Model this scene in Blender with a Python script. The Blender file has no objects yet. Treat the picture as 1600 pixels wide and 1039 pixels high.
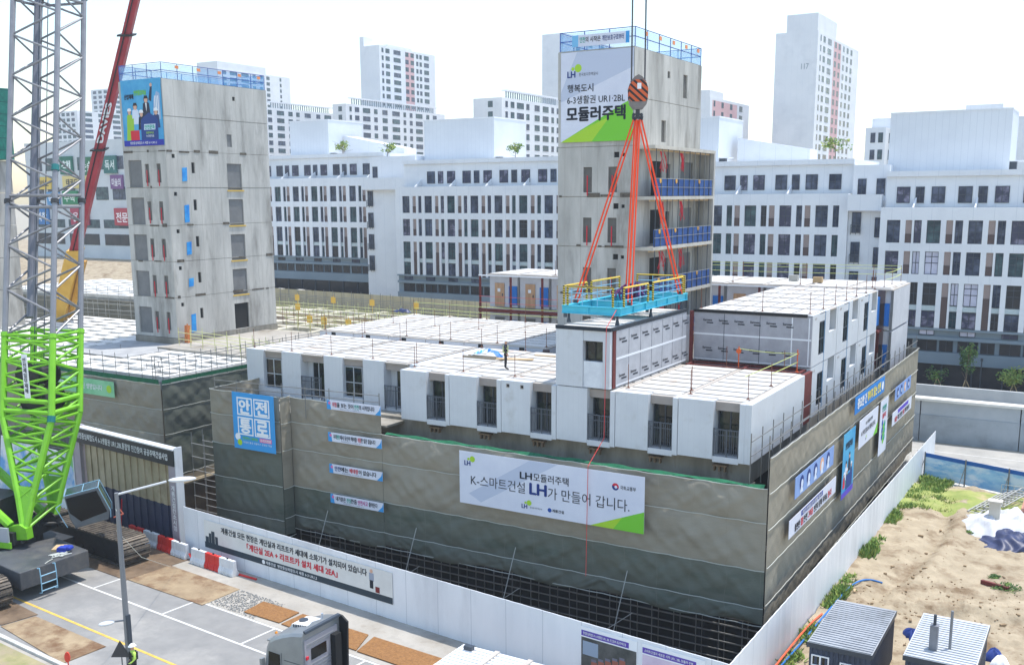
import bpy, math, random
from mathutils import Vector, Matrix
random.seed(7)
SC = bpy.context.scene
COL = SC.collection
R = math.radians

# ---------------------------------------------------------------- camera, sky, sun, exposure
cam = bpy.data.cameras.new("camera")
cam.sensor_width = 36.0
cam.lens = 35.73
cam.shift_y = 0.0503
cam.clip_start = 0.5
cam.clip_end = 6000
camo = bpy.data.objects.new("camera", cam)
COL.objects.link(camo)
_p, _r, _y = R(10.45), R(-0.32), R(30.8)
_right = Vector((math.cos(_y), math.sin(_y), 0))
_fh = Vector((-math.sin(_y), math.cos(_y), 0))
_fwd = _fh * math.cos(_p) - Vector((0, 0, math.sin(_p)))
_dn = -(Vector((0, 0, math.cos(_p))) + _fh * math.sin(_p))
_cr, _sr = math.cos(_r), math.sin(_r)
_ri = _right * _cr - _dn * _sr
_d2 = _right * _sr + _dn * _cr
m = Matrix((_ri, -_d2, -_fwd)).transposed().to_4x4()
m.translation = Vector((0, 0, 21.5))
camo.matrix_world = m
SC.camera = camo

SUN = Vector((0.15, 0.23, 1.0)).normalized()      # direction towards the sun
el = math.asin(SUN.z)
az = math.atan2(SUN.x, SUN.y)
w = bpy.data.worlds.new("World")
SC.world = w
w.use_nodes = True
nt = w.node_tree
bg = nt.nodes["Background"]
sky = nt.nodes.new("ShaderNodeTexSky")
sky.sky_type = 'NISHITA'
sky.sun_disc = False
sky.sun_elevation = el
sky.sun_rotation = az
sky.altitude = 0
sky.air_density = 1.4
sky.dust_density = 0.9
sky.ozone_density = 1.0
nt.links.new(sky.outputs[0], bg.inputs[0])
bg.inputs[1].default_value = 0.14
sl = bpy.data.lights.new("sun", 'SUN')
sl.energy = 2.5
sl.angle = R(0.5)
sl.color = (1.0, 0.96, 0.9)
so = bpy.data.objects.new("sun", sl)
COL.objects.link(so)
so.rotation_euler = SUN.to_track_quat('Z', 'Y').to_euler()
so.location = (60, 100, 150)
SC.view_settings.view_transform = 'Standard'
SC.view_settings.look = 'None'
SC.view_settings.exposure = 1.03
SC.view_settings.gamma = 1.0
SC.cycles.max_bounces = 6
SC.cycles.diffuse_bounces = 3
SC.cycles.transparent_max_bounces = 12

# ---------------------------------------------------------------- materials
def lin(c):
    c = c / 255.0
    return c / 12.92 if c <= 0.04045 else ((c + 0.055) / 1.055) ** 2.4

def rgb(r, g, b):
    return (lin(r), lin(g), lin(b), 1.0)

MATS = {}

def mat(name, c1, c2=None, scale=1.0, rough=0.8, metal=0.0, stretch=(1, 1, 1), bump=0.0, bscale=20.0,
        contrast=(0.35, 0.65), detail=6.0, spec=0.4, alpha=1.0, trans=0.0, c3=None, s3=0.3, k3=(0.5, 0.7), wave=None):
    """procedural principled surface: two-tone noise, an optional third patchy tone, bump"""
    if name in MATS:
        return MATS[name]
    mt = bpy.data.materials.new(name)
    mt.use_nodes = True
    n = mt.node_tree.nodes
    l = mt.node_tree.links
    p = n["Principled BSDF"]
    p.inputs["Roughness"].default_value = rough
    p.inputs["Metallic"].default_value = metal
    p.inputs["Specular IOR Level"].default_value = spec
    p.inputs["Base Color"].default_value = c1
    if alpha < 1:
        p.inputs["Alpha"].default_value = alpha
    if trans:
        p.inputs["Transmission Weight"].default_value = trans
    g = n.new("ShaderNodeNewGeometry")
    mp = n.new("ShaderNodeMapping")
    mp.inputs["Scale"].default_value = stretch
    l.new(g.outputs["Position"], mp.inputs["Vector"])
    col = None
    if c2 is not None:
        t = n.new("ShaderNodeTexNoise")
        t.inputs["Scale"].default_value = scale
        t.inputs["Detail"].default_value = detail
        t.inputs["Roughness"].default_value = 0.62
        l.new(mp.outputs[0], t.inputs["Vector"])
        r = n.new("ShaderNodeValToRGB")
        r.color_ramp.elements[0].position = contrast[0]
        r.color_ramp.elements[1].position = contrast[1]
        r.color_ramp.elements[0].color = c1
        r.color_ramp.elements[1].color = c2
        l.new(t.outputs["Fac"], r.inputs["Fac"])
        col = r.outputs["Color"]
    if c3 is not None:
        t3 = n.new("ShaderNodeTexNoise")
        t3.inputs["Scale"].default_value = s3
        t3.inputs["Detail"].default_value = 7
        t3.inputs["Roughness"].default_value = 0.65
        l.new(mp.outputs[0], t3.inputs["Vector"])
        r3 = n.new("ShaderNodeValToRGB")
        r3.color_ramp.elements[0].position = k3[0]
        r3.color_ramp.elements[1].position = k3[1]
        r3.color_ramp.elements[0].color = (0, 0, 0, 1)
        r3.color_ramp.elements[1].color = (1, 1, 1, 1)
        l.new(t3.outputs["Fac"], r3.inputs["Fac"])
        mx = n.new("ShaderNodeMix")
        mx.data_type = 'RGBA'
        l.new(r3.outputs["Color"], mx.inputs[0])
        if col is not None:
            l.new(col, mx.inputs[6])
        else:
            mx.inputs[6].default_value = c1
        mx.inputs[7].default_value = c3
        col = mx.outputs[2]
    if wave is not None:                       # (axis vector, spacing m, line colour, line width fraction)
        ax, sp, lc, lw = wave
        dt = n.new("ShaderNodeVectorMath")
        dt.operation = 'DOT_PRODUCT'
        dt.inputs[1].default_value = ax
        l.new(g.outputs["Position"], dt.inputs[0])
        dv = n.new("ShaderNodeMath")
        dv.operation = 'DIVIDE'
        dv.inputs[1].default_value = sp
        l.new(dt.outputs["Value"], dv.inputs[0])
        fr = n.new("ShaderNodeMath")
        fr.operation = 'FRACT'
        l.new(dv.outputs[0], fr.inputs[0])
        lt = n.new("ShaderNodeMath")
        lt.operation = 'LESS_THAN'
        lt.inputs[1].default_value = lw
        l.new(fr.outputs[0], lt.inputs[0])
        mx = n.new("ShaderNodeMix")
        mx.data_type = 'RGBA'
        l.new(lt.outputs[0], mx.inputs[0])
        if col is not None:
            l.new(col, mx.inputs[6])
        else:
            mx.inputs[6].default_value = c1
        mx.inputs[7].default_value = lc
        col = mx.outputs[2]
    if col is not None:
        l.new(col, p.inputs["Base Color"])
    if bump:
        tb = n.new("ShaderNodeTexNoise")
        tb.inputs["Scale"].default_value = bscale
        tb.inputs["Detail"].default_value = 5
        l.new(mp.outputs[0], tb.inputs["Vector"])
        bp = n.new("ShaderNodeBump")
        bp.inputs["Strength"].default_value = bump
        bp.inputs["Distance"].default_value = 0.05
        l.new(tb.outputs["Fac"], bp.inputs["Height"])
        l.new(bp.outputs[0], p.inputs["Normal"])
    MATS[name] = mt
    return mt

def plain(name, r, g, b, rough=0.7, metal=0.0, **k):
    return mat(name, rgb(r, g, b), rough=rough, metal=metal, **k)

# ---------------------------------------------------------------- mesh helpers
class MB:
    def __init__(self):
        self.v = []; self.f = []; self.mi = []; self.cur = 0
    def quad(self, a, b, c, d):
        i = len(self.v); self.v += [tuple(a), tuple(b), tuple(c), tuple(d)]
        self.f.append((i, i+1, i+2, i+3)); self.mi.append(self.cur); return self
    def poly(self, pts):
        i = len(self.v); self.v += [tuple(p) for p in pts]
        self.f.append(tuple(range(i, i+len(pts)))); self.mi.append(self.cur); return self
    def box(self, x0, y0, z0, x1, y1, z1):
        i = len(self.v)
        self.v += [(x0,y0,z0),(x1,y0,z0),(x1,y1,z0),(x0,y1,z0),(x0,y0,z1),(x1,y0,z1),(x1,y1,z1),(x0,y1,z1)]
        for q in ((0,3,2,1),(4,5,6,7),(0,1,5,4),(1,2,6,5),(2,3,7,6),(3,0,4,7)):
            self.f.append(tuple(i+k for k in q)); self.mi.append(self.cur)
        return self
    def obox(self, o, ex, ey, ez):
        """box from corner o with edge vectors"""
        o, ex, ey, ez = map(Vector, (o, ex, ey, ez))
        i = len(self.v)
        P = [o, o+ex, o+ex+ey, o+ey, o+ez, o+ex+ez, o+ex+ey+ez, o+ey+ez]
        self.v += [tuple(p) for p in P]
        for q in ((0,3,2,1),(4,5,6,7),(0,1,5,4),(1,2,6,5),(2,3,7,6),(3,0,4,7)):
            self.f.append(tuple(i+k for k in q)); self.mi.append(self.cur)
        return self
    def tube(self, p, q, r, n=6, r2=None, caps=True):
        p, q = Vector(p), Vector(q)
        d = q - p
        if d.length < 1e-6: return self
        d.normalize()
        u = d.orthogonal().normalized() if abs(d.z) > 0.99 else d.cross(Vector((0,0,1))).normalized()
        w_ = d.cross(u)
        r2 = r if r2 is None else r2
        i = len(self.v)
        for (c, rr) in ((p, r), (q, r2)):
            for k in range(n):
                a = 2*math.pi*(k+0.5)/n
                self.v.append(tuple(c + u*(rr*math.cos(a)) + w_*(rr*math.sin(a))))
        for k in range(n):
            k2 = (k+1) % n
            self.f.append((i+k, i+k2, i+n+k2, i+n+k)); self.mi.append(self.cur)
        if caps:
            self.f.append(tuple(i+n-1-k for k in range(n))); self.mi.append(self.cur)
            self.f.append(tuple(i+n+k for k in range(n))); self.mi.append(self.cur)
        return self
    def path(self, pts, r, n=6):
        for a, b in zip(pts[:-1], pts[1:]): self.tube(a, b, r, n)
        return self
    def prism(self, poly, o, ex, ey, ez):
        """extrude a 2-d polygon given in the (ex,ey) frame at o by vector ez"""
        o, ex, ey, ez = map(Vector, (o, ex, ey, ez))
        b = [o + ex*x + ey*y for x, y in poly]
        t = [p + ez for p in b]
        n = len(b); i = len(self.v)
        self.v += [tuple(p) for p in b + t]
        self.f.append(tuple(i+k for k in reversed(range(n)))); self.mi.append(self.cur)
        self.f.append(tuple(i+n+k for k in range(n))); self.mi.append(self.cur)
        for k in range(n):
            k2 = (k+1) % n
            self.f.append((i+k, i+k2, i+n+k2, i+n+k)); self.mi.append(self.cur)
        return self
    def disc(self, c, ex, ey, r, n=14):
        c, ex, ey = map(Vector, (c, ex, ey))
        return self.poly([c + ex*(r*math.cos(2*math.pi*k/n)) + ey*(r*math.sin(2*math.pi*k/n)) for k in range(n)])
    def grid(self, fn, nu, nv):
        i = len(self.v)
        for b in range(nv+1):
            for a in range(nu+1):
                self.v.append(tuple(fn(a/nu, b/nv)))
        for b in range(nv):
            for a in range(nu):
                k = i + b*(nu+1) + a
                self.f.append((k, k+1, k+nu+2, k+nu+1)); self.mi.append(self.cur)
        return self
    def build(self, name, mats, parent=None, loc=None, smooth=False):
        org = ORG.get(parent.name, Vector((0,0,0))) if parent is not None else Vector(loc if loc is not None else (0,0,0))
        me = bpy.data.meshes.new(name)
        me.from_pydata([(x-org.x, y-org.y, z-org.z) for x, y, z in self.v], [], self.f)
        if not isinstance(mats, (list, tuple)): mats = [mats]
        for mm in mats: me.materials.append(mm)
        if len(mats) > 1: me.polygons.foreach_set("material_index", self.mi)
        if smooth: me.polygons.foreach_set("use_smooth", [True]*len(me.polygons))
        me.update()
        o = bpy.data.objects.new(name, me)
        COL.objects.link(o)
        if parent is not None:
            o.parent = parent; KIDS.setdefault(parent.name, []).append(o)
        else: o.location = org
        ORG[o.name] = org
        return o

ORG = {}

def tag(o, label=None, cat=None, group=None, kind=None):
    if label: o['label'] = label
    if cat: o['category'] = cat
    if group: o['group'] = group
    if kind: o['kind'] = kind
    return o

def thing(name, label, cat, loc, group=None):
    o = bpy.data.objects.new(name, None)
    o.empty_display_size = 0.3
    COL.objects.link(o)
    o.location = loc
    ORG[o.name] = Vector(loc)
    return tag(o, label, cat, group)

def single(mb, name, mats, label, cat, loc, group=None, smooth=False):
    return tag(mb.build(name, mats, None, loc, smooth), label, cat, group)

KIDS = {}

def copy_tree(o, loc=None, parent=None, label=None, rotz=None):
    c = o.copy()
    COL.objects.link(c)
    if parent is not None:
        c.parent = parent; KIDS.setdefault(parent.name, []).append(c)
    if loc is not None: c.location = loc
    if rotz is not None: c.rotation_euler = (0, 0, rotz)
    if label: c['label'] = label
    for ch in list(KIDS.get(o.name, ())): copy_tree(ch, None, c)
    return c

# ---------------------------------------------------------------- lettering
def text(parent, s, o, ex, up, w_, h_, mt, bold=0.0, name="lettering", off=0.012, loc=None, keep=False):
    """letters fitted in a box w_ x h_ whose lower left corner is o, ex along the line, up upward"""
    cu = bpy.data.curves.new("t", 'FONT')
    cu.body = s
    cu.size = 1.0
    cu.resolution_u = 2
    to = bpy.data.objects.new("t", cu)
    me = bpy.data.meshes.new_from_object(to)
    bpy.data.objects.remove(to); bpy.data.curves.remove(cu)
    xs = [v.co.x for v in me.vertices]; ys = [v.co.y for v in me.vertices]
    x0, x1, y0, y1 = min(xs), max(xs), min(ys), max(ys)
    sx, sy = w_/(x1-x0), h_/(y1-y0)
    if keep: sx = sy = min(sx, sy)
    o, ex, up = Vector(o), Vector(ex).normalized(), Vector(up).normalized()
    nrm = ex.cross(up)
    org = ORG.get(parent.name, Vector((0,0,0)))
    base = [((v.co.x-x0), (v.co.y-y0)) for v in me.vertices]
    polys = [tuple(p.vertices) for p in me.polygons]
    bpy.data.meshes.remove(me)
    shifts = [(0,0)] if not bold else [(0,0),(bold,0),(-bold,0),(0,bold*0.7),(0,-bold*0.7)]
    V = []; F = []
    for k, (dx, dy) in enumerate(shifts):
        n0 = len(V)
        V += [tuple(o + ex*((x+dx)*sx) + up*((y+dy)*sy) + nrm*(off+0.0015*k) - org) for x, y in base]
        F += [tuple(i+n0 for i in p) for p in polys]
    me = bpy.data.meshes.new(name); me.from_pydata(V, [], F)
    me.materials.clear(); me.materials.append(mt)
    me.name = name
    ob = bpy.data.objects.new(name, me)
    COL.objects.link(ob)
    ob.parent = parent
    KIDS.setdefault(parent.name, []).append(ob)
    ORG[ob.name] = org
    return ob

# ---------------------------------------------------------------- shared materials
M_white = mat("white_panel", rgb(198,201,205), rgb(208,211,214), 0.6, 0.55, contrast=(0.3,0.7), c3=rgb(184,184,182), s3=0.8, k3=(0.56,0.78), wave=((1,1,0), 0.31, rgb(196,199,203), 0.05))
M_roof = mat("roof_board", rgb(180,177,172), rgb(196,193,188), 0.7, 0.85, contrast=(0.3,0.6), c3=rgb(168,140,116), s3=0.5, k3=(0.6,0.72))
M_roofgap = mat("roof_joint", rgb(170,162,153), rgb(188,180,170), 0.6, 0.9)
M_taupe = mat("taupe_board", rgb(150,140,132), rgb(162,153,146), 0.8, 0.8)
M_frame = plain("dark_frame", 58,66,76, 0.45)
M_rail = plain("rail_grey", 82,88,96, 0.5)
M_pane = mat("window_pane", rgb(20,25,28), rgb(60,70,52), 0.9, 0.08, contrast=(0.45,0.72), spec=0.5)  # green blotches stand in for surroundings mirrored in the glass
M_alu = plain("aluminium_frame", 176,182,190, 0.4, 0.3)
M_conc = mat("cast_concrete", rgb(156,154,148), rgb(202,199,192), 0.6, 0.9, stretch=(1,1,0.22), contrast=(0.28,0.72),
             bump=0.25, bscale=9, c3=rgb(112,108,101), s3=0.5, k3=(0.5,0.72), wave=((1,1,0), 1.22, rgb(160,155,146), 0.025))
M_concd = mat("weathered_concrete", rgb(124,119,109), rgb(164,158,146), 0.7, 0.92, stretch=(1,1,0.25), c3=rgb(84,70,56), s3=0.7, k3=(0.58,0.72))
M_dark = mat("dark_interior", rgb(30,30,31), rgb(48,47,46), 0.5, 0.95)  # near-black in place of the shade inside voids and holes
M_greyboard = mat("opening_infill", rgb(112,112,112), rgb(124,124,123), 1.2, 0.9)  # own grey of the boards, also on doors and joints
M_net = mat("dust_net", rgb(142,136,122), rgb(156,149,134), 0.7, 0.95, stretch=(0.5,0.5,2.0), contrast=(0.2,0.8), spec=0.1,
            c3=rgb(128,122,109), s3=0.35, k3=(0.5,0.72), bump=0.3, bscale=14, wave=((1,1,0), 1.8, rgb(146,139,124), 0.02))
M_netg = mat("dust_net_double", rgb(94,98,88), rgb(108,110,100), 0.7, 0.95, stretch=(0.5,0.5,2.0), contrast=(0.2,0.8), spec=0.1,
             c3=rgb(82,90,80), s3=0.4, k3=(0.5,0.7), bump=0.3, bscale=14, wave=((1,1,0), 1.8, rgb(106,108,98), 0.02))
M_netgreen = mat("green_net", rgb(18,84,56), rgb(28,106,72), 2.5, 0.85)
M_pipe = plain("scaffold_pipe", 128,128,126, 0.45, 0.6)
M_pipel = plain("pale_pipe", 168,168,164, 0.5, 0.4)
M_rope = plain("pale_rope", 186,188,180, 0.8)
M_rust = plain("rusty_post", 120,76,56, 0.85)
M_redsteel = mat("red_oxide_steel", rgb(92,34,32), rgb(112,46,42), 2.0, 0.7)
M_asph = mat("asphalt", rgb(124,123,121), rgb(144,142,138), 0.9, 0.93, contrast=(0.25,0.75), bump=0.25, bscale=30,
             c3=rgb(164,160,153), s3=0.16, k3=(0.48,0.68))
M_pave = mat("pavement_concrete", rgb(152,147,138), rgb(178,172,162), 0.8, 0.93, bump=0.25, bscale=18, c3=rgb(130,122,110), s3=0.4, k3=(0.5,0.7))
M_linew = mat("white_paint", rgb(212,211,206), rgb(186,184,178), 3.0, 0.8, contrast=(0.4,0.75))
M_liney = mat("yellow_paint", rgb(214,178,84), rgb(190,152,72), 3.0, 0.8, contrast=(0.4,0.75))
M_plate = mat("rusty_plate", rgb(136,116,90), rgb(164,144,114), 0.7, 0.7, c3=rgb(110,80,54), s3=0.5, k3=(0.46,0.62), bump=0.2, bscale=12)
M_plated = mat("brown_plate", rgb(98,80,62), rgb(124,104,82), 0.8, 0.8, c3=rgb(72,58,46), s3=0.6, k3=(0.45,0.7), bump=0.2, bscale=12)
M_mat = mat("coir_mat", rgb(126,88,52), rgb(152,110,66), 9.0, 0.95, bump=0.6, bscale=25)
M_hoard = mat("white_hoarding", rgb(220,223,227), rgb(230,232,235), 0.5, 0.45, stretch=(1,1,0.3), c3=rgb(200,202,206), s3=0.35, k3=(0.5,0.75), wave=((1,1,0), 1.9, rgb(186,190,196), 0.015))
M_black = plain("black_paint", 26,27,29, 0.6)
M_ink = plain("black_ink", 28,32,44, 0.75)
M_navy = plain("navy_ink", 24,52,122, 0.75)
M_bluei = plain("blue_ink", 36,78,160, 0.75)
M_redi = plain("red_ink", 206,42,58, 0.75)
M_teal = plain("teal_ink", 30,160,140, 0.75)
M_whitei = plain("white_ink", 232,234,236, 0.75)
M_banner = mat("banner_cloth", rgb(206,210,224), rgb(218,221,232), 0.5, 0.7)
M_lime = plain("lime_print", 116,196,50, 0.7)
M_limey = plain("yellow_lime_print", 164,206,46, 0.7)
M_sky = plain("sky_blue_print", 56,150,214, 0.7)
M_skyl = plain("pale_blue_print", 120,184,224, 0.7)
M_soil = mat("sandy_soil", rgb(144,130,107), rgb(178,163,138), 0.9, 0.97, contrast=(0.25,0.75), bump=1.0, bscale=5,
             c3=rgb(116,96,72), s3=0.6, k3=(0.5,0.68))
M_grass = mat("grass_ground", rgb(122,138,70), rgb(156,160,92), 0.9, 0.97, c3=rgb(180,162,126), s3=0.35, k3=(0.52,0.64))
M_leaf = mat("leaf_green", rgb(82,112,50), rgb(122,150,72), 1.5, 0.8)
M_leafd = mat("leaf_dark", rgb(58,88,48), rgb(90,120,66), 1.5, 0.8)
M_leafy = mat("leaf_yellow", rgb(122,140,60), rgb(158,166,84), 1.5, 0.8)
M_trunk = mat("bark", rgb(92,78,64), rgb(122,106,88), 3, 0.95)

U = Vector((0.9961, -0.088, 0))           # along the street
N = Vector((0.088, 0.9961, 0))            # towards the site
SO = Vector((-26.0, 38.85, 0))
def st(t, s, z=0.0):
    p = SO + U*t + N*s
    return (p.x, p.y, z)
Z = Vector((0, 0, 1))

# ---------------------------------------------------------------- ground, street, lot
def sheet(name, pts, m_, z):
    o = MB().poly([(x, y, z) for x, y in pts]).build(name, m_)
    return tag(o, kind='structure')
M_ground = mat("ground_soil", rgb(150,140,120), rgb(170,160,140), 0.2, 0.97)
mb = MB(); OO = [(-4000,-3000),(4000,-3000),(4000,5000),(-4000,5000)]; II = [(-60,42.5),(-12.3,37.95),(-11.75,87.5),(-60,87.5)]
for k in range(4):
    a, b = OO[k], OO[(k+1)%4]; c, d = II[(k+1)%4], II[k]
    mb.quad((*a,-0.06),(*b,-0.06),(*c,-0.06),(*d,-0.06))
tag(mb.build("ground", M_ground), kind='structure')
mb = MB().poly([(x,y,-3.4) for x, y in II])
for k in range(4):
    a, b = II[k], II[(k+1)%4]; mb.quad((*a,-3.4),(*b,-3.4),(*b,-0.06),(*a,-0.06))
tag(mb.build("pit_floor", mat("dark_mud", rgb(84,74,62), rgb(108,96,80), 0.8, 0.95)), kind='structure')
q = [st(-70,-12.7), st(45,-12.7), st(45,-4.05), st(-70,-4.05)]
sheet("street", [(a[0],a[1]) for a in q], M_asph, 0.0)
q = [st(-70,-4.05), st(13.6,-4.05), st(13.6,0.25), st(-70,0.25)]
sheet("pavement", [(a[0],a[1]) for a in q], M_pave, 0.004)
q = [st(-70,-30), st(45,-30), st(45,-12.7), st(-70,-12.7)]
sheet("lower_pavement", [(a[0],a[1]) for a in q], M_pave, 0.006)
q = [st(-70,-14.4), st(45,-14.4), st(45,-13.12), st(-70,-13.12)]
sheet("grass_strip", [(a[0],a[1]) for a in q], mat("dry_verge", rgb(128,128,84), rgb(158,148,110), 1.2, 0.97, c3=rgb(150,138,112), s3=0.8, k3=(0.45,0.6)), 0.012)
q = [st(-70,-24), st(45,-24), st(45,-14.7), st(-70,-14.7)]
sheet("side_road", [(a[0],a[1]) for a in q], M_asph, 0.012)
kb = MB()
for a in range(-60, 30, 2):
    p = Vector(st(a, -12.9)); kb.obox(p - Vector((0,0,0.02)), U*1.98, N*0.22, Z*0.16)
tag(kb.build("kerb", mat("kerb_stone", rgb(176,174,168), rgb(196,194,188), 2, 0.85)), kind='structure')
def stripe(mb, t0, t1, s0, s1, z=0.009):
    mb.quad(st(t0,s0,z), st(t1,s0,z), st(t1,s1,z), st(t0,s1,z))
mb = MB()
stripe(mb, -60, 40, -9.73, -9.58)
tag(mb.build("yellow_road_line", M_liney), kind='structure')
mb = MB()
stripe(mb, -60, 40, -6.47, -6.34); stripe(mb, -60, 40, -4.22, -4.09)
for t in (-34.1, -27.8, -21.5, -15.2, -8.9, -2.6):
    stripe(mb, t-0.06, t+0.06, -6.335, -4.225)
tag(mb.build("white_road_lines", M_linew), kind='structure')

# soil lot on the right with ruts
def rnd(x, y):
    return (math.sin(x*1.7+y*0.9)+math.sin(x*0.63-y*1.31+2.1)+math.sin(x*3.1+1.3)*0.5+math.sin(y*2.7+x*1.1)*0.5)/3
def lot_h(x, y):
    h = 0.10*rnd(x*0.8, y*0.8) + 0.05*rnd(x*2.3+4, y*2.1)
    h += 0.045*rnd(x*6.1+1, y*5.7)*(2.6 if 51 < y < 58.5 and x > -9.5 else 1.2)
    xc = -9.6 + 0.045*(y-50) + 0.5*math.sin(y*0.22)          # rut along the fence
    h -= 0.24*math.exp(-((x-xc)/0.45)**2) * (1 if y < 76 else 0)
    h += 0.22*math.exp(-((x-xc-1.0)/0.5)**2)
    if 50 < y < 60:
        yc = 55.0 + 0.25*(x+5)
        h += 0.28*math.exp(-((y-yc)/0.7)**2)*min(1, max(0, (x+9)/2)) * (1+0.6*rnd(x*3, y*3))
        h -= 0.25*math.exp(-((y-yc+1.1)/0.5)**2)*min(1, max(0, (x+9)/2))
    return max(h + 0.22, -0.03)
mb = MB().grid(lambda a, b: (-12.0+26*a, 34+45*b, lot_h(-12.0+26*a, 34+45*b)), 150, 260)
tag(mb.build("soil_lot", M_soil, smooth=True), kind='structure')
mb = MB().grid(lambda a, b: (-12.0+34*a, 71.5+6.6*b, lot_h(-12+34*a, 71.5+6.6*b)*0.6+0.22+0.14*rnd(a*40, b*9) - 0.35*max(0, 0.22-b)*4), 90, 26)
tag(mb.build("grass_verge", M_grass, smooth=True), kind='structure')
sheet("far_road", [(-60,86.2),(60,83.0),(60,92.4),(-60,94.0)], mat("pale_asphalt", rgb(150,148,143), rgb(168,165,158), 0.6, 0.93, c3=rgb(176,172,164), s3=0.2), 0.02)
sheet("far_footpath", [(-60,79.5),(60,77.0),(60,83.0),(-60,86.2)], mat("pale_paving", rgb(186,180,168), rgb(202,197,186), 1.5, 0.9), 0.03)
mb = MB(); mb.quad((-60,91.0,0.027),(60,89.4,0.027),(60,89.52,0.027),(-60,91.12,0.027)); mb.quad((-60,88.6,0.027),(60,86.4,0.027),(60,86.5,0.027),(-60,88.7,0.027))
tag(mb.build("far_road_lines", M_linew), kind='structure')
sheet("upper_footpath", [(-70,97.2),(80,97.2),(80,140),(-70,140)], mat("grey_paving", rgb(150,148,145), rgb(170,167,163), 1.2, 0.9), 3.5)
# far left rise of bare soil up to the shops
mb = MB()
mb.quad((-330,108,0),(-96,108,0),(-110,150,7.4),(-330,150,7.4)); mb.quad((-330,150,7.4),(-110,150,7.4),(-110,420,8.0),(-330,420,8.0))
tag(mb.build("soil_rise", M_soil), kind='structure')
mb = MB().quad((-200,118,1.84),(-112,118,1.84),(-114,122,2.53),(-200,122,2.53))
tag(mb.build("grass_strip", M_grass), kind='stuff')

# retaining wall of the sunken road on the right
t = thing("retaining_wall", "long grey concrete retaining wall with a pale coping beyond the blue fence", "wall", (-10, 94.2, 0))
mb = MB()
for k in range(16):
    x0 = -62+8*k; mb.box(x0, 94.15, -0.2, x0+7.93, 94.8, 2.35)
mb.build("lower_wall", mat("grey_wall_panel", rgb(150,158,164), rgb(166,173,178), 0.6, 0.85, c3=rgb(136,142,146), s3=0.4), t)
mb = MB()
for k in range(16):
    x0 = -62+8*k; mb.box(x0, 94.22, 2.35, x0+7.9, 94.8, 3.6)
mb.build("upper_wall", mat("grey_wall_smooth", rgb(164,171,176), rgb(178,184,188), 0.5, 0.85), t)
MB().box(-62, 94.0, 3.6, 66, 95.2, 3.82).build("coping", mat("pale_coping", rgb(212,210,202), rgb(222,220,212), 1, 0.8), t)
MB().box(-62, 96.8, 3.3, 66, 97.15, 4.55).build("parapet", mat("pale_parapet", rgb(176,180,182), rgb(190,193,194), 0.7, 0.85), t)
MB().box(-62, 95.2, 3.0, 66, 96.8, 3.45).build("ledge", M_pave, t)

# ---------------------------------------------------------------- white site hoarding
def hoarding(name, label, A, B, h0, h1, loc, step=0.45, mm=None, name_part="hoarding_sheet"):
    A, B = Vector((*A, 0)), Vector((*B, 0))
    t = thing(name, label, "fence", tuple(A))
    d = (B-A); L = d.length; d.normalize(); n = Vector((d.y, -d.x, 0))
    mb = MB(); k = int(L/step); prev = None
    for i in range(k+1):
        a = A + d*(L*i/k)
        off = n*(0.008 if i % 2 else -0.008)
        p = a + off
        h = h0+(h1-h0)*i/k
        if prev is not None:
            mb.quad(prev[0], p, p+Z*h, prev[0]+Z*prev[1])
            mb.quad(prev[0]-n*0.04+Z*prev[1], prev[0]+Z*prev[1], p+Z*h, p-n*0.04+Z*h)
            mb.quad(p-n*0.04, prev[0]-n*0.04, prev[0]-n*0.04+Z*prev[1], p-n*0.04+Z*h)
        prev = (p, h)
    mb.build(name_part, mm or M_hoard, t)
    mb = MB()
    for i in range(int(L/2)+1):
        p = A + d*min(L-0.1, 2.0*i) - n*0.16
        mb.tube(p, p+Z*(h0+(h1-h0)*i*2/L-0.1), 0.03, 5)
    mb.tube(A-n*0.12+Z*(h0-0.3), B-n*0.12+Z*(h1-0.3), 0.03, 5); mb.tube(A-n*0.12+Z*0.8, B-n*0.12+Z*0.8, 0.03, 5)
    mb.build("post_frame", M_pipe, t)
    return t, d, n
F_A, F_B = (-47.9, 41.0), (-12.2, 37.62)
fence, fd, fn = hoarding("site_hoarding", "long white sheet hoarding along the street with the banner on it", F_A, F_B, 3.0, 2.75, None)
fence2, fd2, fn2 = hoarding("site_hoarding", "white sheet hoarding running beside the sandy lot", F_B, (-11.6, 86.5), 2.72, 2.65, None)
mw = mat("mural_paint", rgb(206,212,216), rgb(92,150,200), 0.35, 0.7, contrast=(0.46,0.6), c3=rgb(110,180,110), s3=0.5, k3=(0.58,0.62))
fence3, _, _ = hoarding("site_hoarding", "white hoarding with a blue and green mural left of the gate", (-82, 45.2), (-60.4, 42.75), 4.2, 4.2, None, mm=mw)

# ---------------------------------------------------------------- banner helper
def banner(name, label, o, ex, w_, h_, m_, cat="banner", group=None, up=(0,0,1), sag=0.05, parent=None, th=0.02, nu=16, nv=6):
    """cloth banner: lower left corner o, ex along it. returns (thing, corner, ex, up)"""
    o, ex, up = Vector(o), Vector(ex).normalized(), Vector(up).normalized()
    n = ex.cross(up)
    t = thing(name, label, cat, tuple(o), group)
    mb = MB()
    fx = lambda a, b: o + ex*(w_*a) + up*(h_*b)
    mb.quad(fx(0,0), fx(1,0), fx(1,1), fx(0,1))
    mb.quad(fx(1,0)-n*th, fx(0,0)-n*th, fx(0,1)-n*th, fx(1,1)-n*th)
    for a, b in (((0,0),(1,0)),((1,0),(1,1)),((1,1),(0,1)),((0,1),(0,0))):
        mb.quad(fx(*b), fx(*a), fx(*a)-n*th, fx(*b)-n*th)
    mb.build("cloth", m_, t)
    return t, o, ex, up
def on(bn, x, y):
    t, o, ex, up = bn
    return o + ex*x + up*y
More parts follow.
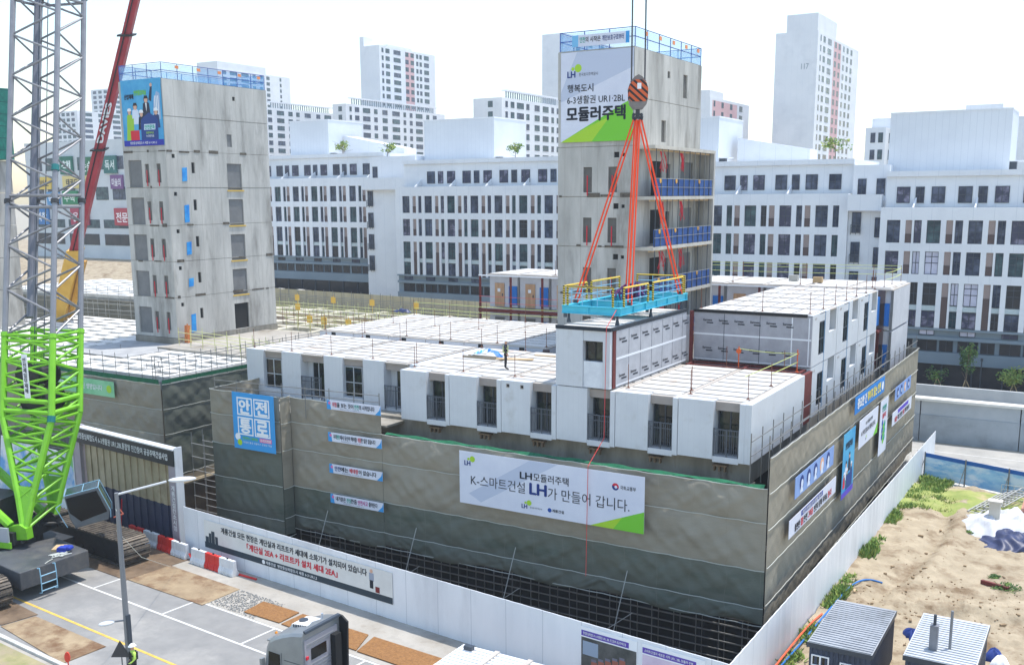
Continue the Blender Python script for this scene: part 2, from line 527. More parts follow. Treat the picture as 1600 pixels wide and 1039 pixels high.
def btext(bn, s, x, y, w_, h_, m_, bold=0.0, off=0.012, keep=False):
    return text(bn[0], s, on(bn, x, y), bn[2], bn[3], w_, h_, m_, bold, off=off, keep=keep)
def bpoly(bn, pts, m_, name="print", off=0.006):
    n = bn[2].cross(bn[3])
    return MB().poly([on(bn, x, y) + n*off for x, y in pts]).build(name, m_, bn[0])
def brect(bn, x0, y0, x1, y1, m_, name="print", off=0.006):
    return bpoly(bn, [(x0,y0),(x1,y0),(x1,y1),(x0,y1)], m_, name, off)
def bdisc(bn, x, y, r, m_, name="emblem", off=0.008, n=18):
    return bpoly(bn, [(x+r*math.cos(2*math.pi*k/n), y+r*math.sin(2*math.pi*k/n)) for k in range(n)], m_, name, off)
def bwords(bn, segs, x, y, w_, h_, bold=0.02):
    tot = sum(len(s) for s, _ in segs)
    for s, m_ in segs:
        ww = w_*len(s)/tot
        btext(bn, s.strip(), x+ww*0.02, y, ww*0.96 - (0.3*ww/len(s) if s.endswith(' ') else 0), h_, m_, bold)
        x += ww
def lh_logo(bn, x, y, s, small=True):
    btext(bn, "LH", x, y, s*1.1, s*0.75, M_navy, 0.035)
    bdisc(bn, x+s*1.5, y+s*1.1, s*0.5, M_limey); bdisc(bn, x+s*0.75, y+s*1.05, s*0.22, M_limey)

# banner on the street hoarding
o = Vector((-45.9, 40.80, 0.85)) - fn*-0.03
bn = banner("hoarding_banner", "long white banner with black and red lettering on the street hoarding", o, fd, 15.3, 1.72, mat("cream_banner", rgb(208,208,204), rgb(222,222,218), 0.5, 0.7))
brect(bn, 0.0, 0.0, 15.3, 0.36, plain("dark_slate_print", 46,60,70), off=0.004)
btext(bn, "계룡건설 모든 현장은 계단실과 리프트카 세대에 소화기가 설치되어 있습니다", 1.6, 1.15, 11.9, 0.38, M_ink, 0.03)
btext(bn, "「계단실 2EA + 리프트카 설치 세대 2EA」", 3.9, 0.58, 7.4, 0.42, M_redi, 0.04)
btext(bn, "계룡건설  행정중심복합도시 세종 6-3 UR1,2", 5.5, 0.08, 4.2, 0.2, M_whitei, 0.01)
bdisc(bn, 5.3, 0.18, 0.13, M_whitei)
for k, (x, hh, ww) in enumerate(((0.1,0.45,0.3),(0.42,0.75,0.22),(0.66,0.95,0.3),(1.0,0.6,0.25))):
    brect(bn, x, 0.35, x+ww, 0.35+hh*0.8, plain("dark_slate_print",46,60,70), "skyline_print", 0.005)
# small printed fire warden
for args in ((13.7,0.55,13.95,1.0,M_ink),(13.66,0.95,14.0,1.4,plain("pale_grey_print",150,160,176))): brect(bn, *args, name="figure_print")
bdisc(bn, 13.83, 1.5, 0.11, plain("skin_print", 214,170,146), "figure_print"); brect(bn, 14.1, 0.4, 14.4, 0.72, plain("dark_red_print",120,36,36), "extinguisher_print", 0.009)
# two printed hoarding boards near the corner
def board(x, w_, label, purple, text_, sky):
    p = Vector((*F_A,0)) + fd*(x)
    b = banner("picture_board", label, p + fn*0.03 + Z*0.12, fd, w_, 2.5, M_whitei, cat="board")
    brect(b, 0.02, 2.08, w_-0.4, 2.34, plain("purple_print", 92,66,164))
    brect(b, 0.02, 0.0, w_-0.02, 2.02, sky, "picture_print", 0.004)
    btext(b, text_, 0.12, 2.14, w_-0.66, 0.14, M_whitei, 0.01)
    return b
b = board(28.75, 2.85, "hoarding board with an aerial picture of brick housing blocks", 1, "행정중심복합도시 6-3생활권 UR1, 2BL 민간참여 공공주택건설", mat("dusky_print", rgb(58,62,60), rgb(92,92,90), 1.5, 0.7))
brect(b, 0.1, 1.2, 0.9, 1.85, plain("lake_print", 142,158,176), "picture_print", 0.006)
for k in range(5):
    for j in range(2):
        x = 0.55+k*0.36+j*0.24; y = 0.95+k*0.12-j*0.32
        brect(b, x, y-0.3, x+0.3, y, plain("brick_print", 150,92,76), "picture_print", 0.007+0.001*k)
        brect(b, x, y, x+0.26, y+0.12, plain("roof_print", 108,108,122), "picture_print", 0.009+0.001*k)
b = board(31.85, 2.95, "hoarding board with a pale lilac picture at the hoarding corner", 1, "스마트건설의 새로운 시작 UR1, 2BL 모듈러 주택", mat("lilac_print", rgb(198,180,200), rgb(216,202,216), 1.0, 0.7))
brect(b, 0.1, 0.55, 2.8, 0.85, plain("hill_print", 96,88,104), "picture_print", 0.006)

# ---------------------------------------------------------------- safety netting on scaffolds
def netting(label, A, B, seams, loc=None, greens=2, amp=0.15, group="dust netting hung on the scaffolds", seed=0, m1=None, m2=None, fold=1.0, name="dust_net"):
    A, B = Vector((*A, 0)), Vector((*B, 0))
    d = B-A; L = d.length; d.normalize(); n = Vector((d.y, -d.x, 0))
    t = thing(name, label, "netting", (A.x, A.y, seams[0]), group)
    rr = random.Random(seed)
    ph = [rr.uniform(0, 6.28) for _ in range(24)]
    dirs = [(rr.uniform(-1.6,1.6), rr.uniform(2.5,5.5), rr.uniform(0,6.28)) for _ in range(8)]
    def crease(x, z):
        e = 0
        for k, (sl_, fr_, p_) in enumerate(dirs):
            c = math.sin(fr_*(x*0.55+sl_*z)+p_+0.8*math.sin(x*0.31+k)); e += max(0, c-0.72)*(0.5+0.5*math.sin(x*0.4+k*1.9))
        return e
    dir2 = [(rr.uniform(-2.2,2.2), rr.uniform(7,13), rr.uniform(0,6.28)) for _ in range(7)]
    def fine(x, z):
        e = 0
        for k, (sl_, fr_, p_) in enumerate(dir2):
            c = math.sin(fr_*(x*0.5+sl_*z*0.5)+p_+1.2*math.sin(x*0.5+z*0.7+k)); e += max(0, c-0.6)*max(0, math.sin(x*0.33+z*0.8+k*2.1))
        return e
    def sag(x): return -0.035*abs(math.sin(math.pi*x/1.8))
    def bulge(x, z, k, f):
        e = math.sin(math.pi*f)
        s = 0.5*math.sin(x*1.1+ph[k]+z*1.3) + 0.35*math.sin(x*2.9-z*2.3+ph[k+6]) + 0.22*math.sin(x*6.1+z*5+ph[k+12])
        edge = min(1, x/0.8)*min(1, max(0, L-x)/0.8)
        return edge*(amp*(0.5+s)*(e**0.7) + amp*0.12*math.sin(x*3.49+ph[k]) + fold*(0.17*crease(x, z)*(0.25+0.75*e) + 0.07*fine(x, z)*(0.2+0.8*e)))
    for part, (lo, hi) in (("lower_net", (0, greens)), ("upper_net", (greens, len(seams)-1))):
        if hi <= lo: continue
        mb = MB()
        for k in range(lo, hi):
            z0, z1 = seams[k], seams[k+1]
            mb.grid(lambda a, b: A + d*(L*a) + n*bulge(L*a, z0+(z1-z0)*b, k % 6, b) + Z*(z0+(z1-z0)*b + sag(L*a)
                    + (0.16*math.sin(L*a*0.9+ph[k])*(1-b) if k == 0 else 0)), max(8, int(L*9)), 14)
        mb.build(part, (m2 or M_netg) if part == "lower_net" else (m1 or M_net), t, smooth=True)
    for k, z in enumerate(seams):
        mb = MB(); prev = None
        for i in range(int(L/0.45)+1):
            x = min(L, 0.45*i); p = A + d*x + n*0.05 + Z*(z + sag(x))
            if prev is not None: mb.tube(prev, p, 0.022, 4)
            prev = p
        mb.tube(prev, B + n*0.05 + Z*z, 0.022, 4)
        mb.build("lacing_rope", M_rope, t)
    return t, d, n
FN = 45.95
S_main = [0.95, 1.85, 3.75, 6.15, 7.85]
netting("grey brown dust net under the large white banner on the street front", (-36.3, FN), (-13.35, FN), S_main, seed=1)
netting("taller dust net carrying four small slogan banners on the street front", (-43.4, FN), (-36.32, FN), S_main+[9.4], seed=2)
netting("dust net behind the sky blue safe passage banner", (-49.3, 44.95), (-43.35, 44.95), [-0.1, 1.7, 3.9, 6.1, 8.0, 9.55], seed=3, greens=3)
netting("narrow dust net return beside the passage tower", (-43.33, 44.97), (-43.33, FN-0.1), [0.6, 1.85, 3.75, 6.15, 7.85, 9.5], seed=4)
netting("dust net closing the far side of the passage tower", (-49.32, 55.0), (-49.32, 45.0), [0.2, 2.0, 3.9, 6.1, 8.0, 9.55], seed=5)
netting("sunlit brown dust net carrying eight banners beside the sandy lot", (-13.3, FN+0.03), (-13.3, 86.2), [0.85, 2.0, 3.9, 5.8, 7.6, 9.35], seed=6, greens=0, amp=0.035, fold=0.3)
netting("dust net closing the far end of the modular building", (-13.32, 86.3), (-50, 86.3), [0.9, 3.9, 6.5, 9.35], seed=7, greens=0)
# green net strip and edges on the transfer slab
mb = MB().grid(lambda a, b: Vector((-36.2+22.6*a, 46.1+0.25*b+0.05*math.sin(a*70), 7.80+0.09*b+0.03*math.sin(a*55+b*3))), 120, 4)
single(mb, "green_net_strip", M_netgreen, "green net strip laid along the slab edge under the modules", "netting", (-36.2, 46.3, 7.8), smooth=True)

def scaffold(label, pts, zs, z0, z1, step=1.8, top=0.0, r=0.028, group="tube scaffolds round the podiums", depth=0.9, m_=None, loc=None):
    """uprights and ledgers along a polyline, two rows"""
    A, B = Vector((*pts[0], 0)), Vector((*pts[1], 0))
    d = B-A; L = d.length; d.normalize(); n = Vector((-d.y, d.x, 0))
    t = thing("scaffold", label, "scaffold", (A.x, A.y, z0), group)
    m_ = m_ or M_pipe
    cnt = int(L/step)+1
    up = MB().tube((0,0,0), (0,0,z1-z0+top), r, 5)
    first = None
    for row in ((0, depth) if depth else (0,)):
        for i in range(cnt):
            p = A + d*(step*i) + n*row + Z*z0
            if first is None:
                mb = MB().tube(p, p+Z*(z1-z0+top), r, 5); first = mb.build("upright", m_, t); base = p
            else:
                c = first.copy(); COL.objects.link(c); c.parent = t; c.location = p-base
        for z in zs:
            MB().tube(A + n*(row-0.05) + Z*z, B + n*(row-0.05) + Z*z, r, 5).build("ledger", m_, t)
    return t
scaffold("dark tube scaffold showing under the hem of the street front netting", ((-43.2, 46.2), (-13.5, 46.2)), (-2.6, -2.15, -1.7, -1.25, -0.8, -0.35, 0.1, 0.55, 1.0, 1.45), -3.4, 2.0, step=1.2)
scaffold("scaffold top poking above the netting beside the sandy lot", ((-13.45, 46.3), (-13.45, 86.1)), (9.25, 9.95), 7.5, 10.35, m_=M_pipe)
scaffold("scaffold top above the netting of the passage tower", ((-49.1, 45.2), (-36.5, 45.2+0.9)), (9.7, 10.1), 8.2, 10.25, depth=0.0)
# leaning braces on the street front
for x in (-40.5, -33.8, -27.1, -20.4):
    single(MB().tube((x, 45.75, 2.6), (x-0.5, 43.6, -3.4), 0.025, 5).tube((x-0.9, 44.4, -0.6), (x+0.5, 45.3, 0.5), 0.02, 5),
           "raking_brace", M_pipel, "thin raking tube propping the hem of the street front netting", "brace", (x, 45, 0), "raking braces")

# ---------------------------------------------------------------- concrete podium under the modules
t = thing("podium_building", "weathered concrete podium carrying the white modules, wrapped in netting", "building", (-32, 66, 0))
mb = MB().box(-50, 48.3, 7.25, -15.0, 86, 8.4)
mb.build("transfer_slab", M_concd, t)
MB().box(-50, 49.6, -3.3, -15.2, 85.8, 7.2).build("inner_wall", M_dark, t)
MB().box(-49.9, 47.4, -3.3, -14.6, 47.6, 3.2).build("shade_backing", M_dark, t)  # dark sheet added behind the hem for the unlit void under the netting
MB().box(-14.8, 47.61, -3.3, -14.6, 85.8, 3.2).build("shade_backing", M_dark, t)
first = None
for k in range(11):
    x = -49.5+3.4*k
    if first is None:
        first = MB().box(x, 48.4, -3.3, x+0.6, 49.0, 7.24).build("column", M_concd, t)
    else:
        c = first.copy(); COL.objects.link(c); c.parent = t; c.location = (3.4*k, 0, 0)
MB().box(-49.6, 46.5, 8.1, -36.4, 49.3, 8.22).build("edge_deck", M_concd, t)
for k in range(6):      # steel seats under the modules
    x = -34.2+3.487*k
    mb = MB().box(x, 47.75, 8.12, x+0.75, 48.1, 8.2).box(x+0.05, 47.8, 7.85, x+0.12, 48.05, 8.12).box(x+0.6, 47.8, 7.85, x+0.67, 48.05, 8.12).box(x+0.3, 47.82, 7.85, x+0.38, 48.05, 8.12)
    mb.build("bearing_bracket", mat("rust_stain_steel", rgb(116,96,76), rgb(140,118,94), 4, 0.9), t)

# ---------------------------------------------------------------- white housing modules
def planks(mb, x0, x1, y0, y1, z, along='x', pitch=1.17):
    mb.cur = 1; mb.box(x0, y0, z-0.14, x1, y1, z-0.06); mb.cur = 0
    if along == 'x':
        n = max(1, round((y1-y0-0.3)/pitch)); s = (y1-y0-0.24)/n
        for k in range(n): mb.box(x0+0.18, y0+0.12+s*k+0.12, z-0.07, x1-0.18, y0+0.12+s*(k+1)-0.15, z)
    else:
        n = max(1, round((x1-x0-0.3)/pitch)); s = (x1-x0-0.24)/n
        for k in range(n): mb.box(x0+0.12+s*k+0.07, y0+0.24, z-0.07, x0+0.12+s*(k+1)-0.07, y1-0.24, z)
def window_y(t, x0, x1, y, z0, z1, frame=None, split=0.5, transom=None, name="window", d=0.08, pane=None):  # pale blue, green and pinkish blotches in the panes stand in for reflections
    """window in a wall facing -y: frame > pane"""
    mb = MB(); f = 0.055
    mb.box(x0, y, z0, x0+f, y+d, z1).box(x1-f, y, z0, x1, y+d, z1).box(x0+f, y, z0, x1-f, y+d, z0+f).box(x0+f, y, z1-f, x1-f, y+d, z1)
    xm = x0+(x1-x0)*split
    if split: mb.box(xm-f*0.6, y, z0+f, xm+f*0.6, y+d, z1-f)
    if transom: mb.box(x0+f, y+0.005, transom-f*0.5, x1-f, y+d-0.005, transom+f*0.5)
    o = mb.build(name, frame or M_frame, t)
    MB().box(x0+f, y+d*0.55, z0+f, x1-f, y+d*0.7, z1-f).build("pane", pane or M_pane, o)
    return o
def railing_y(t, x0, x1, y, z0, z1, m_=None):
    mb = MB()
    mb.box(x0, y, z1-0.05, x1, y+0.05, z1).box(x0, y, z0+0.08, x1, y+0.04, z0+0.12).box(x0, y, z1-0.32, x1, y+0.035, z1-0.285)
    n = int((x1-x0)/0.11)
    for k in range(n+1):
        x = x0+(x1-x0-0.025)*k/n; mb.box(x, y+0.008, z0+0.12, x+0.022, y+0.03, z1-0.05)
    for x in (x0, (x0+x1)/2, x1-0.045): mb.box(x, y-0.02, z0-0.1, x+0.045, y+0.03, z1+0.02)
    return mb.build("railing", m_ or M_rail, t)

ZR = 11.5
fr = []
ord_ = ["first", "second", "third", "fourth", "fifth", "sixth", "seventh", "eighth", "ninth", "tenth"]
G_front = "white housing modules along the street front"
# right section, six balcony modules
W = 3.487; X0 = -35.95
t = thing("housing_module", "white balcony module at the left end of the stepped out row, beside the lower windows", "module", (X0, 47.4, 8.4), G_front)
mb = MB(); planks(mb, X0+0.02, X0+W-0.02, 47.75, 57.5, ZR); mb.build("roof", [M_roof, M_roofgap], t)
MB().box(X0+0.03, 48.35, 8.45, X0+W-0.03, 57.45, 11.37).build("box_wall", M_white, t)
MB().box(X0+0.02, 47.4, 8.55, X0+1.86, 48.34, 11.5).build("wide_panel", M_white, t)
MB().box(X0+3.2, 47.4, 8.5, X0+W-0.015, 48.34, 11.47).build("narrow_panel", M_white, t)
MB().box(X0+1.865, 47.72, 11.0, X0+3.195, 48.34, 11.42).build("lintel_board", M_taupe, t)
MB().box(X0+1.865, 47.42, 8.42, X0+3.195, 48.34, 8.72).build("sill_panel", M_white, t)
window_y(t, X0+1.9, X0+3.16, 48.1, 8.73, 10.98)
railing_y(t, X0+1.88, X0+3.18, 47.45, 8.75, 10.12)
fr.append(t)
labs = ["white balcony module next to the left end of the stepped out row", "white balcony module with two square holes in its panel, below the standing worker",
        "white balcony module directly under the lifted upper module", "white balcony module just right of the lifted upper module",
        "white balcony module at the street corner with a blank white side wall"]
for k in range(1, 6):
    c = copy_tree(fr[0], (X0+W*k, 47.4, 8.4), None, labs[k-1]); fr.append(c)
ORG[fr[2].name] = Vector((X0+2*W, 47.4, 8.4))
for x in (0.35, 1.25):
    MB().box(X0+2*W+x, 47.385, 11.1, X0+2*W+x+0.2, 47.398, 11.32).build("socket_hole", M_taupe, fr[2])
    MB().box(X0+2*W+x+0.06, 47.372, 11.16, X0+2*W+x+0.2, 47.383, 11.28).build("socket_hole", M_dark, fr[2])
c = fr[5]; ORG[c.name] = Vector((X0+5*W, 47.4, 8.4))
MB().box(-15.05, 47.42, 8.5, -14.72, 57.0, 11.48).build("side_panel", M_white, c)
MB().box(-15.06, 57.05, 8.45, -14.85, 59.1, 11.4).build("steel_frame", M_redsteel, c)
# left section, lower windows and balconies by turns
X0 = -50.44; YL = 49.4
def left_module(x, w_, kind, label, p1, wn):
    t = thing("housing_module", label, "module", (x, YL, 8.4), G_front)
    mb = MB(); planks(mb, x+0.02, x+w_-0.02, YL+0.1, 57.5, ZR); mb.build("roof", [M_roof, M_roofgap], t)
    MB().box(x+0.03, YL+0.75, 8.45, x+w_-0.03, 57.45, 11.37).build("box_wall", M_white, t)
    MB().box(x+0.015, YL, 8.3, x+p1, YL+0.74, 11.49).build("wide_panel", M_white, t)
    MB().box(x+p1+0.005, YL+0.22, 10.95, x+wn[1]+0.05, YL+0.74, 11.42).build("lintel_board", M_taupe, t)
    if wn[1] < w_-0.2: MB().box(x+wn[1]+0.055, YL, 8.3, x+w_-0.015, YL+0.74, 11.47).build("narrow_panel", M_white, t)
    if kind == 'w':
        window_y(t, x+wn[0], x+wn[1], YL+0.16, 8.95, 10.92, M_alu, 0.5, 9.9)
        MB().box(x+p1+0.005, YL+0.02, 8.3, x+wn[1]+0.05, YL+0.74, 8.93).build("sill_panel", M_white, t)
    else:
        window_y(t, x+wn[0], x+wn[1], YL+0.5, 8.6, 10.92, M_alu, 0.45)
        railing_y(t, x+p1+0.03, x+wn[1], YL-0.02, 8.62, 10.0)
        MB().box(x+p1+0.005, YL+0.05, 8.3, x+wn[1]+0.05, YL+0.74, 8.58).build("sill_panel", M_white, t)
    return t
a = left_module(X0, 3.2, 'w', "white module with a casement window at the far left end of the front row", 1.55, (1.6, 3.05))
b = left_module(X0+3.2, 3.42, 'b', "white module with a grey balcony, second from the left end of the front row", 1.65, (2.25, 3.4))
c = copy_tree(a, (X0+6.64+0.2, YL, 8.4), None, "white module with a casement window, above the top slogan banner's left end")
c = copy_tree(b, (X0+10.06, YL, 8.4), None, "white module with a grey balcony beside the step in the front row")
MB_side = single(MB().box(-36.75, 49.45, 8.3, -36.0, 57.4, 11.44), "infill_panel", M_white, "white infill panel closing the step between the two front rows of modules", "panel", (-36.4, 49.5, 8.3))
# corridor deck and second row
single(MB().box(-52.5, 57.55, 10.9, -22.5, 59.2, 11.05), "corridor_deck", mat("pale_deck", rgb(176,172,166), rgb(196,192,186), 1.0, 0.9), "pale corridor deck between the two rows of module roofs", "deck", (-40, 58, 10.9))
M_memb = mat("pale_membrane", rgb(186,187,192), rgb(200,201,205), 0.8, 0.7)
r2 = None
for k in range(6):
    x = -52.6+3.33*k
    if r2 is None:
        r2 = thing("housing_module", "white roofed module at the left end of the second row, behind the front roofs", "module", (x, 59.3, 8.4), "white housing modules of the second row")
        mb = MB(); planks(mb, x+0.02, x+3.31, 59.3, 71.3, ZR); mb.build("roof", [M_roof, M_roofgap], r2)
        MB().box(x+0.03, 59.3, 8.45, x+3.3, 71.2, 11.37).build("box_wall", M_memb, r2)
        MB().box(x+1.2, 59.27, 11.0, x+1.6, 59.295, 11.3).box(x+1.22, 59.25, 11.3, x+1.58, 59.29, 11.36).build("lifting_socket", M_dark, r2)
    else:
        copy_tree(r2, (x, 59.3, 8.4), None, ["white roofed module, second from the left in the row behind the front roofs", "white roofed module, third from the left in the row behind the front roofs",
              "white roofed module in the second row, straight behind the bundle of sheets", "white roofed module in the second row, behind the standing worker", "white roofed module in the second row, beside the tower with the lime banner"][k-1])

# ---------------------------------------------------------------- right wing, two storeys of modules facing the lot
M_grey_memb = mat("grey_membrane", rgb(150,150,156), rgb(166,166,172), 1.2, 0.75, bump=0.2, bscale=3)
M_tape = plain("white_tape", 220,222,226, 0.7)
def membrane_text(parent, rows, x0, x1, y, step=0.95):
    for z in rows:
        x = x0; k = 0
        while x < x1-0.7:
            text(parent, "Eurovent", (x, y, z+0.02), (1,0,0), (0,0,1), 0.55, 0.13, M_ink, 0.03, off=0.006)
            MB().quad((x+0.2,y-0.006,z-0.12),(x+0.62,y-0.006,z-0.12),(x+0.62,y-0.006,z-0.05),(x+0.2,y-0.006,z-0.05)).build("print", M_ink, parent)
            x += step; k += 1
def window_x(t, y0, y1, x, z0, z1, frame, transom=None, d=0.07):
    mb = MB(); f = 0.055
    mb.box(x-d, y0, z0, x, y0+f, z1).box(x-d, y1-f, z0, x, y1, z1).box(x-d, y0+f, z0, x, y1-f, z0+f).box(x-d, y0+f, z1-f, x, y1-f, z1)
    ym = (y0+y1)/2; mb.box(x-d, ym-0.03, z0+f, x, ym+0.03, z1-f)
    if transom: mb.box(x-d+0.005, y0+f, transom-0.03, x-0.005, y1-f, transom+0.03)
    o = mb.build("window", frame, t)
    MB().box(x-d*0.7, y0+f, z0+f, x-d*0.5, y1-f, z1-f).build("pane", M_pane, o)
XW0, XW1 = -22.2, -15.0
def wing_module(y, zb, kind, label, roof):
    t = thing("housing_module", label, "module", (XW0, y, zb), "white housing modules facing the sandy lot")
    h = 3.1
    x = XW1
    if roof:
        mb = MB(); planks(mb, XW0, XW1-0.02, y+0.02, y+3.03, zb+h+0.05, 'y', 1.15); mb.build("roof", [M_roof, M_roofgap], t)
    MB().box(XW0, y+0.02, zb+0.02, XW1-0.75, y+3.03, zb+h-0.08).build("box_wall", M_grey_memb, t)
    if kind == 'w':
        MB().box(x-0.74, y+0.02, zb+0.05, x, y+1.62, zb+h).build("wide_panel", M_white, t)
        MB().box(x-0.74, y+1.63, zb+0.05, x-0.02, y+2.98, zb+0.55).build("sill_panel", M_white, t)
        MB().box(x-0.74, y+1.63, zb+2.56, x-0.02, y+2.98, zb+h).build("lintel_board", M_white, t)
        window_x(t, y+1.65, y+2.96, x-0.04, zb+0.57, zb+2.54, M_frame, zb+1.5)
        MB().box(x-0.74, y+2.985, zb+0.05, x+0.0, y+3.03, zb+h).build("shade_strip", plain("blue_shade", 128,164,196), t)  # bluish shade of the panel reveal, painted as a strip
        for yy in (0.5, 0.8): MB().box(x+0.001, y+yy, zb+2.78, x+0.012, y+yy+0.1, zb+2.92).build("socket_hole", M_taupe, t)
    else:
        MB().box(x-0.74, y+0.02, zb+0.05, x, y+1.0, zb+h).build("wide_panel", M_white, t)
        MB().box(x-0.74, y+1.01, zb+0.05, x-0.01, y+2.7, zb+1.68).build("sill_panel", M_white, t)
        MB().box(x-0.74, y+1.01, zb+1.7, x-0.55, y+2.7, zb+h-0.05).build("back_board", M_greyboard, t)
        MB().box(x-0.74, y+2.71, zb+0.05, x-0.01, y+3.03, zb+h).build("narrow_panel", M_white, t)
    return t
def wlab(k, top):
    near = ["nearest the street corner", "second from the corner", "third from the corner", "fourth from the corner", "fifth from the corner", "beside the blue panel"][k]
    return "white %s module %s, %s storey of the lot side" % ("windowed" if k % 2 == 0 else "open bay", near, "upper" if top else "lower")
protos = {}
for top in (0, 1):
    for k in range(6):
        zb = 8.4 if not top else 11.5; y = 59.25+3.06*k; kd = 'w' if k % 2 == 0 else 'r'
        if (top, kd) in protos: copy_tree(protos[(top, kd)], (XW0, y, zb), None, wlab(k, top))
        else: protos[(top, kd)] = wing_module(y, zb, kd, wlab(k, top), top)
# grey wrapped end wall of the wing
t = protos[(1, 'w')]
for zb, tt in ((11.5, t),):
    MB().box(XW0, 59.2, zb+0.05, XW1-0.02, 59.262, zb+3.0).build("membrane_wall", M_grey_memb, tt)
    MB().box(XW0-0.05, 59.15, zb+2.98, XW1-0.3, 59.26, zb+3.16).build("black_edge_trim", M_black, tt)
    for z0, z1 in ((zb+0.1, zb+0.16), (zb+1.62, zb+1.72)):
        MB().box(XW0, 59.192, z0, XW1-0.02, 59.199, z1).build("white_tape", M_tape, tt)
    for x in (-16.2, -15.2, -20.3, -18.1):
        ww = 0.07 if x > -17 else 0.03
        MB().box(x, 59.188, zb+0.1, x+ww, 59.1985, zb+2.95).build("white_tape" if x > -17 else "dark_seam", M_tape if x > -17 else M_frame, tt)
    membrane_text(tt, (zb+2.45, zb+0.75), -21.6, -15.4, 59.19, 0.98)
single(MB().box(-22.42, 59.0, 11.3, -22.22, 59.18, 14.55), "steel_post", M_redsteel, "dark red steel post standing at the left edge of the grey wrapped wall", "post", (-22.3, 59.1, 11.3))
single(MB().box(-24.0, 59.4, 11.4, -22.5, 59.5, 14.2), "wrapped_panel", M_memb, "pale wrapped panel between the lifted module and the grey wrapped wall", "panel", (-23.2, 59.4, 11.4))
# red steel frame lying in the gap in front of the grey wall
t = thing("gap_frame", "dark red steel frame round the open gap before the grey wrapped wall", "frame", (-18.5, 58.4, 11.4))
mb = MB().box(-22.1, 57.6, 11.35, -15.2, 57.75, 11.5).box(-22.1, 59.0, 11.35, -15.2, 59.15, 11.48).box(-22.1, 57.76, 11.36, -21.95, 58.99, 11.47).box(-15.35, 57.76, 11.36, -15.2, 58.99, 11.47).box(-18.65, 57.76, 11.36, -18.5, 58.99, 11.47)
mb.build("steel_frame", M_redsteel, t)
MB().box(-22, 57.6, 8.45, -15.25, 59.1, 8.6).build("shade_floor", M_dark, t)  # near-black floor stands in for the shade deep in the gap
# rear row of modules, doors facing the street
M_door = mat("wood_door", rgb(176,138,104), rgb(196,158,122), 1.0, 0.7, stretch=(4,4,0.5))
M_bluep = plain("bright_blue_panel", 22,110,190, 0.6)
def rear_module(x, zb, label, top):
    t = thing("housing_module", label, "module", (x, 79.2, zb), "rear housing modules with wooden doors")
    if top:
        mb = MB(); planks(mb, x, x+3.2, 78.9, 86.0, zb+3.12, 'x', 2.3); mb.build("roof", [M_roof, M_roofgap], t)
    MB().box(x+0.02, 79.3, zb+0.05, x+3.2, 85.9, zb+2.98).build("box_wall", M_memb, t)
    d = MB().box(x+0.6, 79.22, zb+0.12, x+1.6, 79.29, zb+2.25).build("door", M_door if top else M_greyboard, t)
    MB().box(x+1.38, 79.17, zb+1.05, x+1.46, 79.215, zb+1.3).build("handle", M_frame, d)
    MB().box(x+0.9, 79.2, zb+1.45, x+1.2, 79.215, zb+1.75).build("notice", M_whitei, d)
    MB().box(x+2.1, 79.2, zb+0.3, x+2.95, 79.29, zb+2.0).build("blue_panel", M_bluep, t)
    MB().box(x+3.02, 79.22, zb+0.05, x+3.19, 79.29, zb+2.98).build("dark_joint", M_greyboard, t)
    return t
ru = rear_module(-49.6, 11.5, "upper rear module with a wooden door at the far left of the red frame", True)
rl = rear_module(-49.6, 8.4, "lower rear module with a grey door at the far left of the red frame", False)
for k in range(1, 11):
    x = -49.6+3.22*k
    copy_tree(ru, (x, 79.2, 11.5), None, "upper rear module number %s along the red frame, counted from its left end" % ord_[min(k, 9)] if k < 10 else "upper rear module at the right end of the red frame")
    copy_tree(rl, (x, 79.2, 8.4), None, "lower rear module number %s along the red frame, counted from its left end" % ord_[min(k, 9)] if k < 10 else "lower rear module at the right end of the red frame")
t = thing("access_frame", "dark red steel access frame along the doors of the rear modules", "frame", (-49.7, 78, 8.4))
first = None
for k in range(11):
    x = -49.75+3.22*k
    if first is None: first = MB().box(x, 77.7, 8.4, x+0.16, 77.86, 14.45).build("post", M_redsteel, t)
    else:
        c = first.copy(); COL.objects.link(c); c.parent = t; c.location = (3.22*k, 0, 0)
MB().box(-49.8, 77.65, 11.25, -16, 77.69, 11.55).build("front_beam", M_redsteel, t)
MB().box(-49.8, 77.9, 11.3, -16, 79.1, 11.44).build("walkway", mat("pale_deck", rgb(176,172,166), None), t)
MB().box(-49.8, 77.7, 14.46, -16, 77.86, 14.56).build("top_beam", M_tape, t)
for z in (12.1, 12.65): MB().tube((-49.7, 77.6, z), (-16, 77.6, z), 0.02, 4).build("red_tape", plain("red_tape", 224,92,92), t)
# lot side end of the rear row
t = thing("end_bay", "white upper panel over grey lower wrap at the far end of the lot side", "wall", (-15, 79.5, 8.4))
MB().box(-16.0, 79.5, 11.42, -14.55, 86.0, 14.5).build("upper_panel", M_white, t)
MB().box(-16.0, 79.6, 8.4, -14.65, 86.0, 11.4).build("lower_wrap", mat("beige_grey_wrap", rgb(150,146,146), rgb(168,164,162), 1.2, 0.8, bump=0.25, bscale=4), t)
MB().box(-16.0, 79.2, 8.4, -14.8, 79.45, 14.45).build("dark_joint", plain("brown_grey_joint", 110,96,98), t)
MB().box(-16.5, 79.5, 14.52, -14.5, 86.0, 14.68).build("roof_edge", M_roof, t)
t = thing("entrance_bay", "entrance bay with a bright blue panel and red steel before the end panel", "wall", (-15.2, 77.6, 8.4))
MB().box(-16.0, 77.75, 11.9, -15.1, 78.95, 14.0).build("blue_panel", M_bluep, t)
MB().box(-16.0, 77.65, 8.4, -15.15, 77.74, 14.5).build("side_post", M_white, t)
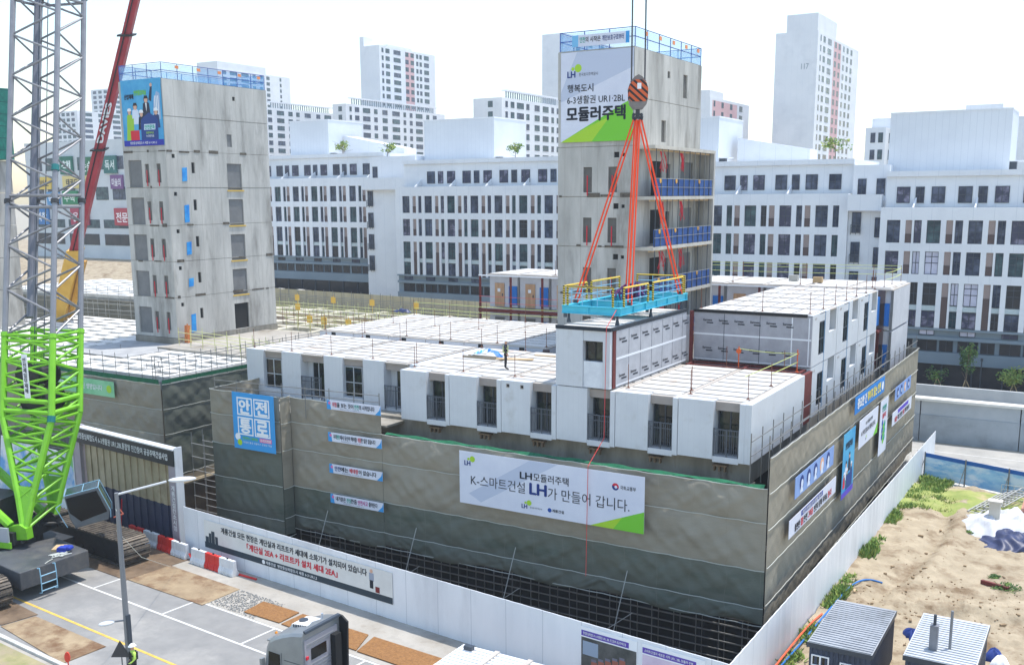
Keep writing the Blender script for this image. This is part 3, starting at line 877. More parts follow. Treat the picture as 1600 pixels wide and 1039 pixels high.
MB().box(-15.4, 77.76, 11.42, -14.9, 79.15, 11.6).build("landing", M_redsteel, t)
for y in (77.8, 78.9): MB().box(-15.25, y, 8.4, -15.05, y+0.18, 11.41).build("steel_post", M_redsteel, t)
MB().box(-16, 77.76, 8.4, -15.5, 79.1, 11.3).build("dark_inside", M_dark, t)

# ---------------------------------------------------------------- lifted module
LX0, LX1, LY0, LY1, LZ = -25.5, -22.25, 47.38, 58.0, 11.53
t = thing("lifted_module", "single white module just set on the roof below the blue lifting frame", "module", (LX0, LY0, LZ))
mb = MB(); planks(mb, LX0+0.05, LX1-0.05, LY0+0.1, LY1, LZ+3.2); mb.build("roof", [M_roof, M_roofgap], t)
MB().box(LX0+0.03, LY0+0.62, LZ+0.02, LX1-0.1, LY1-0.02, LZ+3.06).build("box_wall", M_memb, t)
MB().box(LX0, LY0, LZ+0.02, LX0+1.6, LY0+0.61, LZ+3.05).build("wide_panel", M_white, t)
MB().box(LX0+1.61, LY0+0.08, LZ+0.02, LX1-0.5, LY0+0.61, LZ+1.42).build("wrapped_sill", mat("plastic_wrap", rgb(206,210,216), rgb(222,226,230), 2, 0.35, bump=0.4, bscale=7), t)
MB().box(LX0+1.61, LY0+0.05, LZ+2.5, LX1-0.5, LY0+0.61, LZ+3.05).build("lintel_board", M_white, t)
window_y(t, LX0+1.66, LX1-0.52, LY0+0.3, LZ+1.46, LZ+2.48, M_black)
MB().box(LX1-0.49, LY0+0.02, LZ+0.02, LX1-0.08, LY0+0.61, LZ+3.05).build("narrow_panel", M_white, t)
MB().box(LX0-0.02, LY0-0.03, LZ+3.06, LX1, LY0+0.08, LZ+3.25).box(LX1-0.1, LY0+0.09, LZ+3.08, LX1+0.02, LY1, LZ+3.25).build("black_edge_trim", mat("dark_trim", rgb(44,50,58), None), t)
MB().box(LX1-0.09, LY0+0.3, LZ+0.02, LX1-0.01, LY0+0.6, LZ+3.05).build("red_corner_post", M_redsteel, t)
sw = MB().box(LX1-0.09, LY0+0.62, LZ+0.03, LX1, LY1, LZ+3.04).build("membrane_wall", mat("lit_membrane", rgb(160,161,166), rgb(174,175,180), 1.2, 0.7, bump=0.2, bscale=3), t)  # paler than the grey wrapped wall: the lit side's light is in its colour
for z0, z1 in ((0.1,0.18),(1.5,1.62)): MB().box(LX1+0.001, LY0+0.65, LZ+z0, LX1+0.008, LY1, LZ+z1).build("white_tape", M_tape, t)
for k in range(6):
    y = LY0+2.2+1.55*k
    MB().box(LX1+0.0005, y, LZ+0.1, LX1+0.006, y+0.03, LZ+3.0).build("dark_seam", M_frame, t)
for z in (2.5, 0.55):
    for k in range(7):
        y = LY0+1.0+1.5*k
        text(t, "Eurovent", (LX1+0.002, y, LZ+z), (0,1,0), (0,0,1), 0.75, 0.14, M_ink, 0.03, off=0.006)
        MB().quad((LX1+0.008,y+0.3,LZ+z-0.16),(LX1+0.008,y+0.95,LZ+z-0.16),(LX1+0.008,y+0.95,LZ+z-0.08),(LX1+0.008,y+0.3,LZ+z-0.08)).build("print", M_ink, t)

# ---------------------------------------------------------------- blue lifting frame, slings, hook
M_blue = mat("turquoise_paint", rgb(58,182,206), rgb(70,192,216), 1.5, 0.45)
M_hazy = plain("yellow_rail", 222,190,70, 0.5)
def hazmat():
    return mat("hazard_stripe", rgb(226,196,60), wave=((0.0, 0.5, 1.0), 0.13, rgb(24,24,24), 0.5), rough=0.6)
M_haz = hazmat()
FX0, FX1, FY0, FY1, FZ = -25.85, -22.35, 48.75, 58.3, 15.27
t = thing("lifting_rig", "turquoise steel lifting frame with yellow striped rails hanging over the module", "lifting frame", (-24.1, 53.5, FZ))
def ibeam(mb, p, q, h=0.42, w_=0.24):
    p, q = Vector(p), Vector(q); d = (q-p).normalized(); s = Vector((d.y, -d.x, 0))
    L = q-p
    mb.obox(p - s*w_/2, L, s*w_, Z*0.035); mb.obox(p - s*w_/2 + Z*(h-0.035), L, s*w_, Z*0.035); mb.obox(p - s*0.02 + Z*0.036, L, s*0.04, Z*(h-0.072))
    k = 1
    while k*1.6 < L.length-0.2:
        c = p + d*(1.6*k); mb.obox(c - s*w_*0.46 + Z*0.037, d*0.03, s*w_*0.92, Z*(h-0.074)); k += 1
for a, b in (((FX0,FY0),(FX1,FY0)), ((FX0,FY1),(FX1,FY1)), ((FX0+0.12,FY0+0.13),(FX0+0.12,FY1-0.13)), ((FX1-0.12,FY0+0.13),(FX1-0.12,FY1-0.13)),
             ((FX0+0.26,51.9),(FX1-0.26,51.9)), ((FX0+0.26,55.2),(FX1-0.26,55.2))):
    mb = MB(); ibeam(mb, (*a, FZ), (*b, FZ)); mb.build("beam", M_blue, t)
MB().box(FX0+0.3, 52.1, FZ+0.15, FX1-0.3, 53.9, FZ+0.2).build("deck_plate", M_blue, t)
for (x, y) in ((FX0+0.3,FY0+0.2),(FX1-0.3,FY0+0.2),(FX0+0.3,53.2),(FX1-0.2,53.2),(FX0+0.3,FY1-0.4),(FX1-0.2,FY1-0.4)):
    mb = MB().tube((x,y,FZ),(x,y,FZ-0.22),0.07,8).tube((x,y,FZ-0.22),(x,y,FZ-0.52),0.06,8,0.13)
    mb.build("locking_foot", M_frame, t)
    MB().box(x-0.3, y-0.06, FZ-0.26, x-0.14, y+0.06, FZ-0.01).build("twist_lock", M_rail, t)
def rail(x0, y0, x1, y1, topm):
    mb = MB(); h = FZ+0.42
    A, B = Vector((x0,y0,h)), Vector((x1,y1,h)); d = (B-A)
    o = MB().tube(A+Z*1.02, B+Z*1.02, 0.05, 6).build("top_rail", topm, t)
    m2 = MB()
    for zz in (0.35, 0.68): m2.tube(A+Z*zz, B+Z*zz, 0.022, 5)
    for f in (0.33, 0.66): m2.tube(A+d*f, A+d*f+Z*1.0, 0.022, 5)
    m2.build("mid_rail", plain("pale_blue_rail", 130,186,212), t)
    for q in (A, B): MB().box(q.x-0.045, q.y-0.045, q.z, q.x+0.045, q.y+0.045, q.z+1.05).build("striped_post", M_haz, t)
rail(FX0+0.05, FY0+0.1, FX0+0.05, 51.6, M_hazy); rail(FX0+0.05, 52.2, FX0+0.05, 56.0, M_hazy)
rail(FX0+0.3, FY0+0.05, FX1-0.5, FY0+0.05, M_haz)
rail(FX1-0.05, 49.2, FX1-0.05, 52.4, M_hazy); rail(FX1-0.05, 53.1, FX1-0.05, 57.6, M_hazy)
rail(FX0+0.2, FY1, FX1-0.2, FY1, M_haz)
# bundle of slings stowed on the frame
mb = MB()
for k in range(26):
    rr = random.Random(k)
    c = Vector((-24.3+rr.uniform(-0.5,0.5), 54.2+rr.uniform(-0.9,0.9), FZ+0.35))
    mb.path([c, c+Vector((rr.uniform(-.3,.3), rr.uniform(-.3,.3), 0.5+rr.random()*0.5)), c+Vector((rr.uniform(-.7,.7), rr.uniform(-.8,.8), 0.2))], 0.05, 5)
single(mb, "sling_bundle", mat("maroon_webbing", rgb(120,30,66), rgb(62,56,120), 2.2, 0.8), "tangle of maroon and violet slings stowed on the lifting frame", "slings", (-24.3, 54.2, FZ+0.3))
HK = Vector((-23.25, 52.5, 0))
M_strap = plain("orange_webbing", 238,78,36, 0.75)
apex = HK + Z*25.55
for x, y, lab in ((FX0+0.12, 50.1, "to the near left corner of the turquoise frame"), (FX0+0.12, 57.0, "to the far left corner of the turquoise frame"),
                  (FX1-0.12, 50.1, "to the near right corner of the turquoise frame"), (FX1-0.12, 57.4, "to the far right corner of the turquoise frame")):
    t = thing("lifting_sling", "orange webbing sling from the hook "+lab, "sling", (x, y, FZ+0.42), "orange lifting slings")
    e = Vector((x, y, FZ+0.44)); a = apex + Vector(((x+24.1)*0.06, (y-53.6)*0.03, 0))
    d = (e-a).normalized(); s = Vector((math.cos(_y), math.sin(_y), 0))*0.09
    for sg in (-1, 1):
        MB().tube(a+s*sg, e+s*sg*1.1, 0.048, 6).build("webbing", M_strap, t)
    MB().box(x-0.1, y-0.1, FZ+0.425, x+0.1, y+0.1, FZ+0.6).build("shackle", M_frame, t)
t = thing("hook_block", "orange and black striped crane hook block over the lifting frame", "hook block", (HK.x, HK.y, 25.2))
M_hstripe = mat("hook_stripe", rgb(206,92,44), wave=((0.75, 0.45, 1.0), 0.36, rgb(34,32,34), 0.42), rough=0.55)
s_ = Vector((math.cos(_y), math.sin(_y), 0)); f_ = Vector((-math.sin(_y), math.cos(_y), 0))
pl = [(-0.5,0.0),(-0.36,-0.12),(0.36,-0.12),(0.5,0.0),(0.52,0.55),(0.42,0.86),(0.2,1.02),(-0.2,1.02),(-0.42,0.86),(-0.52,0.55)]
MB().prism(pl, HK - f_*0.3 + Z*26.62, s_, Z, f_*0.06).build("side_plate", M_hstripe, t)
MB().prism(pl, HK + f_*0.24 + Z*26.62, s_, Z, f_*0.06).build("side_plate", M_hstripe, t)
M_hg = mat("hook_grey", rgb(112,106,104), rgb(130,122,118), 3, 0.5)
MB().prism([(-0.42,0),(0.42,0),(0.2,0.25),(0,0.36),(-0.2,0.25)], HK - f_*0.22 + Z*27.56, s_, Z, f_*0.44).build("top_cheek", M_hg, t)
MB().prism([(-0.5,0),(0.5,0),(0.44,-0.25),(0.24,-0.5),(-0.24,-0.5),(-0.44,-0.25)], HK - f_*0.28 + Z*26.6, s_, Z, f_*0.56).build("lower_cheek", M_hg, t)
MB().tube(HK-f_*0.2+Z*27.1, HK+f_*0.2+Z*27.1, 0.4, 16).build("sheave", M_frame, t)
MB().quad(HK-f_*0.312-s_*0.08+Z*27.15, HK-f_*0.312+s_*0.14+Z*27.15, HK-f_*0.312+s_*0.14+Z*27.46, HK-f_*0.312-s_*0.08+Z*27.46).build("plate_label", M_whitei, t)
mb = MB().tube(HK+Z*26.1, HK+Z*25.6, 0.12, 8)
for sg in (-1, 1):
    pts = [HK+Z*25.75, HK+s_*0.2*sg+Z*25.55, HK+s_*0.24*sg+Z*25.75, HK+s_*0.18*sg+Z*25.9]
    mb.path(pts, 0.085, 7)
mb.build("ramshorn_hook", plain("hook_black", 52,56,62, 0.5), t)
for sg in (-0.36, 0.36):
    single(MB().tube(HK+s_*sg+Z*27.4, HK+s_*sg*1.0+f_*0.4+Z*60, 0.045, 5), "hoist_rope", plain("steel_rope", 70,70,74, 0.5), "dark hoist rope rising from the %s side of the hook block" % ("left" if sg < 0 else "right"), "rope", tuple(HK+Z*27.4))
single(MB().path([(-22.55,48.6,15.6),(-22.5,47.3,14.8),(-22.47,47.1,9.0),(-22.5,45.3,7.9),(-22.55,45.25,2.0)], 0.018, 4), "tag_line", plain("red_cord", 214,70,66), "thin red tag line hanging from the lifting frame down the netting", "rope", (-22.5, 47, 12))

# ---------------------------------------------------------------- concrete stair towers
M_bluenet = mat("blue_rail_net", rgb(66,146,206), rgb(110,180,226), 1.0, 0.8, alpha=0.42)
M_bluenetd = mat("blue_safety_mesh", rgb(40,76,138), rgb(58,98,162), 1.2, 0.8, alpha=0.8)
M_railblue = plain("blue_rail", 40,70,150, 0.5)
M_bluewrap = mat("blue_wrap", rgb(20,120,200), rgb(60,160,220), 2.0, 0.5)
M_orangeflag = plain("orange_flag", 226,140,90)
M_ply = mat("plywood", rgb(176,150,112), rgb(196,170,132), 1.5, 0.8)
class Tower: pass
def stair_tower(label, x0, x1, y0, y1, joints, neg_y, pos_x):
    """core with openings: neg_y list of (xa, xb, za, zb, mat) on -y face, pos_x list of (ya, yb, za, zb, mat) on +x face"""
    t = thing("stair_tower", label, "tower", (x1, y0, joints[0]))
    th = 0.35
    for k in range(len(joints)-1):
        z0, z1 = joints[k], joints[k+1]
        j = random.Random(k*7+int(x0)); dx = j.uniform(-0.02, 0.02); dy = j.uniform(-0.02, 0.02)
        mb = MB()
        def face(a0, a1, holes, fn):
            hs = [(h[0], h[1], max(h[2], z0+0.03), min(h[3], z1-0.03)) for h in holes if min(h[3], z1)-max(h[2], z0) > 0.12]
            xs = sorted(set([a0, a1] + [h[0] for h in hs] + [h[1] for h in hs]))
            for xa, xb in zip(xs[:-1], xs[1:]):
                cut = sorted([(h[2], h[3]) for h in hs if h[0] <= xa+1e-6 and h[1] >= xb-1e-6])
                zc = z0+0.02
                for c0, c1 in cut:
                    if c0 > zc: fn(xa, xb, zc, c0)
                    zc = c1
                if zc < z1-0.02: fn(xa, xb, zc, z1-0.02)
        face(x0, x1-th, neg_y, lambda a, b, c, d: mb.box(a+dx, y0+dy, c, b+dx, y0+th+dy, d))
        face(y0, y1, pos_x, lambda a, b, c, d: mb.box(x1-th+dx, a+dy, c, x1+dx, b+dy, d))
        mb.box(x0+dx, y0+th+dy, z0+0.02, x0+th+dx, y1+dy, z1-0.02)
        mb.box(x0+th+dx, y1-th+dy, z0+0.02, x1-th+dx, y1+dy, z1-0.02)
        mb.build("storey_wall", M_conc, t)
        MB().box(x0+0.05, y0+0.05, z1-0.021, x1-0.05, y1-0.05, z1+0.021).build("floor_joint", M_concd, t)
    for (a, b, c, d, m_) in neg_y: MB().box(a-0.02, y0+0.12, c-0.02, b+0.02, y0+0.2, d+0.02).build("opening_infill", m_, t)  # dark fills stand in for shade inside holes and slits; grey ones are boards
    for (a, b, c, d, m_) in pos_x: MB().box(x1-0.2, a-0.02, c-0.02, x1-0.12, b+0.02, d+0.02).build("opening_infill", m_, t)
    return t
def top_rail(label, x0, x1, y0, y1, z, h, step=1.9):
    t = thing("edge_railing", label, "railing", (x1, y0, z))
    A = [(x0,y0),(x1,y0),(x1,y1),(x0,y1)]
    net = MB(); bars = MB(); first = None
    for k in range(4):
        a, b = Vector((*A[k],z)), Vector((*A[(k+1)%4],z)); d = b-a; n = max(2, round(d.length/step))
        for zz in (h*0.52, h): MB().tube(a+Z*zz, b+Z*zz, 0.03, 5).build("rail", M_railblue, t)
        for i in range(n):
            p = a+d*(i/n)
            if first is None: first = MB().tube(p, p+Z*h, 0.03, 5).build("post", M_railblue, t); base = p
            else:
                c = first.copy(); COL.objects.link(c); c.parent = t; c.location = p-base
        net.quad(a, b, b+Z*h*0.95, a+Z*h*0.95)
    net.build("mesh_screen", M_bluenet, t)
    for k in range(5):
        p = Vector((x1+0.05, y0+(y1-y0)*(0.12+0.2*k), z+h*0.85)); MB().box(p.x, p.y, p.z-0.2, p.x+0.03, p.y+0.4, p.z+0.05).build("orange_flag", M_orangeflag, t)
    return t
# right tower with the lime banner
TRX0, TRX1, TRY0, TRY1 = -33.25, -27.7, 62.0, 74.0
D = M_dark; S = M_greyboard
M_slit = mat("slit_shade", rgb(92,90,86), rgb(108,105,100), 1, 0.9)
ny = []
for zt in (23.38, 20.07, 16.75, 13.45):
    ny += [(-31.33, -30.69, zt-1.65, zt, M_slit), (-29.5, -28.85, zt-1.65, zt, M_slit)]
    ny += [(-29.1, -28.72, zt+0.58, zt+0.94, D), (-28.52, -28.28, zt+0.64, zt+0.86, D)]
px = [(67.5,67.95,29.4,29.85,D), (70.4,71.2,28.3,29.9,M_slit), (66.5,67.3,25.1,26.55,M_slit)]
for zf in (21.45, 18.2, 14.95, 11.7):
    px += [(64.9,66.9,zf+0.05,zf+2.35,D), (67.6,68.3,zf+0.75,zf+2.2,D), (70.2,72.6,zf+0.05,zf+2.4,S)]
tR = stair_tower("weathered concrete stair tower with the large lime cornered banner", TRX0, TRX1, TRY0, TRY1, [8.4,11.7,14.95,18.15,21.45,24.7,27.75,30.85], ny, px)
for zt in (23.38, 20.07, 16.75):
    for x in (-31.0, -29.18): MB().box(x-0.03, 61.93, zt-1.85, x+0.03, 61.98, zt-0.55).build("red_cord", M_redi, tR)
# balcony slabs with props and blue mesh on the lot side
for k, zf in enumerate((11.7, 14.95, 18.15, 21.45)):
    MB().box(TRX1+0.001, 62.5, zf-0.22, TRX1+1.3, 73.6, zf).build("balcony_slab", mat("slab_edge", rgb(178,172,160), rgb(198,192,180), 1.2, 0.85), tR)
MB().box(TRX1+0.001, 62.5, 24.5, TRX1+1.3, 73.9, 24.72).build("balcony_slab", MATS["slab_edge"], tR)
MB().box(TRX1+0.001, 73.62, 11.7, TRX1+1.3, 73.9, 24.49).build("fin_wall", M_conc, tR)
first = None
for k, zf in enumerate((11.7, 14.95, 18.15, 21.45)):
    zt = (14.73, 17.93, 21.23, 24.5)[k]
    scr = MB().box(TRX1+1.2, 62.7, zf+0.02, TRX1+1.22, 73.5, zf+1.15).build("mesh_screen", M_bluenetd, tR)
    for i in range(11):
        y = 62.8+1.0*i
        q = MB().tube((TRX1+1.26, y, zf), (TRX1+1.26, y, zt), 0.03, 5).build("prop", M_pipe if i % 2 else M_frame, tR)
    for zz in (0.6, 1.15): MB().tube((TRX1+1.31, 62.6, zf+zz), (TRX1+1.31, 73.5, zf+zz), 0.022, 4).build("rail", M_pipel, tR)
    MB().box(TRX1+0.9, 62.55, zt-0.12, TRX1+1.0, 73.5, zt-0.01).build("timber_edge", M_ply, tR)
    for y in (64.6, 68.2):
        mb = MB(); rr = random.Random(int(y*10+k))
        for _ in range(9):
            p = Vector((TRX1+0.9, y+rr.uniform(-0.4,0.4), zt-0.1)); mb.path([p, p+Vector((0.1, rr.uniform(-.3,.3), -0.5)), p+Vector((0.15, rr.uniform(-.5,.5), -1.0-rr.random()*0.5))], 0.022, 4)
        mb.build("red_cord", M_redi, tR)
    for y in (63.6, 66.4, 70.8): MB().prism([(0.16*math.cos(a*0.7854),0.16*math.sin(a*0.7854)) for a in range(8)], (TRX1+1.24, y, zf+1.0), (0,1,0), Z, (0.03,0,0)).build("warning_disc", plain("amber_disc", 226,170,80), tR)
top_rail("blue mesh guard rail round the roof of the lime banner tower", TRX0+0.1, TRX1-0.05, TRY0+0.1, TRY1-0.1, 30.86, 1.2)
bn = banner("tower_banner", "large white and lime banner with black headline on the concrete tower", (-33.0, 61.93, 25.02), (1,0,0), 5.25, 5.75, M_banner)
bpoly(bn, [(0,0),(5.25,0),(5.25,2.65),(4.5,2.3)], M_lime); bpoly(bn, [(0,0),(2.3,0),(3.6,1.55),(2.0,0.95)], M_limey, off=0.007)
bpoly(bn, [(1.2,5.75),(5.25,5.75),(5.25,4.6),(0,2.6),(0,3.2)], mat("banner_tint", rgb(188,196,214), None), off=0.004)
lh_logo(bn, 0.5, 4.15, 0.52); btext(bn, "한국토지주택공사", 1.35, 4.2, 1.4, 0.22, M_ink, 0.0)
btext(bn, "행복도시", 0.5, 3.2, 1.9, 0.5, M_ink, 0.02); btext(bn, "6-3생활권 UR1·2BL", 0.48, 2.45, 4.2, 0.52, M_ink, 0.01); btext(bn, "모듈러주택", 0.45, 1.35, 4.25, 0.9, M_ink, 0.045)
bn = banner("slogan_banner", "small slogan banner tied to the roof railing of the lime banner tower", (-32.2, 61.98, 31.1), (1,0,0), 4.1, 0.72, M_banner)
brect(bn, 0, 0, 0.45, 0.72, M_skyl); brect(bn, 3.85, 0, 4.1, 0.72, M_sky)
bwords(bn, [("안전", M_teal), ("의 시작은 ", M_ink), ("개인보호구로부터", M_navy)], 0.55, 0.24, 3.2, 0.34)

# left tower with the poster
TLX0, TLX1, TLY0, TLY1 = -78.5, -72.9, 63.1, 75.8
ny = []; px = []
for k, zt in enumerate((24.87, 21.57, 18.27, 14.98, 11.69)):
    ny += [(-77.9, -76.13, zt-2.4, zt, S), (-75.72, -75.2, zt-2.0, zt-0.35, M_slit), (-74.2, -73.68, zt-2.0, zt-0.35, M_slit)]
    zr = zt-0.2
    px += [(70.2, 72.05, zr-2.42 if k < 4 else 9.05, zr, S if k < 4 else D), (65.92, 66.3, zr-0.95, zr, D)]
    px += [(63.74, 64.1, zt+0.14, zt+0.48, D)]
px += [(70.4,71.0,26.2,27.35,S), (71.33,71.65,30.45,30.82,D)]
tL = stair_tower("weathered concrete stair tower with the blue campaign poster", TLX0, TLX1, TLY0, TLY1, [9.0,12.65,15.9,19.1,22.45,25.6,28.6,31.75], ny, px)
MB().box(TLX0-0.05, TLY0-0.05, 8.42, TLX1+0.05, TLY1+0.05, 8.99).build("plinth", M_concd, tL)
for k, zt in enumerate((24.87, 21.57, 18.27, 14.98, 11.69)):
    for x in (-75.45, -73.92): MB().box(x-0.03, 63.02, zt-2.3, x+0.03, 63.08, zt-0.9).build("red_cord", M_redi, tL)
    zr = zt-0.2; h = (1.25,1.6,1.2,0.8,1.7)[k]
    MB().prism([(0,0),(0.55,0.06),(0.6,h),(0.05,h-0.05)], (TLX1+0.005, 64.75, zr-0.45-h), (0,1,0), Z, (0.03,0,0)).build("blue_wrap", M_bluewrap, tL)
    if k < 4: MB().box(TLX1+0.005, 70.1, zr-2.56, TLX1+0.07, 72.2, zr-2.44).build("yellow_kicker", plain("ochre_board", 206,170,70), tL)
M_joint = mat("joint_stain", rgb(74,68,60), rgb(112,104,92), 3.0, 0.95)
def stains(tw, x0, x1, y0, y1, zs, seed):
    rr = random.Random(seed)
    for zj in zs:
        x = x0+rr.uniform(0,0.5)
        while x < x1-0.5:
            l = rr.uniform(0.2,1.5); l = min(l, x1-x-0.1)
            if rr.random() < 0.62: MB().box(x, y0-0.03, zj-rr.uniform(0.04,0.12), x+l, y0-0.021, zj+rr.uniform(0.04,0.2)).build("joint_stain", M_joint, tw)
            x += l+rr.uniform(0.02,0.5)
        y = y0+rr.uniform(0,0.5)
        while y < y1-0.5:
            l = min(rr.uniform(0.3,1.8), y1-y-0.1)
            if rr.random() < 0.45: MB().box(x1+0.021, y, zj-rr.uniform(0.04,0.12), x1+0.03, y+l, zj+rr.uniform(0.04,0.2)).build("joint_stain", M_joint, tw)
            y += l+rr.uniform(0.1,1.2)
stains(tL, TLX0, TLX1, TLY0, TLY1, (12.65,15.9,19.1,22.45,25.6), 5)
stains(tR, TRX0, TRX1, TRY0, 62.4, (15.0,18.2,21.5), 9)
top_rail("blue mesh guard rail round the roof of the poster tower", TLX0+0.1, TLX1-0.05, TLY0+0.1, TLY1-0.1, 31.76, 1.35)
single(MB().prism([(0,0),(0.5,0.05),(0.45,1.7),(0.1,1.75)], (TLX1+0.5, 63.4, 8.45), (0,1,0), Z, (0.4,0,0)).prism([(0.05,0),(0.2,0),(0.15,1.9),(0.08,1.9)], (TLX1+0.92, 63.3, 8.45), (0,1,0), Z, (0.1,0,0)), "timber_stack", mat("orange_timber", rgb(186,104,54), rgb(206,128,76), 6, 0.8), "orange timber planks leaning at the foot of the poster tower", "timber", (TLX1+0.6, 63.5, 8.45))
bn = banner("campaign_poster", "blue safety campaign poster with printed people on the left tower", (-78.1, 63.0, 26.1), (1,0,0), 5.2, 5.7, mat("poster_blue", rgb(48,142,198), rgb(84,172,212), 0.6, 0.7), cat="poster")
brect(bn, 0, 0, 5.2, 0.5, plain("deep_blue_print", 40,48,160))
btext(bn, "행정중심복합도시 세종 6-3 UR1,2", 0.8, 0.13, 3.5, 0.25, M_whitei, 0.01)
def pperson(x, y, s, coat, hat, skin=(224,178,154), hair=(40,32,32)):
    bpoly(bn, [(x-0.55*s,y-1.6*s),(x+0.55*s,y-1.6*s),(x+0.42*s,y-0.35*s),(x+0.15*s,y-0.22*s),(x-0.15*s,y-0.22*s),(x-0.42*s,y-0.35*s)], coat, "figure_print", 0.008)
    bdisc(bn, x, y+0.02*s, 0.31*s, plain("hair%d%d%d" % hair, *hair), "figure_print", 0.009)
    bpoly(bn, [(x+0.24*s*math.cos(a*0.449), y-0.02*s+0.29*s*math.sin(a*0.449)) for a in range(14)], plain("skin_print", *skin), "figure_print", 0.010)
    if hat: bpoly(bn, [(x-0.34*s,y+0.1*s),(x+0.34*s,y+0.1*s),(x+0.26*s,y+0.36*s),(x,y+0.44*s),(x-0.26*s,y+0.36*s)], M_whitei, "figure_print", 0.012)
    else: bpoly(bn, [(x-0.27*s,y+0.08*s),(x+0.27*s,y+0.08*s),(x+0.2*s,y+0.34*s),(x-0.2*s,y+0.34*s)], plain("hair%d%d%d" % hair, *hair), "figure_print", 0.012)
bpoly(bn, [(4.0,2.2),(5.0,2.2),(5.0,4.4),(4.6,4.6),(4.2,3.9)], plain("site_print", 150,176,206), "figure_print", 0.006)
for x in (4.3,4.5,4.72): brect(bn, x, 2.6, x+0.1, 4.2, M_whitei, "figure_print", 0.007)
M_suit = plain("suit_print", 36,44,66); M_lwhite = plain("blouse_print", 210,220,236); M_vest = plain("vest_print", 150,196,60)
bpoly(bn, [(3.55,3.9),(3.9,3.75),(4.1,5.0),(3.85,5.05)], M_suit, "figure_print", 0.008); bdisc(bn, 3.95, 5.15, 0.16, plain("skin_print",224,178,154), "figure_print", 0.009)
pperson(3.2, 3.95, 0.95, M_suit, False); bpoly(bn, [(3.1,3.65),(3.3,3.65),(3.22,2.9)], M_whitei, "figure_print", 0.011)
pperson(1.75, 3.4, 0.95, M_lwhite, False); pperson(0.95, 2.95, 0.8, M_vest, True); brect(bn, 0.95, 0.5, 2.1, 1.35, M_redi, "figure_print", 0.009)
pperson(2.5, 2.75, 0.85, M_suit, True); pperson(4.4, 2.85, 0.85, plain("navy_jacket_print",40,60,110), True)
bpoly(bn, [(0.4,0.5),(1.4,0.5),(1.5,2.4),(0.6,2.3)], M_vest, "figure_print", 0.0085)
sh = [(2.35,0.5),(4.55,0.5),(4.6,2.2),(4.35,2.4),(3.5,2.85),(2.65,2.4),(2.4,2.2)]
bpoly(bn, sh, plain("shield_print", 30,62,130), "shield_print", 0.014)
bpoly(bn, [(2.75,1.35),(4.2,1.35),(4.25,1.85),(2.8,1.85)], M_lwhite, "shield_print", 0.016)
btext(bn, "안전문화", 2.85, 1.4, 1.3, 0.38, M_teal, 0.05, off=0.018); btext(bn, "안전하이소", 3.0, 1.0, 1.0, 0.2, M_limey, 0.03, off=0.018); btext(bn, "누구든지요", 3.0, 0.72, 1.0, 0.2, M_whitei, 0.03, off=0.018)
btext(bn, "산업재해", 0.4, 4.05, 1.2, 0.42, M_ink, 0.06); btext(bn, "안전점검의날", 1.7, 4.35, 1.6, 0.42, M_lime, 0.06)

# third tower at the left edge
t = thing("stair_tower", "concrete stair tower with a green net top cut by the left edge", "tower", (-103, 58, 8.4))
MB().box(-107, 58, 8.4, -99.6, 66, 12.2).build("storey_wall", M_conc, t)
for k in range(4): MB().box(-107, 58+0.01*k, 12.25+3.3*k, -99.6-0.02*k, 66, 15.5+3.3*k).build("storey_wall", M_conc, t)
mb = MB().box(-107.3, 57.7, 25.5, -99.2, 66.2, 32.6)
mb.build("green_net_wrap", mat("teal_net", rgb(20,96,86), rgb(34,124,108), 2.0, 0.9, wave=((0,0,1), 1.2, rgb(14,70,64), 0.06)), t)

# ---------------------------------------------------------------- left podium with coffered slab and netting
t = thing("podium_building", "podium with a pale coffered deck carrying the poster tower", "building", (-80, 62, 0))
M_beam = mat("pale_deck_beam", rgb(206,204,198), rgb(222,219,213), 0.8, 0.85, c3=rgb(176,172,164), s3=0.5, k3=(0.5,0.7))
MB().box(-104, 51.0, 7.35, -60.4, 74, 7.95).build("deck", mat("coffer_floor", rgb(150,148,143), rgb(172,169,163), 0.8, 0.9), t)
mb = MB()
for k in range(14): mb.box(-104, 51.0+1.72*k, 7.96, -60.4, 51.0+1.72*k+0.85, 8.38)
for k in range(14): mb.box(-103.9+3.3*k, 51.05, 7.97, -103.9+3.3*k+0.95, 73.9, 8.385)
mb.build("deck_beams", M_beam, t)
MB().box(-103.5, 51.6, -3.4, -61, 73.5, 7.34).build("inner_wall", M_concd, t)
MB().box(-72.5, 60.4, 8.39, -60.5, 74, 8.6).build("finished_or_shaded_slab", M_pave, t)
MB().box(-79, 55.5, 8.39, -71, 62.9, 8.44).build("finished_or_shaded_slab", mat("shaded_slab", rgb(150,150,150), rgb(172,172,170), 0.8, 0.9), t)  # grey patch paints the tower's shadow on the deck before it
for k in range(26):
    rr = random.Random(k+50); x = rr.uniform(-98,-62); y = rr.uniform(52,60)
    MB().tube((x,y,8.3),(x,y,8.75),0.03,5).build("starter_bar", M_pipe, t)
S_lb = [-0.2, 1.8, 2.9, 4.4, 6.3, 8.15]
netting("grey brown dust net behind the gate under the green printed banner", (-92, 50.2), (-59.3, 49.45), S_lb, seed=11, greens=2)
netting("shaded dust net on the side of the left podium facing the passage tower", (-59.25, 49.5), (-59.0, 62), [1.2, 4.4, 6.3, 8.15], seed=12, greens=3, fold=0.35, amp=0.08)
single(MB().grid(lambda a, b: Vector((-92+32.7*a, 50.12-0.75*a-0.06, 8.2+0.34*b+0.03*math.sin(a*60)*(1-b))), 80, 2), "green_net_strip", M_netgreen, "bright green net strip along the street edge of the left podium", "netting", (-92, 50.2, 8.2))
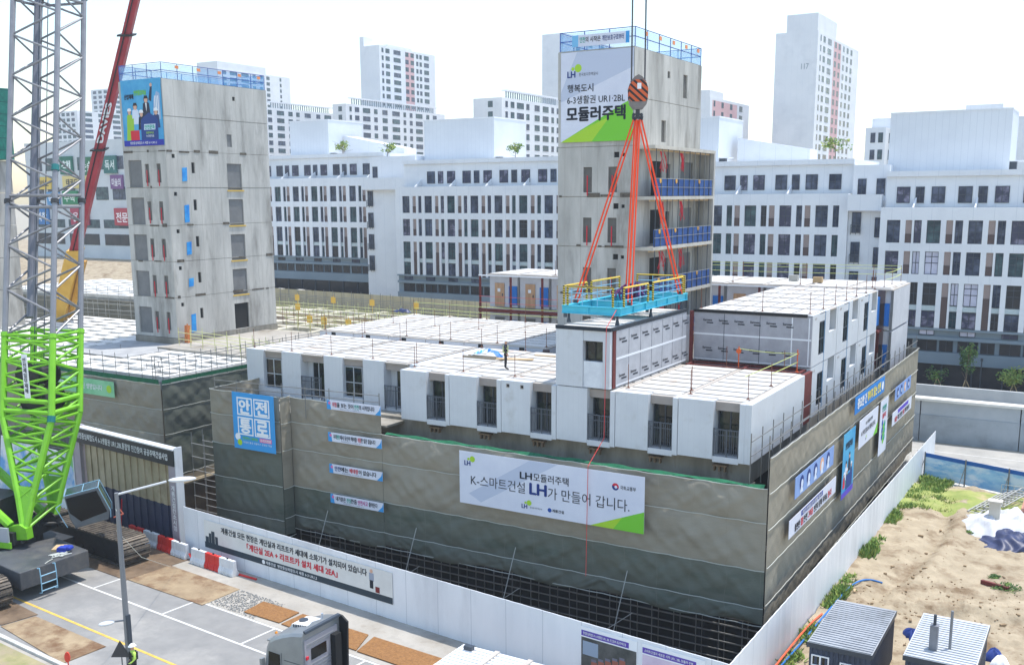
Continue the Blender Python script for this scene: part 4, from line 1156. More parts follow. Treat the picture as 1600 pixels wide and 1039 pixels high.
single(MB().grid(lambda a, b: Vector((-59.2+0.2*a, 49.5+12.5*a, 8.2+0.28*b)), 40, 2), "green_net_strip", M_netgreen, "green net strip along the shaded side of the left podium", "netting", (-59.2, 49.5, 8.2))
scaffold("guard scaffold along the street edge of the left podium deck", ((-91.5, 50.35), (-59.4, 49.65)), (8.6, 9.2, 9.8), 6.4, 10.1, step=1.5, depth=0.0, r=0.026)
scaffold("guard scaffold along the shaded side of the left podium deck", ((-59.4, 49.8), (-59.15, 73)), (8.6, 9.2, 9.8), 6.4, 10.1, step=1.55, depth=1.1, r=0.026)
scaffold("pale pipe staging between the left podium and the passage tower", ((-57.6, 50.5), (-50.5, 50.0)), (-2.2,-1.2,-0.2,0.8,1.8,2.8,3.8), -3.4, 4.6, step=1.4, depth=1.0, m_=M_pipel)
bn = banner("podium_banner", "pale green printed banner on the left podium netting", (-72.0, 49.4, 6.75), (0.9998,-0.0229,0), 7.8, 1.2, mat("pale_green_banner", rgb(110,180,130), rgb(140,200,156), 0.4, 0.75, contrast=(0.4,0.6)))
btext(bn, "안전은 선택이 아닌 생명입니다", 1.0, 0.42, 5.4, 0.42, M_whitei, 0.02); bdisc(bn, 7.2, 0.6, 0.3, M_limey)
bn = banner("podium_banner", "sky blue banner on the podium netting behind the crane boom", (-88.0, 49.75, 6.7), (0.9998,-0.0229,0), 5.0, 1.4, M_sky)
btext(bn, "안전제일", 0.8, 0.45, 3.2, 0.55, M_whitei, 0.03)

# deck behind, with scaffold guard and tan fence
t = thing("rear_podium", "pale deck behind the second row of modules in front of the tan fence", "building", (-74, 80, 0))
MB().box(-92, 74.6, 7.6, -52.0, 94, 8.05).build("deck", MATS["coffer_floor"], t)
mb = MB()
for k in range(6): mb.box(-92, 74.6+3.3*k, 8.06, -52, 74.6+3.3*k+0.9, 8.4)
for k in range(9): mb.box(-91.9+4.6*k, 74.65, 8.07, -91.9+4.6*k+0.9, 93.9, 8.405)
mb.build("deck_beams", mat("tan_deck_beam", rgb(176,170,152), rgb(200,194,176), 0.5, 0.9, c3=rgb(150,142,120), s3=0.4), t); MB().box(-91.5, 75, -0.2, -52.5, 93.5, 7.59).build("inner_wall", M_concd, t)
MB().box(-61, 64, 7.6, -53.2, 74.5, 8.3).build("side_deck", M_pave, t)
t, d_, n_ = hoarding("boundary_fence", "long tan sheet fence behind the rear deck, before the white flats", (-112, 97.5), (-52, 94.8), 10.15, 9.95, None, step=0.7, mm=mat("tan_sheet", rgb(186,172,138), rgb(202,188,154), 0.6, 0.7, wave=((1,0,0), 2.4, rgb(160,146,116), 0.03)), name_part="fence_sheet")
M_ypole = plain("yellow_green_pipe", 200,200,140, 0.6)
scaffold("rusty guard scaffold on the rear deck nearest the tan fence", ((-91, 92.6), (-53, 90.4)), (9.0, 9.4, 9.8), 8.4, 10.6, step=1.5, depth=1.3, m_=M_pipe)
scaffold("yellowish guard scaffold in the middle of the rear deck", ((-90, 84.5), (-53, 82.6)), (8.8, 9.3, 9.8), 8.4, 10.3, step=1.5, depth=2.2, m_=M_ypole)
scaffold("guard scaffold on the rear deck beside the left tower", ((-72, 76.2), (-53.5, 73.4)), (9.0, 9.6), 8.4, 10.0, step=1.9, depth=1.4, m_=M_ypole)
scaffold("rusty guard scaffold across the rear deck behind the navy tarpaulin", ((-88, 79.8), (-54, 77.6)), (9.0, 9.5), 8.4, 10.1, step=1.7, depth=1.0, m_=M_rust)
scaffold("guard scaffold between the left tower and the front modules", ((-71.5, 62), (-53.2, 58.6)), (9.2, 9.8), 8.4, 10.2, step=1.9, depth=1.2, m_=M_ypole)
for k, (x, y) in enumerate(((-90,92.4),(-85,92.1),(-79,91.7),(-73,91.4),(-66.5,91),(-77.5,84),(-68.6,76),(-66.4,75.6),(-63,75.2))):
    single(MB().prism([(-0.35,0),(0.35,0),(0.35,0.7),(-0.35,0.7)], (x, y-0.08, 9.3), (1,0,0), Z, (0,0.03,0)).tube((x,y,8.4),(x,y,10.2),0.03,5), "warning_sign", plain("amber_sign", 232,186,80), "small amber warning sign tied to the scaffold on the rear deck", "sign", (x, y, 8.4), "amber warning signs on the rear deck")
# netted podium further left
t = thing("far_podium", "far netted podium with a pale deck left of the poster tower", "building", (-115, 95, 0))
mfar = mat("far_net", rgb(104,102,92), rgb(122,119,108), 0.7, 0.95, wave=((0,0,1), 1.9, rgb(150,146,130), 0.05))
MB().box(-140, 88.5, -0.2, -96, 108, 8.2).build("netted_wall", mfar, t)
MB().box(-140, 89, 8.21, -96, 108, 8.5).build("deck", MATS["coffer_floor"], t)
mb = MB()
for k in range(9): mb.box(-140, 89+2.1*k, 8.51, -96, 89+2.1*k+1.0, 8.85)
for k in range(12): mb.box(-139.5+3.7*k, 89.05, 8.52, -139.5+3.7*k+1.0, 107.5, 8.855)
mb.build("deck_beams", M_beam, t)
scaffold("guard scaffold round the far netted podium", ((-139, 88.2), (-96, 88.2)), (9.0, 9.6, 4.5, 6.5), 4.0, 10.2, step=2.2, depth=0.0, m_=M_pipel)
scaffold("white guard rails on the deck edge before the far netted podium", ((-104, 74.6), (-79.5, 75.6)), (9.2, 9.9), 8.4, 10.1, step=2.0, depth=0.0, m_=M_pipel)

# ---------------------------------------------------------------- banners on the nets
bn = banner("net_banner", "large white banner with a lime corner on the street front netting", (-30.5, 45.42, 4.75), (1,0,0), 11.1, 2.97, M_banner)
bpoly(bn, [(8.1,0),(11.1,0),(11.1,1.15)], M_lime); bpoly(bn, [(8.1,0),(9.4,0),(9.9,0.68)], M_limey, off=0.007)
bpoly(bn, [(0.6,0.6),(4.5,2.97),(6.2,2.97),(1.4,0.2)], MATS["banner_tint"], off=0.003)
lh_logo(bn, 0.35, 2.2, 0.34)
btext(bn, "LH", 3.9, 1.92, 0.72, 0.36, M_ink, 0.03); btext(bn, "모듈러주택", 4.72, 1.88, 2.1, 0.44, M_ink, 0.01)
btext(bn, "K-스마트건설", 0.75, 1.1, 3.45, 0.62, M_ink, 0.0); btext(bn, "LH", 4.5, 1.14, 1.0, 0.6, M_navy, 0.04); btext(bn, "가 만들어 갑니다.", 5.6, 1.02, 4.7, 0.64, M_ink, 0.0)
lh_logo(bn, 4.0, 0.3, 0.3); btext(bn, "한국토지주택공사", 4.5, 0.34, 0.75, 0.1, M_ink); bdisc(bn, 5.7, 0.42, 0.12, M_bluei); btext(bn, "계룡건설", 5.86, 0.34, 0.7, 0.17, M_ink, 0.02)
bdisc(bn, 9.5, 2.25, 0.19, M_navy); bpoly(bn, [(9.5+0.19*math.cos(a*0.3491), 2.25+0.19*math.sin(a*0.3491)) for a in range(-1, 9)], M_redi, "emblem", 0.01); bdisc(bn, 9.53, 2.24, 0.08, M_banner, off=0.012)
btext(bn, "국토교통부", 9.78, 2.15, 0.85, 0.2, M_ink, 0.01)
bn = banner("passage_banner", "tall sky blue safe passage banner with four white squares", (-46.88, 44.5, 6.08), (1,0,0), 3.5, 3.58, M_sky)
for k, ch in enumerate("안전통로"):
    x = 0.4+1.42*(k % 2); y = 2.15 - 1.25*(k//2)
    brect(bn, x, y, x+1.3, y+1.14, M_whitei); brect(bn, x+0.09, y+0.09, x+1.21, y+1.05, M_sky, off=0.009)
    btext(bn, ch, x+0.2, y+0.14, 0.9, 0.86, M_whitei, 0.05, off=0.013)
btext(bn, "안전하고 쾌적한", 0.75, 0.62, 1.3, 0.18, M_lime, 0.03); brect(bn, 2.2, 0.58, 3.2, 0.84, plain("pink_print", 220,110,160)); btext(bn, "우리의현장", 2.26, 0.62, 0.88, 0.18, M_whitei, 0.03)
btext(bn, "지정된 통로 이용하기 안전모 착용", 0.8, 0.38, 2.4, 0.13, M_whitei); bdisc(bn, 0.35, 0.75, 0.22, M_whitei); bdisc(bn, 0.5, 0.4, 0.2, M_limey)
G_s = "slogan banners on the street front"
for z, segs, lab in ((9.07, [("위험", M_redi), ("을 보는 것이 ", M_ink), ("안전", M_teal), ("의 시작입니다", M_ink)], "topmost of the four small slogan banners on the netting"),
        (7.1, [("우리", M_ink), ("현장", M_teal), ("에서 당신이 해야할 ", M_ink), ("위험", M_redi), ("한 일은 없습니다", M_ink)], "second from top of the four small slogan banners on the netting"),
        (5.14, [("안전", M_navy), ("에는 ", M_ink), ("베테랑", M_redi), ("이 없습니다", M_ink)], "third from top of the four small slogan banners on the netting"),
        (3.26, [("내가쏟은 ", M_ink), ("관심", M_teal), ("한줌 ", M_ink), ("안전사고 ", plain("magenta_ink",190,50,140)), ("줄어든다", M_ink)], "lowest of the four small slogan banners on the netting")):
    bn = banner("slogan_banner", "white strip, "+lab, (-40.02, 45.5, z), (1,0,0), 4.05, 0.56, M_banner, group=G_s)
    bpoly(bn, [(0,0),(0.32,0),(0.22,0.56),(0,0.56)], M_sky); bpoly(bn, [(3.62,0),(4.05,0),(4.05,0.56),(3.95,0.3)], M_sky)
    bdisc(bn, 0.2, 0.38, 0.09, plain("pink_print",220,110,160)); bwords(bn, segs, 0.42, 0.18, 3.2, 0.28, 0.03); btext(bn, "행정중심복합도시 6-3생활권 UR1,2", 1.0, 0.06, 1.6, 0.06, M_ink)
XB = -12.95; EY = (0,1,0)
bn = banner("lot_banner", "pale blue banner with five round portraits near the street corner", (XB, 49.3, 6.5), EY, 7.9, 1.12, mat("pale_periwinkle", rgb(120,150,206), rgb(140,168,216), 0.6, 0.75))
for k in range(5):
    cc = (M_navy, M_navy, M_navy, plain("peach_print", 232,178,140), M_navy, )[k]; x = 1.2+1.35*k
    bdisc(bn, x, 0.6, 0.4, cc, n=16); bdisc(bn, x+0.08, 0.55, 0.22, M_lwhite, "figure_print", 0.011); bpoly(bn, [(x-0.3,0.1),(x+0.3,0.1),(x+0.1,0.5),(x-0.1,0.5)], M_lwhite, "figure_print", 0.012)
bn = banner("lot_banner", "long white banner with red and black words, lowest near the street corner", (XB, 48.5, 4.64), EY, 9.6, 0.95, M_banner)
brect(bn, 2.2, 0.62, 6.6, 0.9, plain("blue_bar_print", 48,66,156)); btext(bn, "작업 전 안전점검 당신의 생명을 지킵니다", 2.4, 0.66, 4.0, 0.2, M_whitei, 0.02)
bwords(bn, [("불편한 ", M_ink), ("절 ", M_redi), ("안전 ", M_ink), ("그마음 ", M_redi), ("안전과 함께 지켜요 ", M_ink), ("합시다", M_redi)], 1.0, 0.12, 7.6, 0.4, 0.04)
bn = banner("lot_banner", "tall sky blue poster banner with printed figures beside the lot", (XB, 59.62, 3.72), EY, 3.0, 3.95, MATS["poster_blue"])
for x, y, s, c in ((0.9,2.0,0.6,M_lwhite),(1.7,2.4,0.6,M_suit),(1.2,1.5,0.5,M_vest),(2.3,1.7,0.5,plain("navy_jacket_print",40,60,110)),(0.5,1.4,0.5,M_redi)): pperson(x, y, s, c, s < 0.6)
brect(bn, 1.0, 0.4, 2.6, 1.3, plain("shield_print",30,62,130), "shield_print", 0.014); brect(bn, 0, 0, 3.0, 0.35, plain("violet_print", 92,70,190)); btext(bn, "안전점검의날", 0.5, 2.95, 1.8, 0.4, M_ink, 0.05)
bn = banner("lot_banner", "deep blue banner with white and yellow slogan under the wing modules", (XB, 62.1, 8.4), EY, 8.8, 1.08, mat("deep_sky_cloth", rgb(20,116,196), rgb(36,132,208), 0.6, 0.7))
bwords(bn, [("중요한 건 ", M_whitei), ("꺾이지 않는 안전", plain("yellow_ink", 240,222,110))], 0.6, 0.25, 7.0, 0.62, 0.06); bdisc(bn, 8.2, 0.5, 0.3, M_whitei)
bn = banner("lot_banner", "white banner with a lime corner beside the narrow green printed one", (XB, 63.7, 5.9), EY, 5.6, 1.82, M_banner)
bpoly(bn, [(4.3,0.0),(5.6,0.0),(5.6,0.75)], M_lime); btext(bn, "LH 모듈러주택", 1.8, 1.25, 2.0, 0.24, M_ink, 0.01); btext(bn, "K-스마트건설 LH가 만들어 갑니다.", 0.6, 0.72, 4.2, 0.34, M_ink, 0.01); lh_logo(bn, 1.9, 0.25, 0.18)
bn = banner("lot_banner", "narrow tall white banner with a green printed plant", (XB, 70.1, 4.0), EY, 2.6, 3.8, M_banner)
btext(bn, "안전한", 0.6, 3.0, 1.4, 0.4, M_teal, 0.04); btext(bn, "일터", 0.7, 2.5, 1.2, 0.36, M_redi, 0.04)
for k in range(9): bdisc(bn, 1.3+0.45*math.sin(k*2.1), 0.9+0.16*k, 0.25, (M_lime, M_teal, M_bluei)[k % 3], n=10)
bn = banner("lot_banner", "pale blue banner with round portraits at the far end of the lot side", (XB, 75.1, 6.95), EY, 6.2, 0.98, MATS["pale_periwinkle"])
for k in range(4): bdisc(bn, 1.0+1.4*k, 0.5, 0.36, (M_navy, M_navy, plain("peach_print",232,178,140), M_navy)[k], n=16); bdisc(bn, 1.08+1.4*k, 0.46, 0.18, M_lwhite, "figure_print", 0.011)
bn = banner("lot_banner", "white banner with violet heading at the far end of the lot side", (XB, 74.6, 5.2), EY, 7.6, 0.98, M_banner)
brect(bn, 2.0, 0.62, 6.2, 0.9, plain("violet_print", 92,70,190)); bwords(bn, [("위험한 ", M_redi), ("작업 안전한 ", M_ink), ("현장 ", M_redi), ("함께 만들어요", M_ink)], 0.8, 0.14, 6.0, 0.38, 0.04)

def bevel(o, w_=0.03, seg=2):
    md = o.modifiers.new("bevel", 'BEVEL'); md.width = w_; md.segments = seg; md.limit_method = 'ANGLE'; md.angle_limit = R(40)
    return o
# ---------------------------------------------------------------- site gate
t = thing("site_gate", "tall tan and navy folding site gate under a black lettered beam", "gate", (-54, 42.2, 0))
GA, GB = Vector((-59.7, 42.85, 0)), Vector((-48.55, 41.55, 0))
gd = (GB-GA).normalized(); gn = Vector((gd.y, -gd.x, 0)); GL = (GB-GA).length
M_tanp = mat("tan_gate_sheet", rgb(158,146,118), rgb(178,166,138), 0.7, 0.6, c3=rgb(136,124,100), s3=0.4)
M_navp = mat("navy_gate_sheet", rgb(44,50,74), rgb(56,62,88), 0.7, 0.6)
for z0, z1, mm, nm in ((0.05, 2.55, M_navp, "navy_panel"), (2.56, 5.35, M_tanp, "tan_panel")):
    mb = MB(); n = 26
    for k in range(n):
        p = GA + gd*(0.35+(GL-1.05)*k/n); q = GA + gd*(0.35+(GL-1.05)*(k+1)/n); o_ = gn*(0.07 if k % 2 else 0.0)
        mb.quad(p+o_+Z*z0, q+o_+Z*z0, q+o_+Z*z1, p+o_+Z*z1)
        mb.quad(q+Z*z0, q+gn*0.07+Z*z0, q+gn*0.07+Z*z1, q+Z*z1)
    mb.build(nm, mm, t)
M_post = mat("mauve_post", rgb(150,142,150), rgb(164,157,164), 0.8, 0.6)
MB().obox(GA-gd*0.5-gn*0.1, gd*0.8, gn*0.45, Z*6.5).build("gate_post", M_post, t)
gp = MB().obox(GB-gd*0.75-gn*0.1, gd*0.75, gn*0.45, Z*6.3).build("gate_post", M_post, t)
text(gp, "계\n룡\n건\n설\n컨\n소\n시\n엄", GB-gd*0.55+gn*0.36+Z*1.2, gd, Z, 0.36, 2.9, M_whitei, 0.02)
for q_ in (GB+gd*0.02, GA-gd*0.62): MB().obox(q_-gn*0.1, gd*0.1, gn*0.5, Z*6.55).build("white_edge", M_white, t)
bm_ = MB().obox(GA-gd*0.5-gn*0.05+Z*5.36, gd*(GL+0.5), gn*0.5, Z*1.0).build("beam_sign", plain("dark_sign", 34,38,42, 0.5), t)
text(bm_, "행정중심복합도시 6-3생활권 UR1,2BL통합형 민간참여 공공주택건설사업", GA+gd*0.3+gn*0.46+Z*5.66, gd, Z, GL-0.9, 0.44, M_whitei, 0.02)
MB().obox(GA-gd*0.5-gn*0.08+Z*6.365, gd*(GL+0.5), gn*0.56, Z*0.08).build("beam_cap", M_white, t)

# ---------------------------------------------------------------- water filled barriers
def barrier_profile(): return [(-0.24,0),(0.24,0),(0.24,0.18),(0.13,0.42),(0.11,0.92),(-0.11,0.92),(-0.13,0.42),(-0.24,0.18)]
def barrier(p, d, L, m_, label, grp):
    d = Vector(d).normalized(); n = Vector((d.y, -d.x, 0)); p = Vector(p)
    t = thing("road_barrier", label, "barrier", tuple(p), grp)
    mb = MB(); seg = 9
    for k in range(seg):
        w_ = 0.86 if k in (2, 6) else 1.0; w2 = 1.0
        pr = [(a*w_, b) for a, b in barrier_profile()]
        mb.prism(pr, p + d*(L*k/seg+0.002), n, Z, d*(L/seg-0.002))
    o = mb.build("body", m_, t); bevel(o, 0.02)
    MB().tube(p+d*(L*0.5)+Z*0.915, p+d*(L*0.5)+Z*0.98, 0.06, 8).build("filler_cap", M_black, t)
    return t
M_red = mat("red_plastic", rgb(196,38,34), rgb(212,58,50), 1.5, 0.5); M_wplast = mat("white_plastic", rgb(206,208,210), rgb(222,223,224), 1.5, 0.5, c3=rgb(180,178,172), s3=1.2, k3=(0.6,0.75))
G_b = "plastic road barriers beside the gate"
pts = [(-53.2,41.2),(-51.55,40.98),(-49.95,40.75),(-48.45,40.52)]
for k, (x, y) in enumerate(pts):
    barrier((x, y, 0.004), (0.99,-0.13,0), 1.5, M_wplast if k % 2 else M_red, ["red barrier nearest the crane track", "white barrier between the two red ones before the gate", "red barrier between two white ones before the gate", "white barrier at the right gate post"][k], G_b)
for k, (x, y) in enumerate([(-46.3,40.12),(-44.95,39.98),(-43.65,39.84)]):
    barrier((x, y, 0.004), (0.995,-0.1,0), 1.3, M_red if k == 1 else M_wplast, ["white barrier left of the red one at the hoarding", "red barrier between two white ones at the hoarding", "white barrier at the right end before the long banner"][k], G_b)
single(MB().tube((-42.3,39.95,0.05),(-40.9,39.9,0.05),0.07,6).tube((-46.8,40.3,0.4),(-46.4,40.2,0.06),0.07,6), "barrier_bar", M_red, "red plastic bar lying on the pavement by the last barrier", "bar", (-41.5,39.9,0))

# ---------------------------------------------------------------- plates and mats
def plate(name, c, m_, label, cat, z=0.012, th=0.025, grp=None):
    mb = MB(); n = len(c)
    mb.prism([(x, y) for x, y in c], (0,0,z), (1,0,0), (0,1,0), (0,0,th))
    return single(mb, name, m_, label, cat, (c[0][0], c[0][1], z), grp)
plate("steel_plate", [(-47.3,36.2),(-40.75,35.72),(-40.65,38.36),(-47.0,39.0)], M_plate, "rusty tan steel plate on the road in front of the barriers", "steel plate")
plate("steel_plate", [(-58.5,37.1),(-47.35,36.1),(-46.8,40.3),(-58,41.3)], M_plated, "brown steel plate under the crane track", "steel plate", 0.011)
plate("steel_plate", [(-47.6,28.6),(-41.1,27.5),(-40.9,29.75),(-47.2,30.3)], M_plate, "rusty tan steel plate near the lamp post at the lower left", "steel plate")
plate("steel_plate", [(-53.5,29.3),(-47.7,28.7),(-47.3,30.5),(-53,31.3)], M_plated, "dark brown steel plate at the left edge beside the yellow line", "steel plate")
plate("coir_mat", [(-38.1,36.15),(-35.5,36.05),(-35.5,37.55),(-38.2,37.7)], M_mat, "orange brown mat beside the rusty plate, left of the lorry", "mat", 0.02, 0.05)
plate("coir_mat", [(-35.3,36.0),(-30.0,35.5),(-30.6,37.2),(-35.2,37.5)], M_mat, "orange brown mat partly behind the lorry cab", "mat", 0.02, 0.05)
plate("coir_mat", [(-29.9,35.45),(-22.5,34.9),(-22.3,36.6),(-30.2,37.15)], M_mat, "orange brown mat right of the lorry cab", "mat", 0.02, 0.05)

# ---------------------------------------------------------------- crawler crane
t = thing("crawler_crane", "lime green crawler crane with a grey lattice boom beside the gate", "crane", (-54, 35, 0))
M_green = mat("lime_paint", rgb(112,178,34), rgb(124,190,44), 1.0, 0.42, c3=rgb(96,140,44), s3=1.6, k3=(0.58,0.72))
M_lat = mat("lattice_grey", rgb(126,126,130), rgb(142,142,145), 1.0, 0.45, metal=0.3)
M_mach = mat("machine_black", rgb(36,36,38), rgb(54,54,55), 1.2, 0.55)
M_shoe = mat("track_shoe", rgb(80,74,68), rgb(124,114,102), 2.0, 0.6, metal=0.4)
def track(cx, cy, L, h, w_):
    o = Vector((cx, cy, 0.04)); r = h/2
    mb = MB(); pts = []; n = 10
    for k in range(n+1): a = -math.pi/2+math.pi*k/n; pts.append((-r*0.9+r*0.86*math.cos(a), r+r*0.86*math.sin(a)))
    for k in range(n+1): a = math.pi/2+math.pi*k/n; pts.append((-L+r*0.9+r*0.86*math.cos(a), r+r*0.86*math.sin(a)))
    fr_ = mb.prism(pts, o - N*(w_*0.38), U, Z, N*(w_*0.76)).build("crawler_track", M_mach, t)
    # shoe plates around the loop
    path = []; m_ = 64
    per = 2*(L-1.8*r)+2*math.pi*r
    for k in range(m_):
        s = per*k/m_; st_ = L-1.8*r
        if s < st_: path.append((-r*0.9-s, 2*r, 0, 1))
        elif s < st_+math.pi*r:
            a = math.pi/2+(s-st_)/r; path.append((-L+r*0.9+r*math.cos(a), r+r*math.sin(a), math.cos(a), math.sin(a)))
        elif s < 2*st_+math.pi*r: path.append((-L+r*0.9+(s-st_-math.pi*r), 0, 0, -1))
        else:
            a = -math.pi/2+(s-2*st_-math.pi*r)/r; path.append((-r*0.9+r*math.cos(a), r+r*math.sin(a), math.cos(a), math.sin(a)))
    sm = MB(); ws = per/m_*0.40
    for x, z, nx, nz in path:
        c = o + U*x + Z*z; tx = U*nz - Z*nx; nn = U*nx + Z*nz
        sm.obox(c - tx*ws - N*(w_/2) - nn*0.05, tx*(2*ws), N*w_, nn*0.1)
        sm.obox(c - tx*ws*0.3 - N*(w_/2) + nn*0.051, tx*(ws*0.35), N*w_, nn*0.05)
    sm.build("shoe_plates", M_shoe, fr_)
    rm = MB()
    for k in range(8): rm.tube(o+U*(-1.2-k*(L-2.4)/7)-N*(w_*0.4)+Z*0.32, o+U*(-1.2-k*(L-2.4)/7)+N*(w_*0.4)+Z*0.32, 0.22, 10)
    rm.build("rollers", M_mach, fr_)
track(-48.9, 38.15, 10.5, 1.55, 1.8)
track(-49.5, 29.7, 10.5, 1.55, 1.6)
MB().box(-57.5, 30.8, 0.5, -53.0, 37.0, 1.4).build("undercarriage", M_mach, t)
MB().tube((-55.2,34.4,1.4),(-55.2,34.4,1.95),1.7,20).build("slew_ring", M_mach, t)
cw = MB().prism([(-49.35,31.0),(-49.3,35.25),(-53.0,35.7),(-53.6,33.4),(-53.6,31.5)], (0,0,0.75), (1,0,0), (0,1,0), (0,0,1.0))
o = cw.build("counterweight", mat("counterweight_paint", rgb(66,68,72), rgb(82,83,86), 1.0, 0.5, c3=rgb(98,96,92), s3=0.8), t); bevel(o, 0.05)
mb = MB()
for y in (32.0, 32.95): mb.path([(-49.3,y,1.7),(-49.1,y,1.75),(-49.05,y,1.2),(-49.05,y,0.35),(-49.25,y,0.3)], 0.03, 6)
for z in (0.45, 0.85, 1.3): mb.tube((-49.05,32.0,z),(-49.05,32.95,z),0.03,6)
mb.build("ladder", plain("pale_blue_steel", 140,184,206, 0.4), t)
# upper works
e1 = Vector((math.cos(0.25), math.sin(0.25), 0)); e2 = Vector((-math.sin(0.25), math.cos(0.25), 0))
FC = Vector((-53.16, 34.94, 2.8)); LEAN = Vector((-0.26, 0.30, 1.0)); AA, BB = 1.73, 1.2
MB().obox(FC - e1*6.0 - e2*1.7 - Z*0.85, e1*5.6, e2*3.4, Z*0.75).build("superstructure", M_mach, t)
MB().obox(FC - e1*5.6 - e2*1.85 - Z*0.95, e1*5.2, -e2*0.12, Z*0.35).build("side_plate", M_green, t)
MB().obox(FC - e1*5.6 - e2*1.86 - Z*0.59, e1*5.1, -e2*0.12, Z*0.85).build("grey_band", M_alu, t)
MB().obox(FC - e1*6.5 - e2*1.2 - Z*0.1, e1*4.6, e2*2.4, Z*1.6).build("engine_housing", M_mach, t)
mb = MB()
for k in range(14):
    rr = random.Random(k); p = FC + e1*rr.uniform(-2.0,1.2) + e2*rr.uniform(-1.6,1.9) + Z*rr.uniform(-0.9,0.3)
    mb.tube(p, p+Vector((rr.uniform(-1,1), rr.uniform(-1,1), rr.uniform(-.2,.3))), 0.09, 6)
mb.build("hydraulic_lines", M_mach, t)
for s in (-1, 1): MB().prism([(-1.3,-0.7),(0.35,-0.5),(0.3,0.15),(-0.15,0.35),(-1.2,0.1)], FC+e2*(BB*s-0.25), e1, Z, e2*0.5).build("foot_bracket", M_green if s < 0 else M_mach, t)
def chord(sa, sb, h):
    k = min(1.0, h/6.0)
    return FC + e1*(AA*sa*max(k, 0.05)) + e2*(BB*sb) + LEAN*h
SEC = [0, 1.6, 3.2, 4.8, 6.0, 7.6, 9.2, 10.7]
GS = [10.7 + 2.62*k for k in range(17)]
CR = 0.17
def section(hs, m_, nm, r1, r2, dense):
    lm = MB()
    for sa in (-1, 1):
        for sb in (-1, 1):
            mb = MB()
            for a, b in zip(hs[:-1], hs[1:]): mb.tube(chord(sa,sb,a), chord(sa,sb,b), r1, 8, caps=False)
            mb.build("chord", m_, t)
    for i, (a, b) in enumerate(zip(hs[:-1], hs[1:])):
        for (p, q) in (((-1,-1),(1,-1)), ((-1,1),(1,1)), ((-1,-1),(-1,1)), ((1,-1),(1,1))):
            if a < 1 and p[0] != q[0]: continue
            mid = (a+b)/2
            lm.tube(chord(*p, a), chord(*q, mid), r2, 6, caps=False); lm.tube(chord(*q, mid), chord(*p, b), r2, 6, caps=False)
            if dense and p[0] != q[0]: lm.tube(chord(*q, a), chord(*p, mid), r2*0.8, 6, caps=False); lm.tube(chord(*p, mid), chord(*q, b), r2*0.8, 6, caps=False)
            if dense: lm.tube(chord(*p, b), chord(*q, b), r2, 6, caps=False)
    lm.build(nm+"_lacing", m_, t)
section(SEC, M_green, "boom_foot", 0.2, 0.085, True)
for h in (6.4, 7.0):
    for (p, q) in (((-1,-1),(1,-1)), ((-1,1),(1,1)), ((1,-1),(1,1))): MB().tube(chord(*p, h), chord(*q, h), 0.15, 8).build("knee_tie", M_green, t)
MB().tube(FC-e1*0.9-e2*1.3+Z*0.2, FC-e1*4.6-e2*1.4+Z*3.2, 0.28, 8).build("stay_beam", M_green, t)
MB().tube(FC-e1*0.9+e2*1.3+Z*0.2, FC-e1*4.6+e2*1.2+Z*3.2, 0.28, 8).build("stay_beam", M_green, t)
section(GS, M_lat, "boom", CR, 0.07, False)
for h in (10.7, 18.56, 31.66, 44.76):
    mb = MB()
    for hh in (h-0.35, h+0.35):
        if h == 10.7 and hh > h: continue
        for (p, q) in (((-1,-1),(1,-1)), ((-1,1),(1,1)), ((-1,-1),(-1,1)), ((1,-1),(1,1))): mb.tube(chord(*p, hh), chord(*q, hh), 0.09, 6)
    mb.build("frame_joint", M_lat if h > 11 else M_green, t)
    mb = MB()
    for sa in (-1,1):
        for sb in (-1,1): mb.tube(chord(sa,sb,h-0.12), chord(sa,sb,h+0.12), 0.24, 8)
    mb.build("pin_lug", M_mach if h > 11 else M_green, t)
for s in (-1, 1):   # solid foot plates where the chords run together
    mb = MB()
    a, b, c, d = chord(-1,s,0), chord(1,s,0), chord(1,s,2.3), chord(-1,s,2.3)
    n_ = e2*0.06*s
    mb.poly([a+n_, b+n_, c+n_, d+n_]); mb.poly([d-n_, c-n_, b-n_, a-n_]); mb.quad(a-n_, b-n_, b+n_, a+n_); mb.quad(c-n_, d-n_, d+n_, c+n_); mb.quad(b-n_, c-n_, c+n_, b+n_); mb.quad(d-n_, a-n_, a+n_, d+n_)
    mb.build("foot_plate", M_green, t)
for h, x in ((8.3, -0.3), (6.9, 0.1)):
    c = FC + LEAN*h + e1*x
    mb = MB().tube(c-e2*0.8, c+e2*0.8, 0.62, 16).tube(c-e2*0.95, c-e2*0.8, 0.85, 16).tube(c+e2*0.8, c+e2*0.95, 0.85, 16)
    mb.build("winch_drum", M_mach, t)
mb = MB().tube(FC-e1*1.5+e2*0.6+LEAN*11.5, FC-e1*1.3+e2*0.6+LEAN*60*0.75, 0.22, 8); mb.build("inner_strut", mat("strut_grey", rgb(104,106,116), rgb(122,124,132), 0.8, 0.5), t)
mb = MB().tube(FC-e1*0.6+LEAN*8.3, FC-e1*0.8+LEAN*50, 0.03, 5).tube(FC+e1*0.1+LEAN*8.3, FC-e1*0.2+LEAN*50, 0.03, 5).tube(FC-e1*3+LEAN*2, FC-e1*2.6+LEAN*45, 0.03, 5)
mb.build("hoist_rope", M_frame, t)
p = chord(-1,-1,7.2)+e1*1.75-e2*0.22
pl_ = MB().obox(p, e1*0.38, e2*0.04, Z*2.6).build("name_plate", M_whitei, t)
text(pl_, "안\n전\n제\n일\n무\n재\n해", p+e1*0.07-e2*0.01+Z*0.3, e1, Z, 0.24, 2.1, M_ink, 0.02)
for k, h in enumerate((5.9, 20.4)): MB().tube(chord(1,-1,h), chord(1,-1,h+0.35), 0.23, 8).build("teal_band", plain("teal_band", 24,110,110), t)
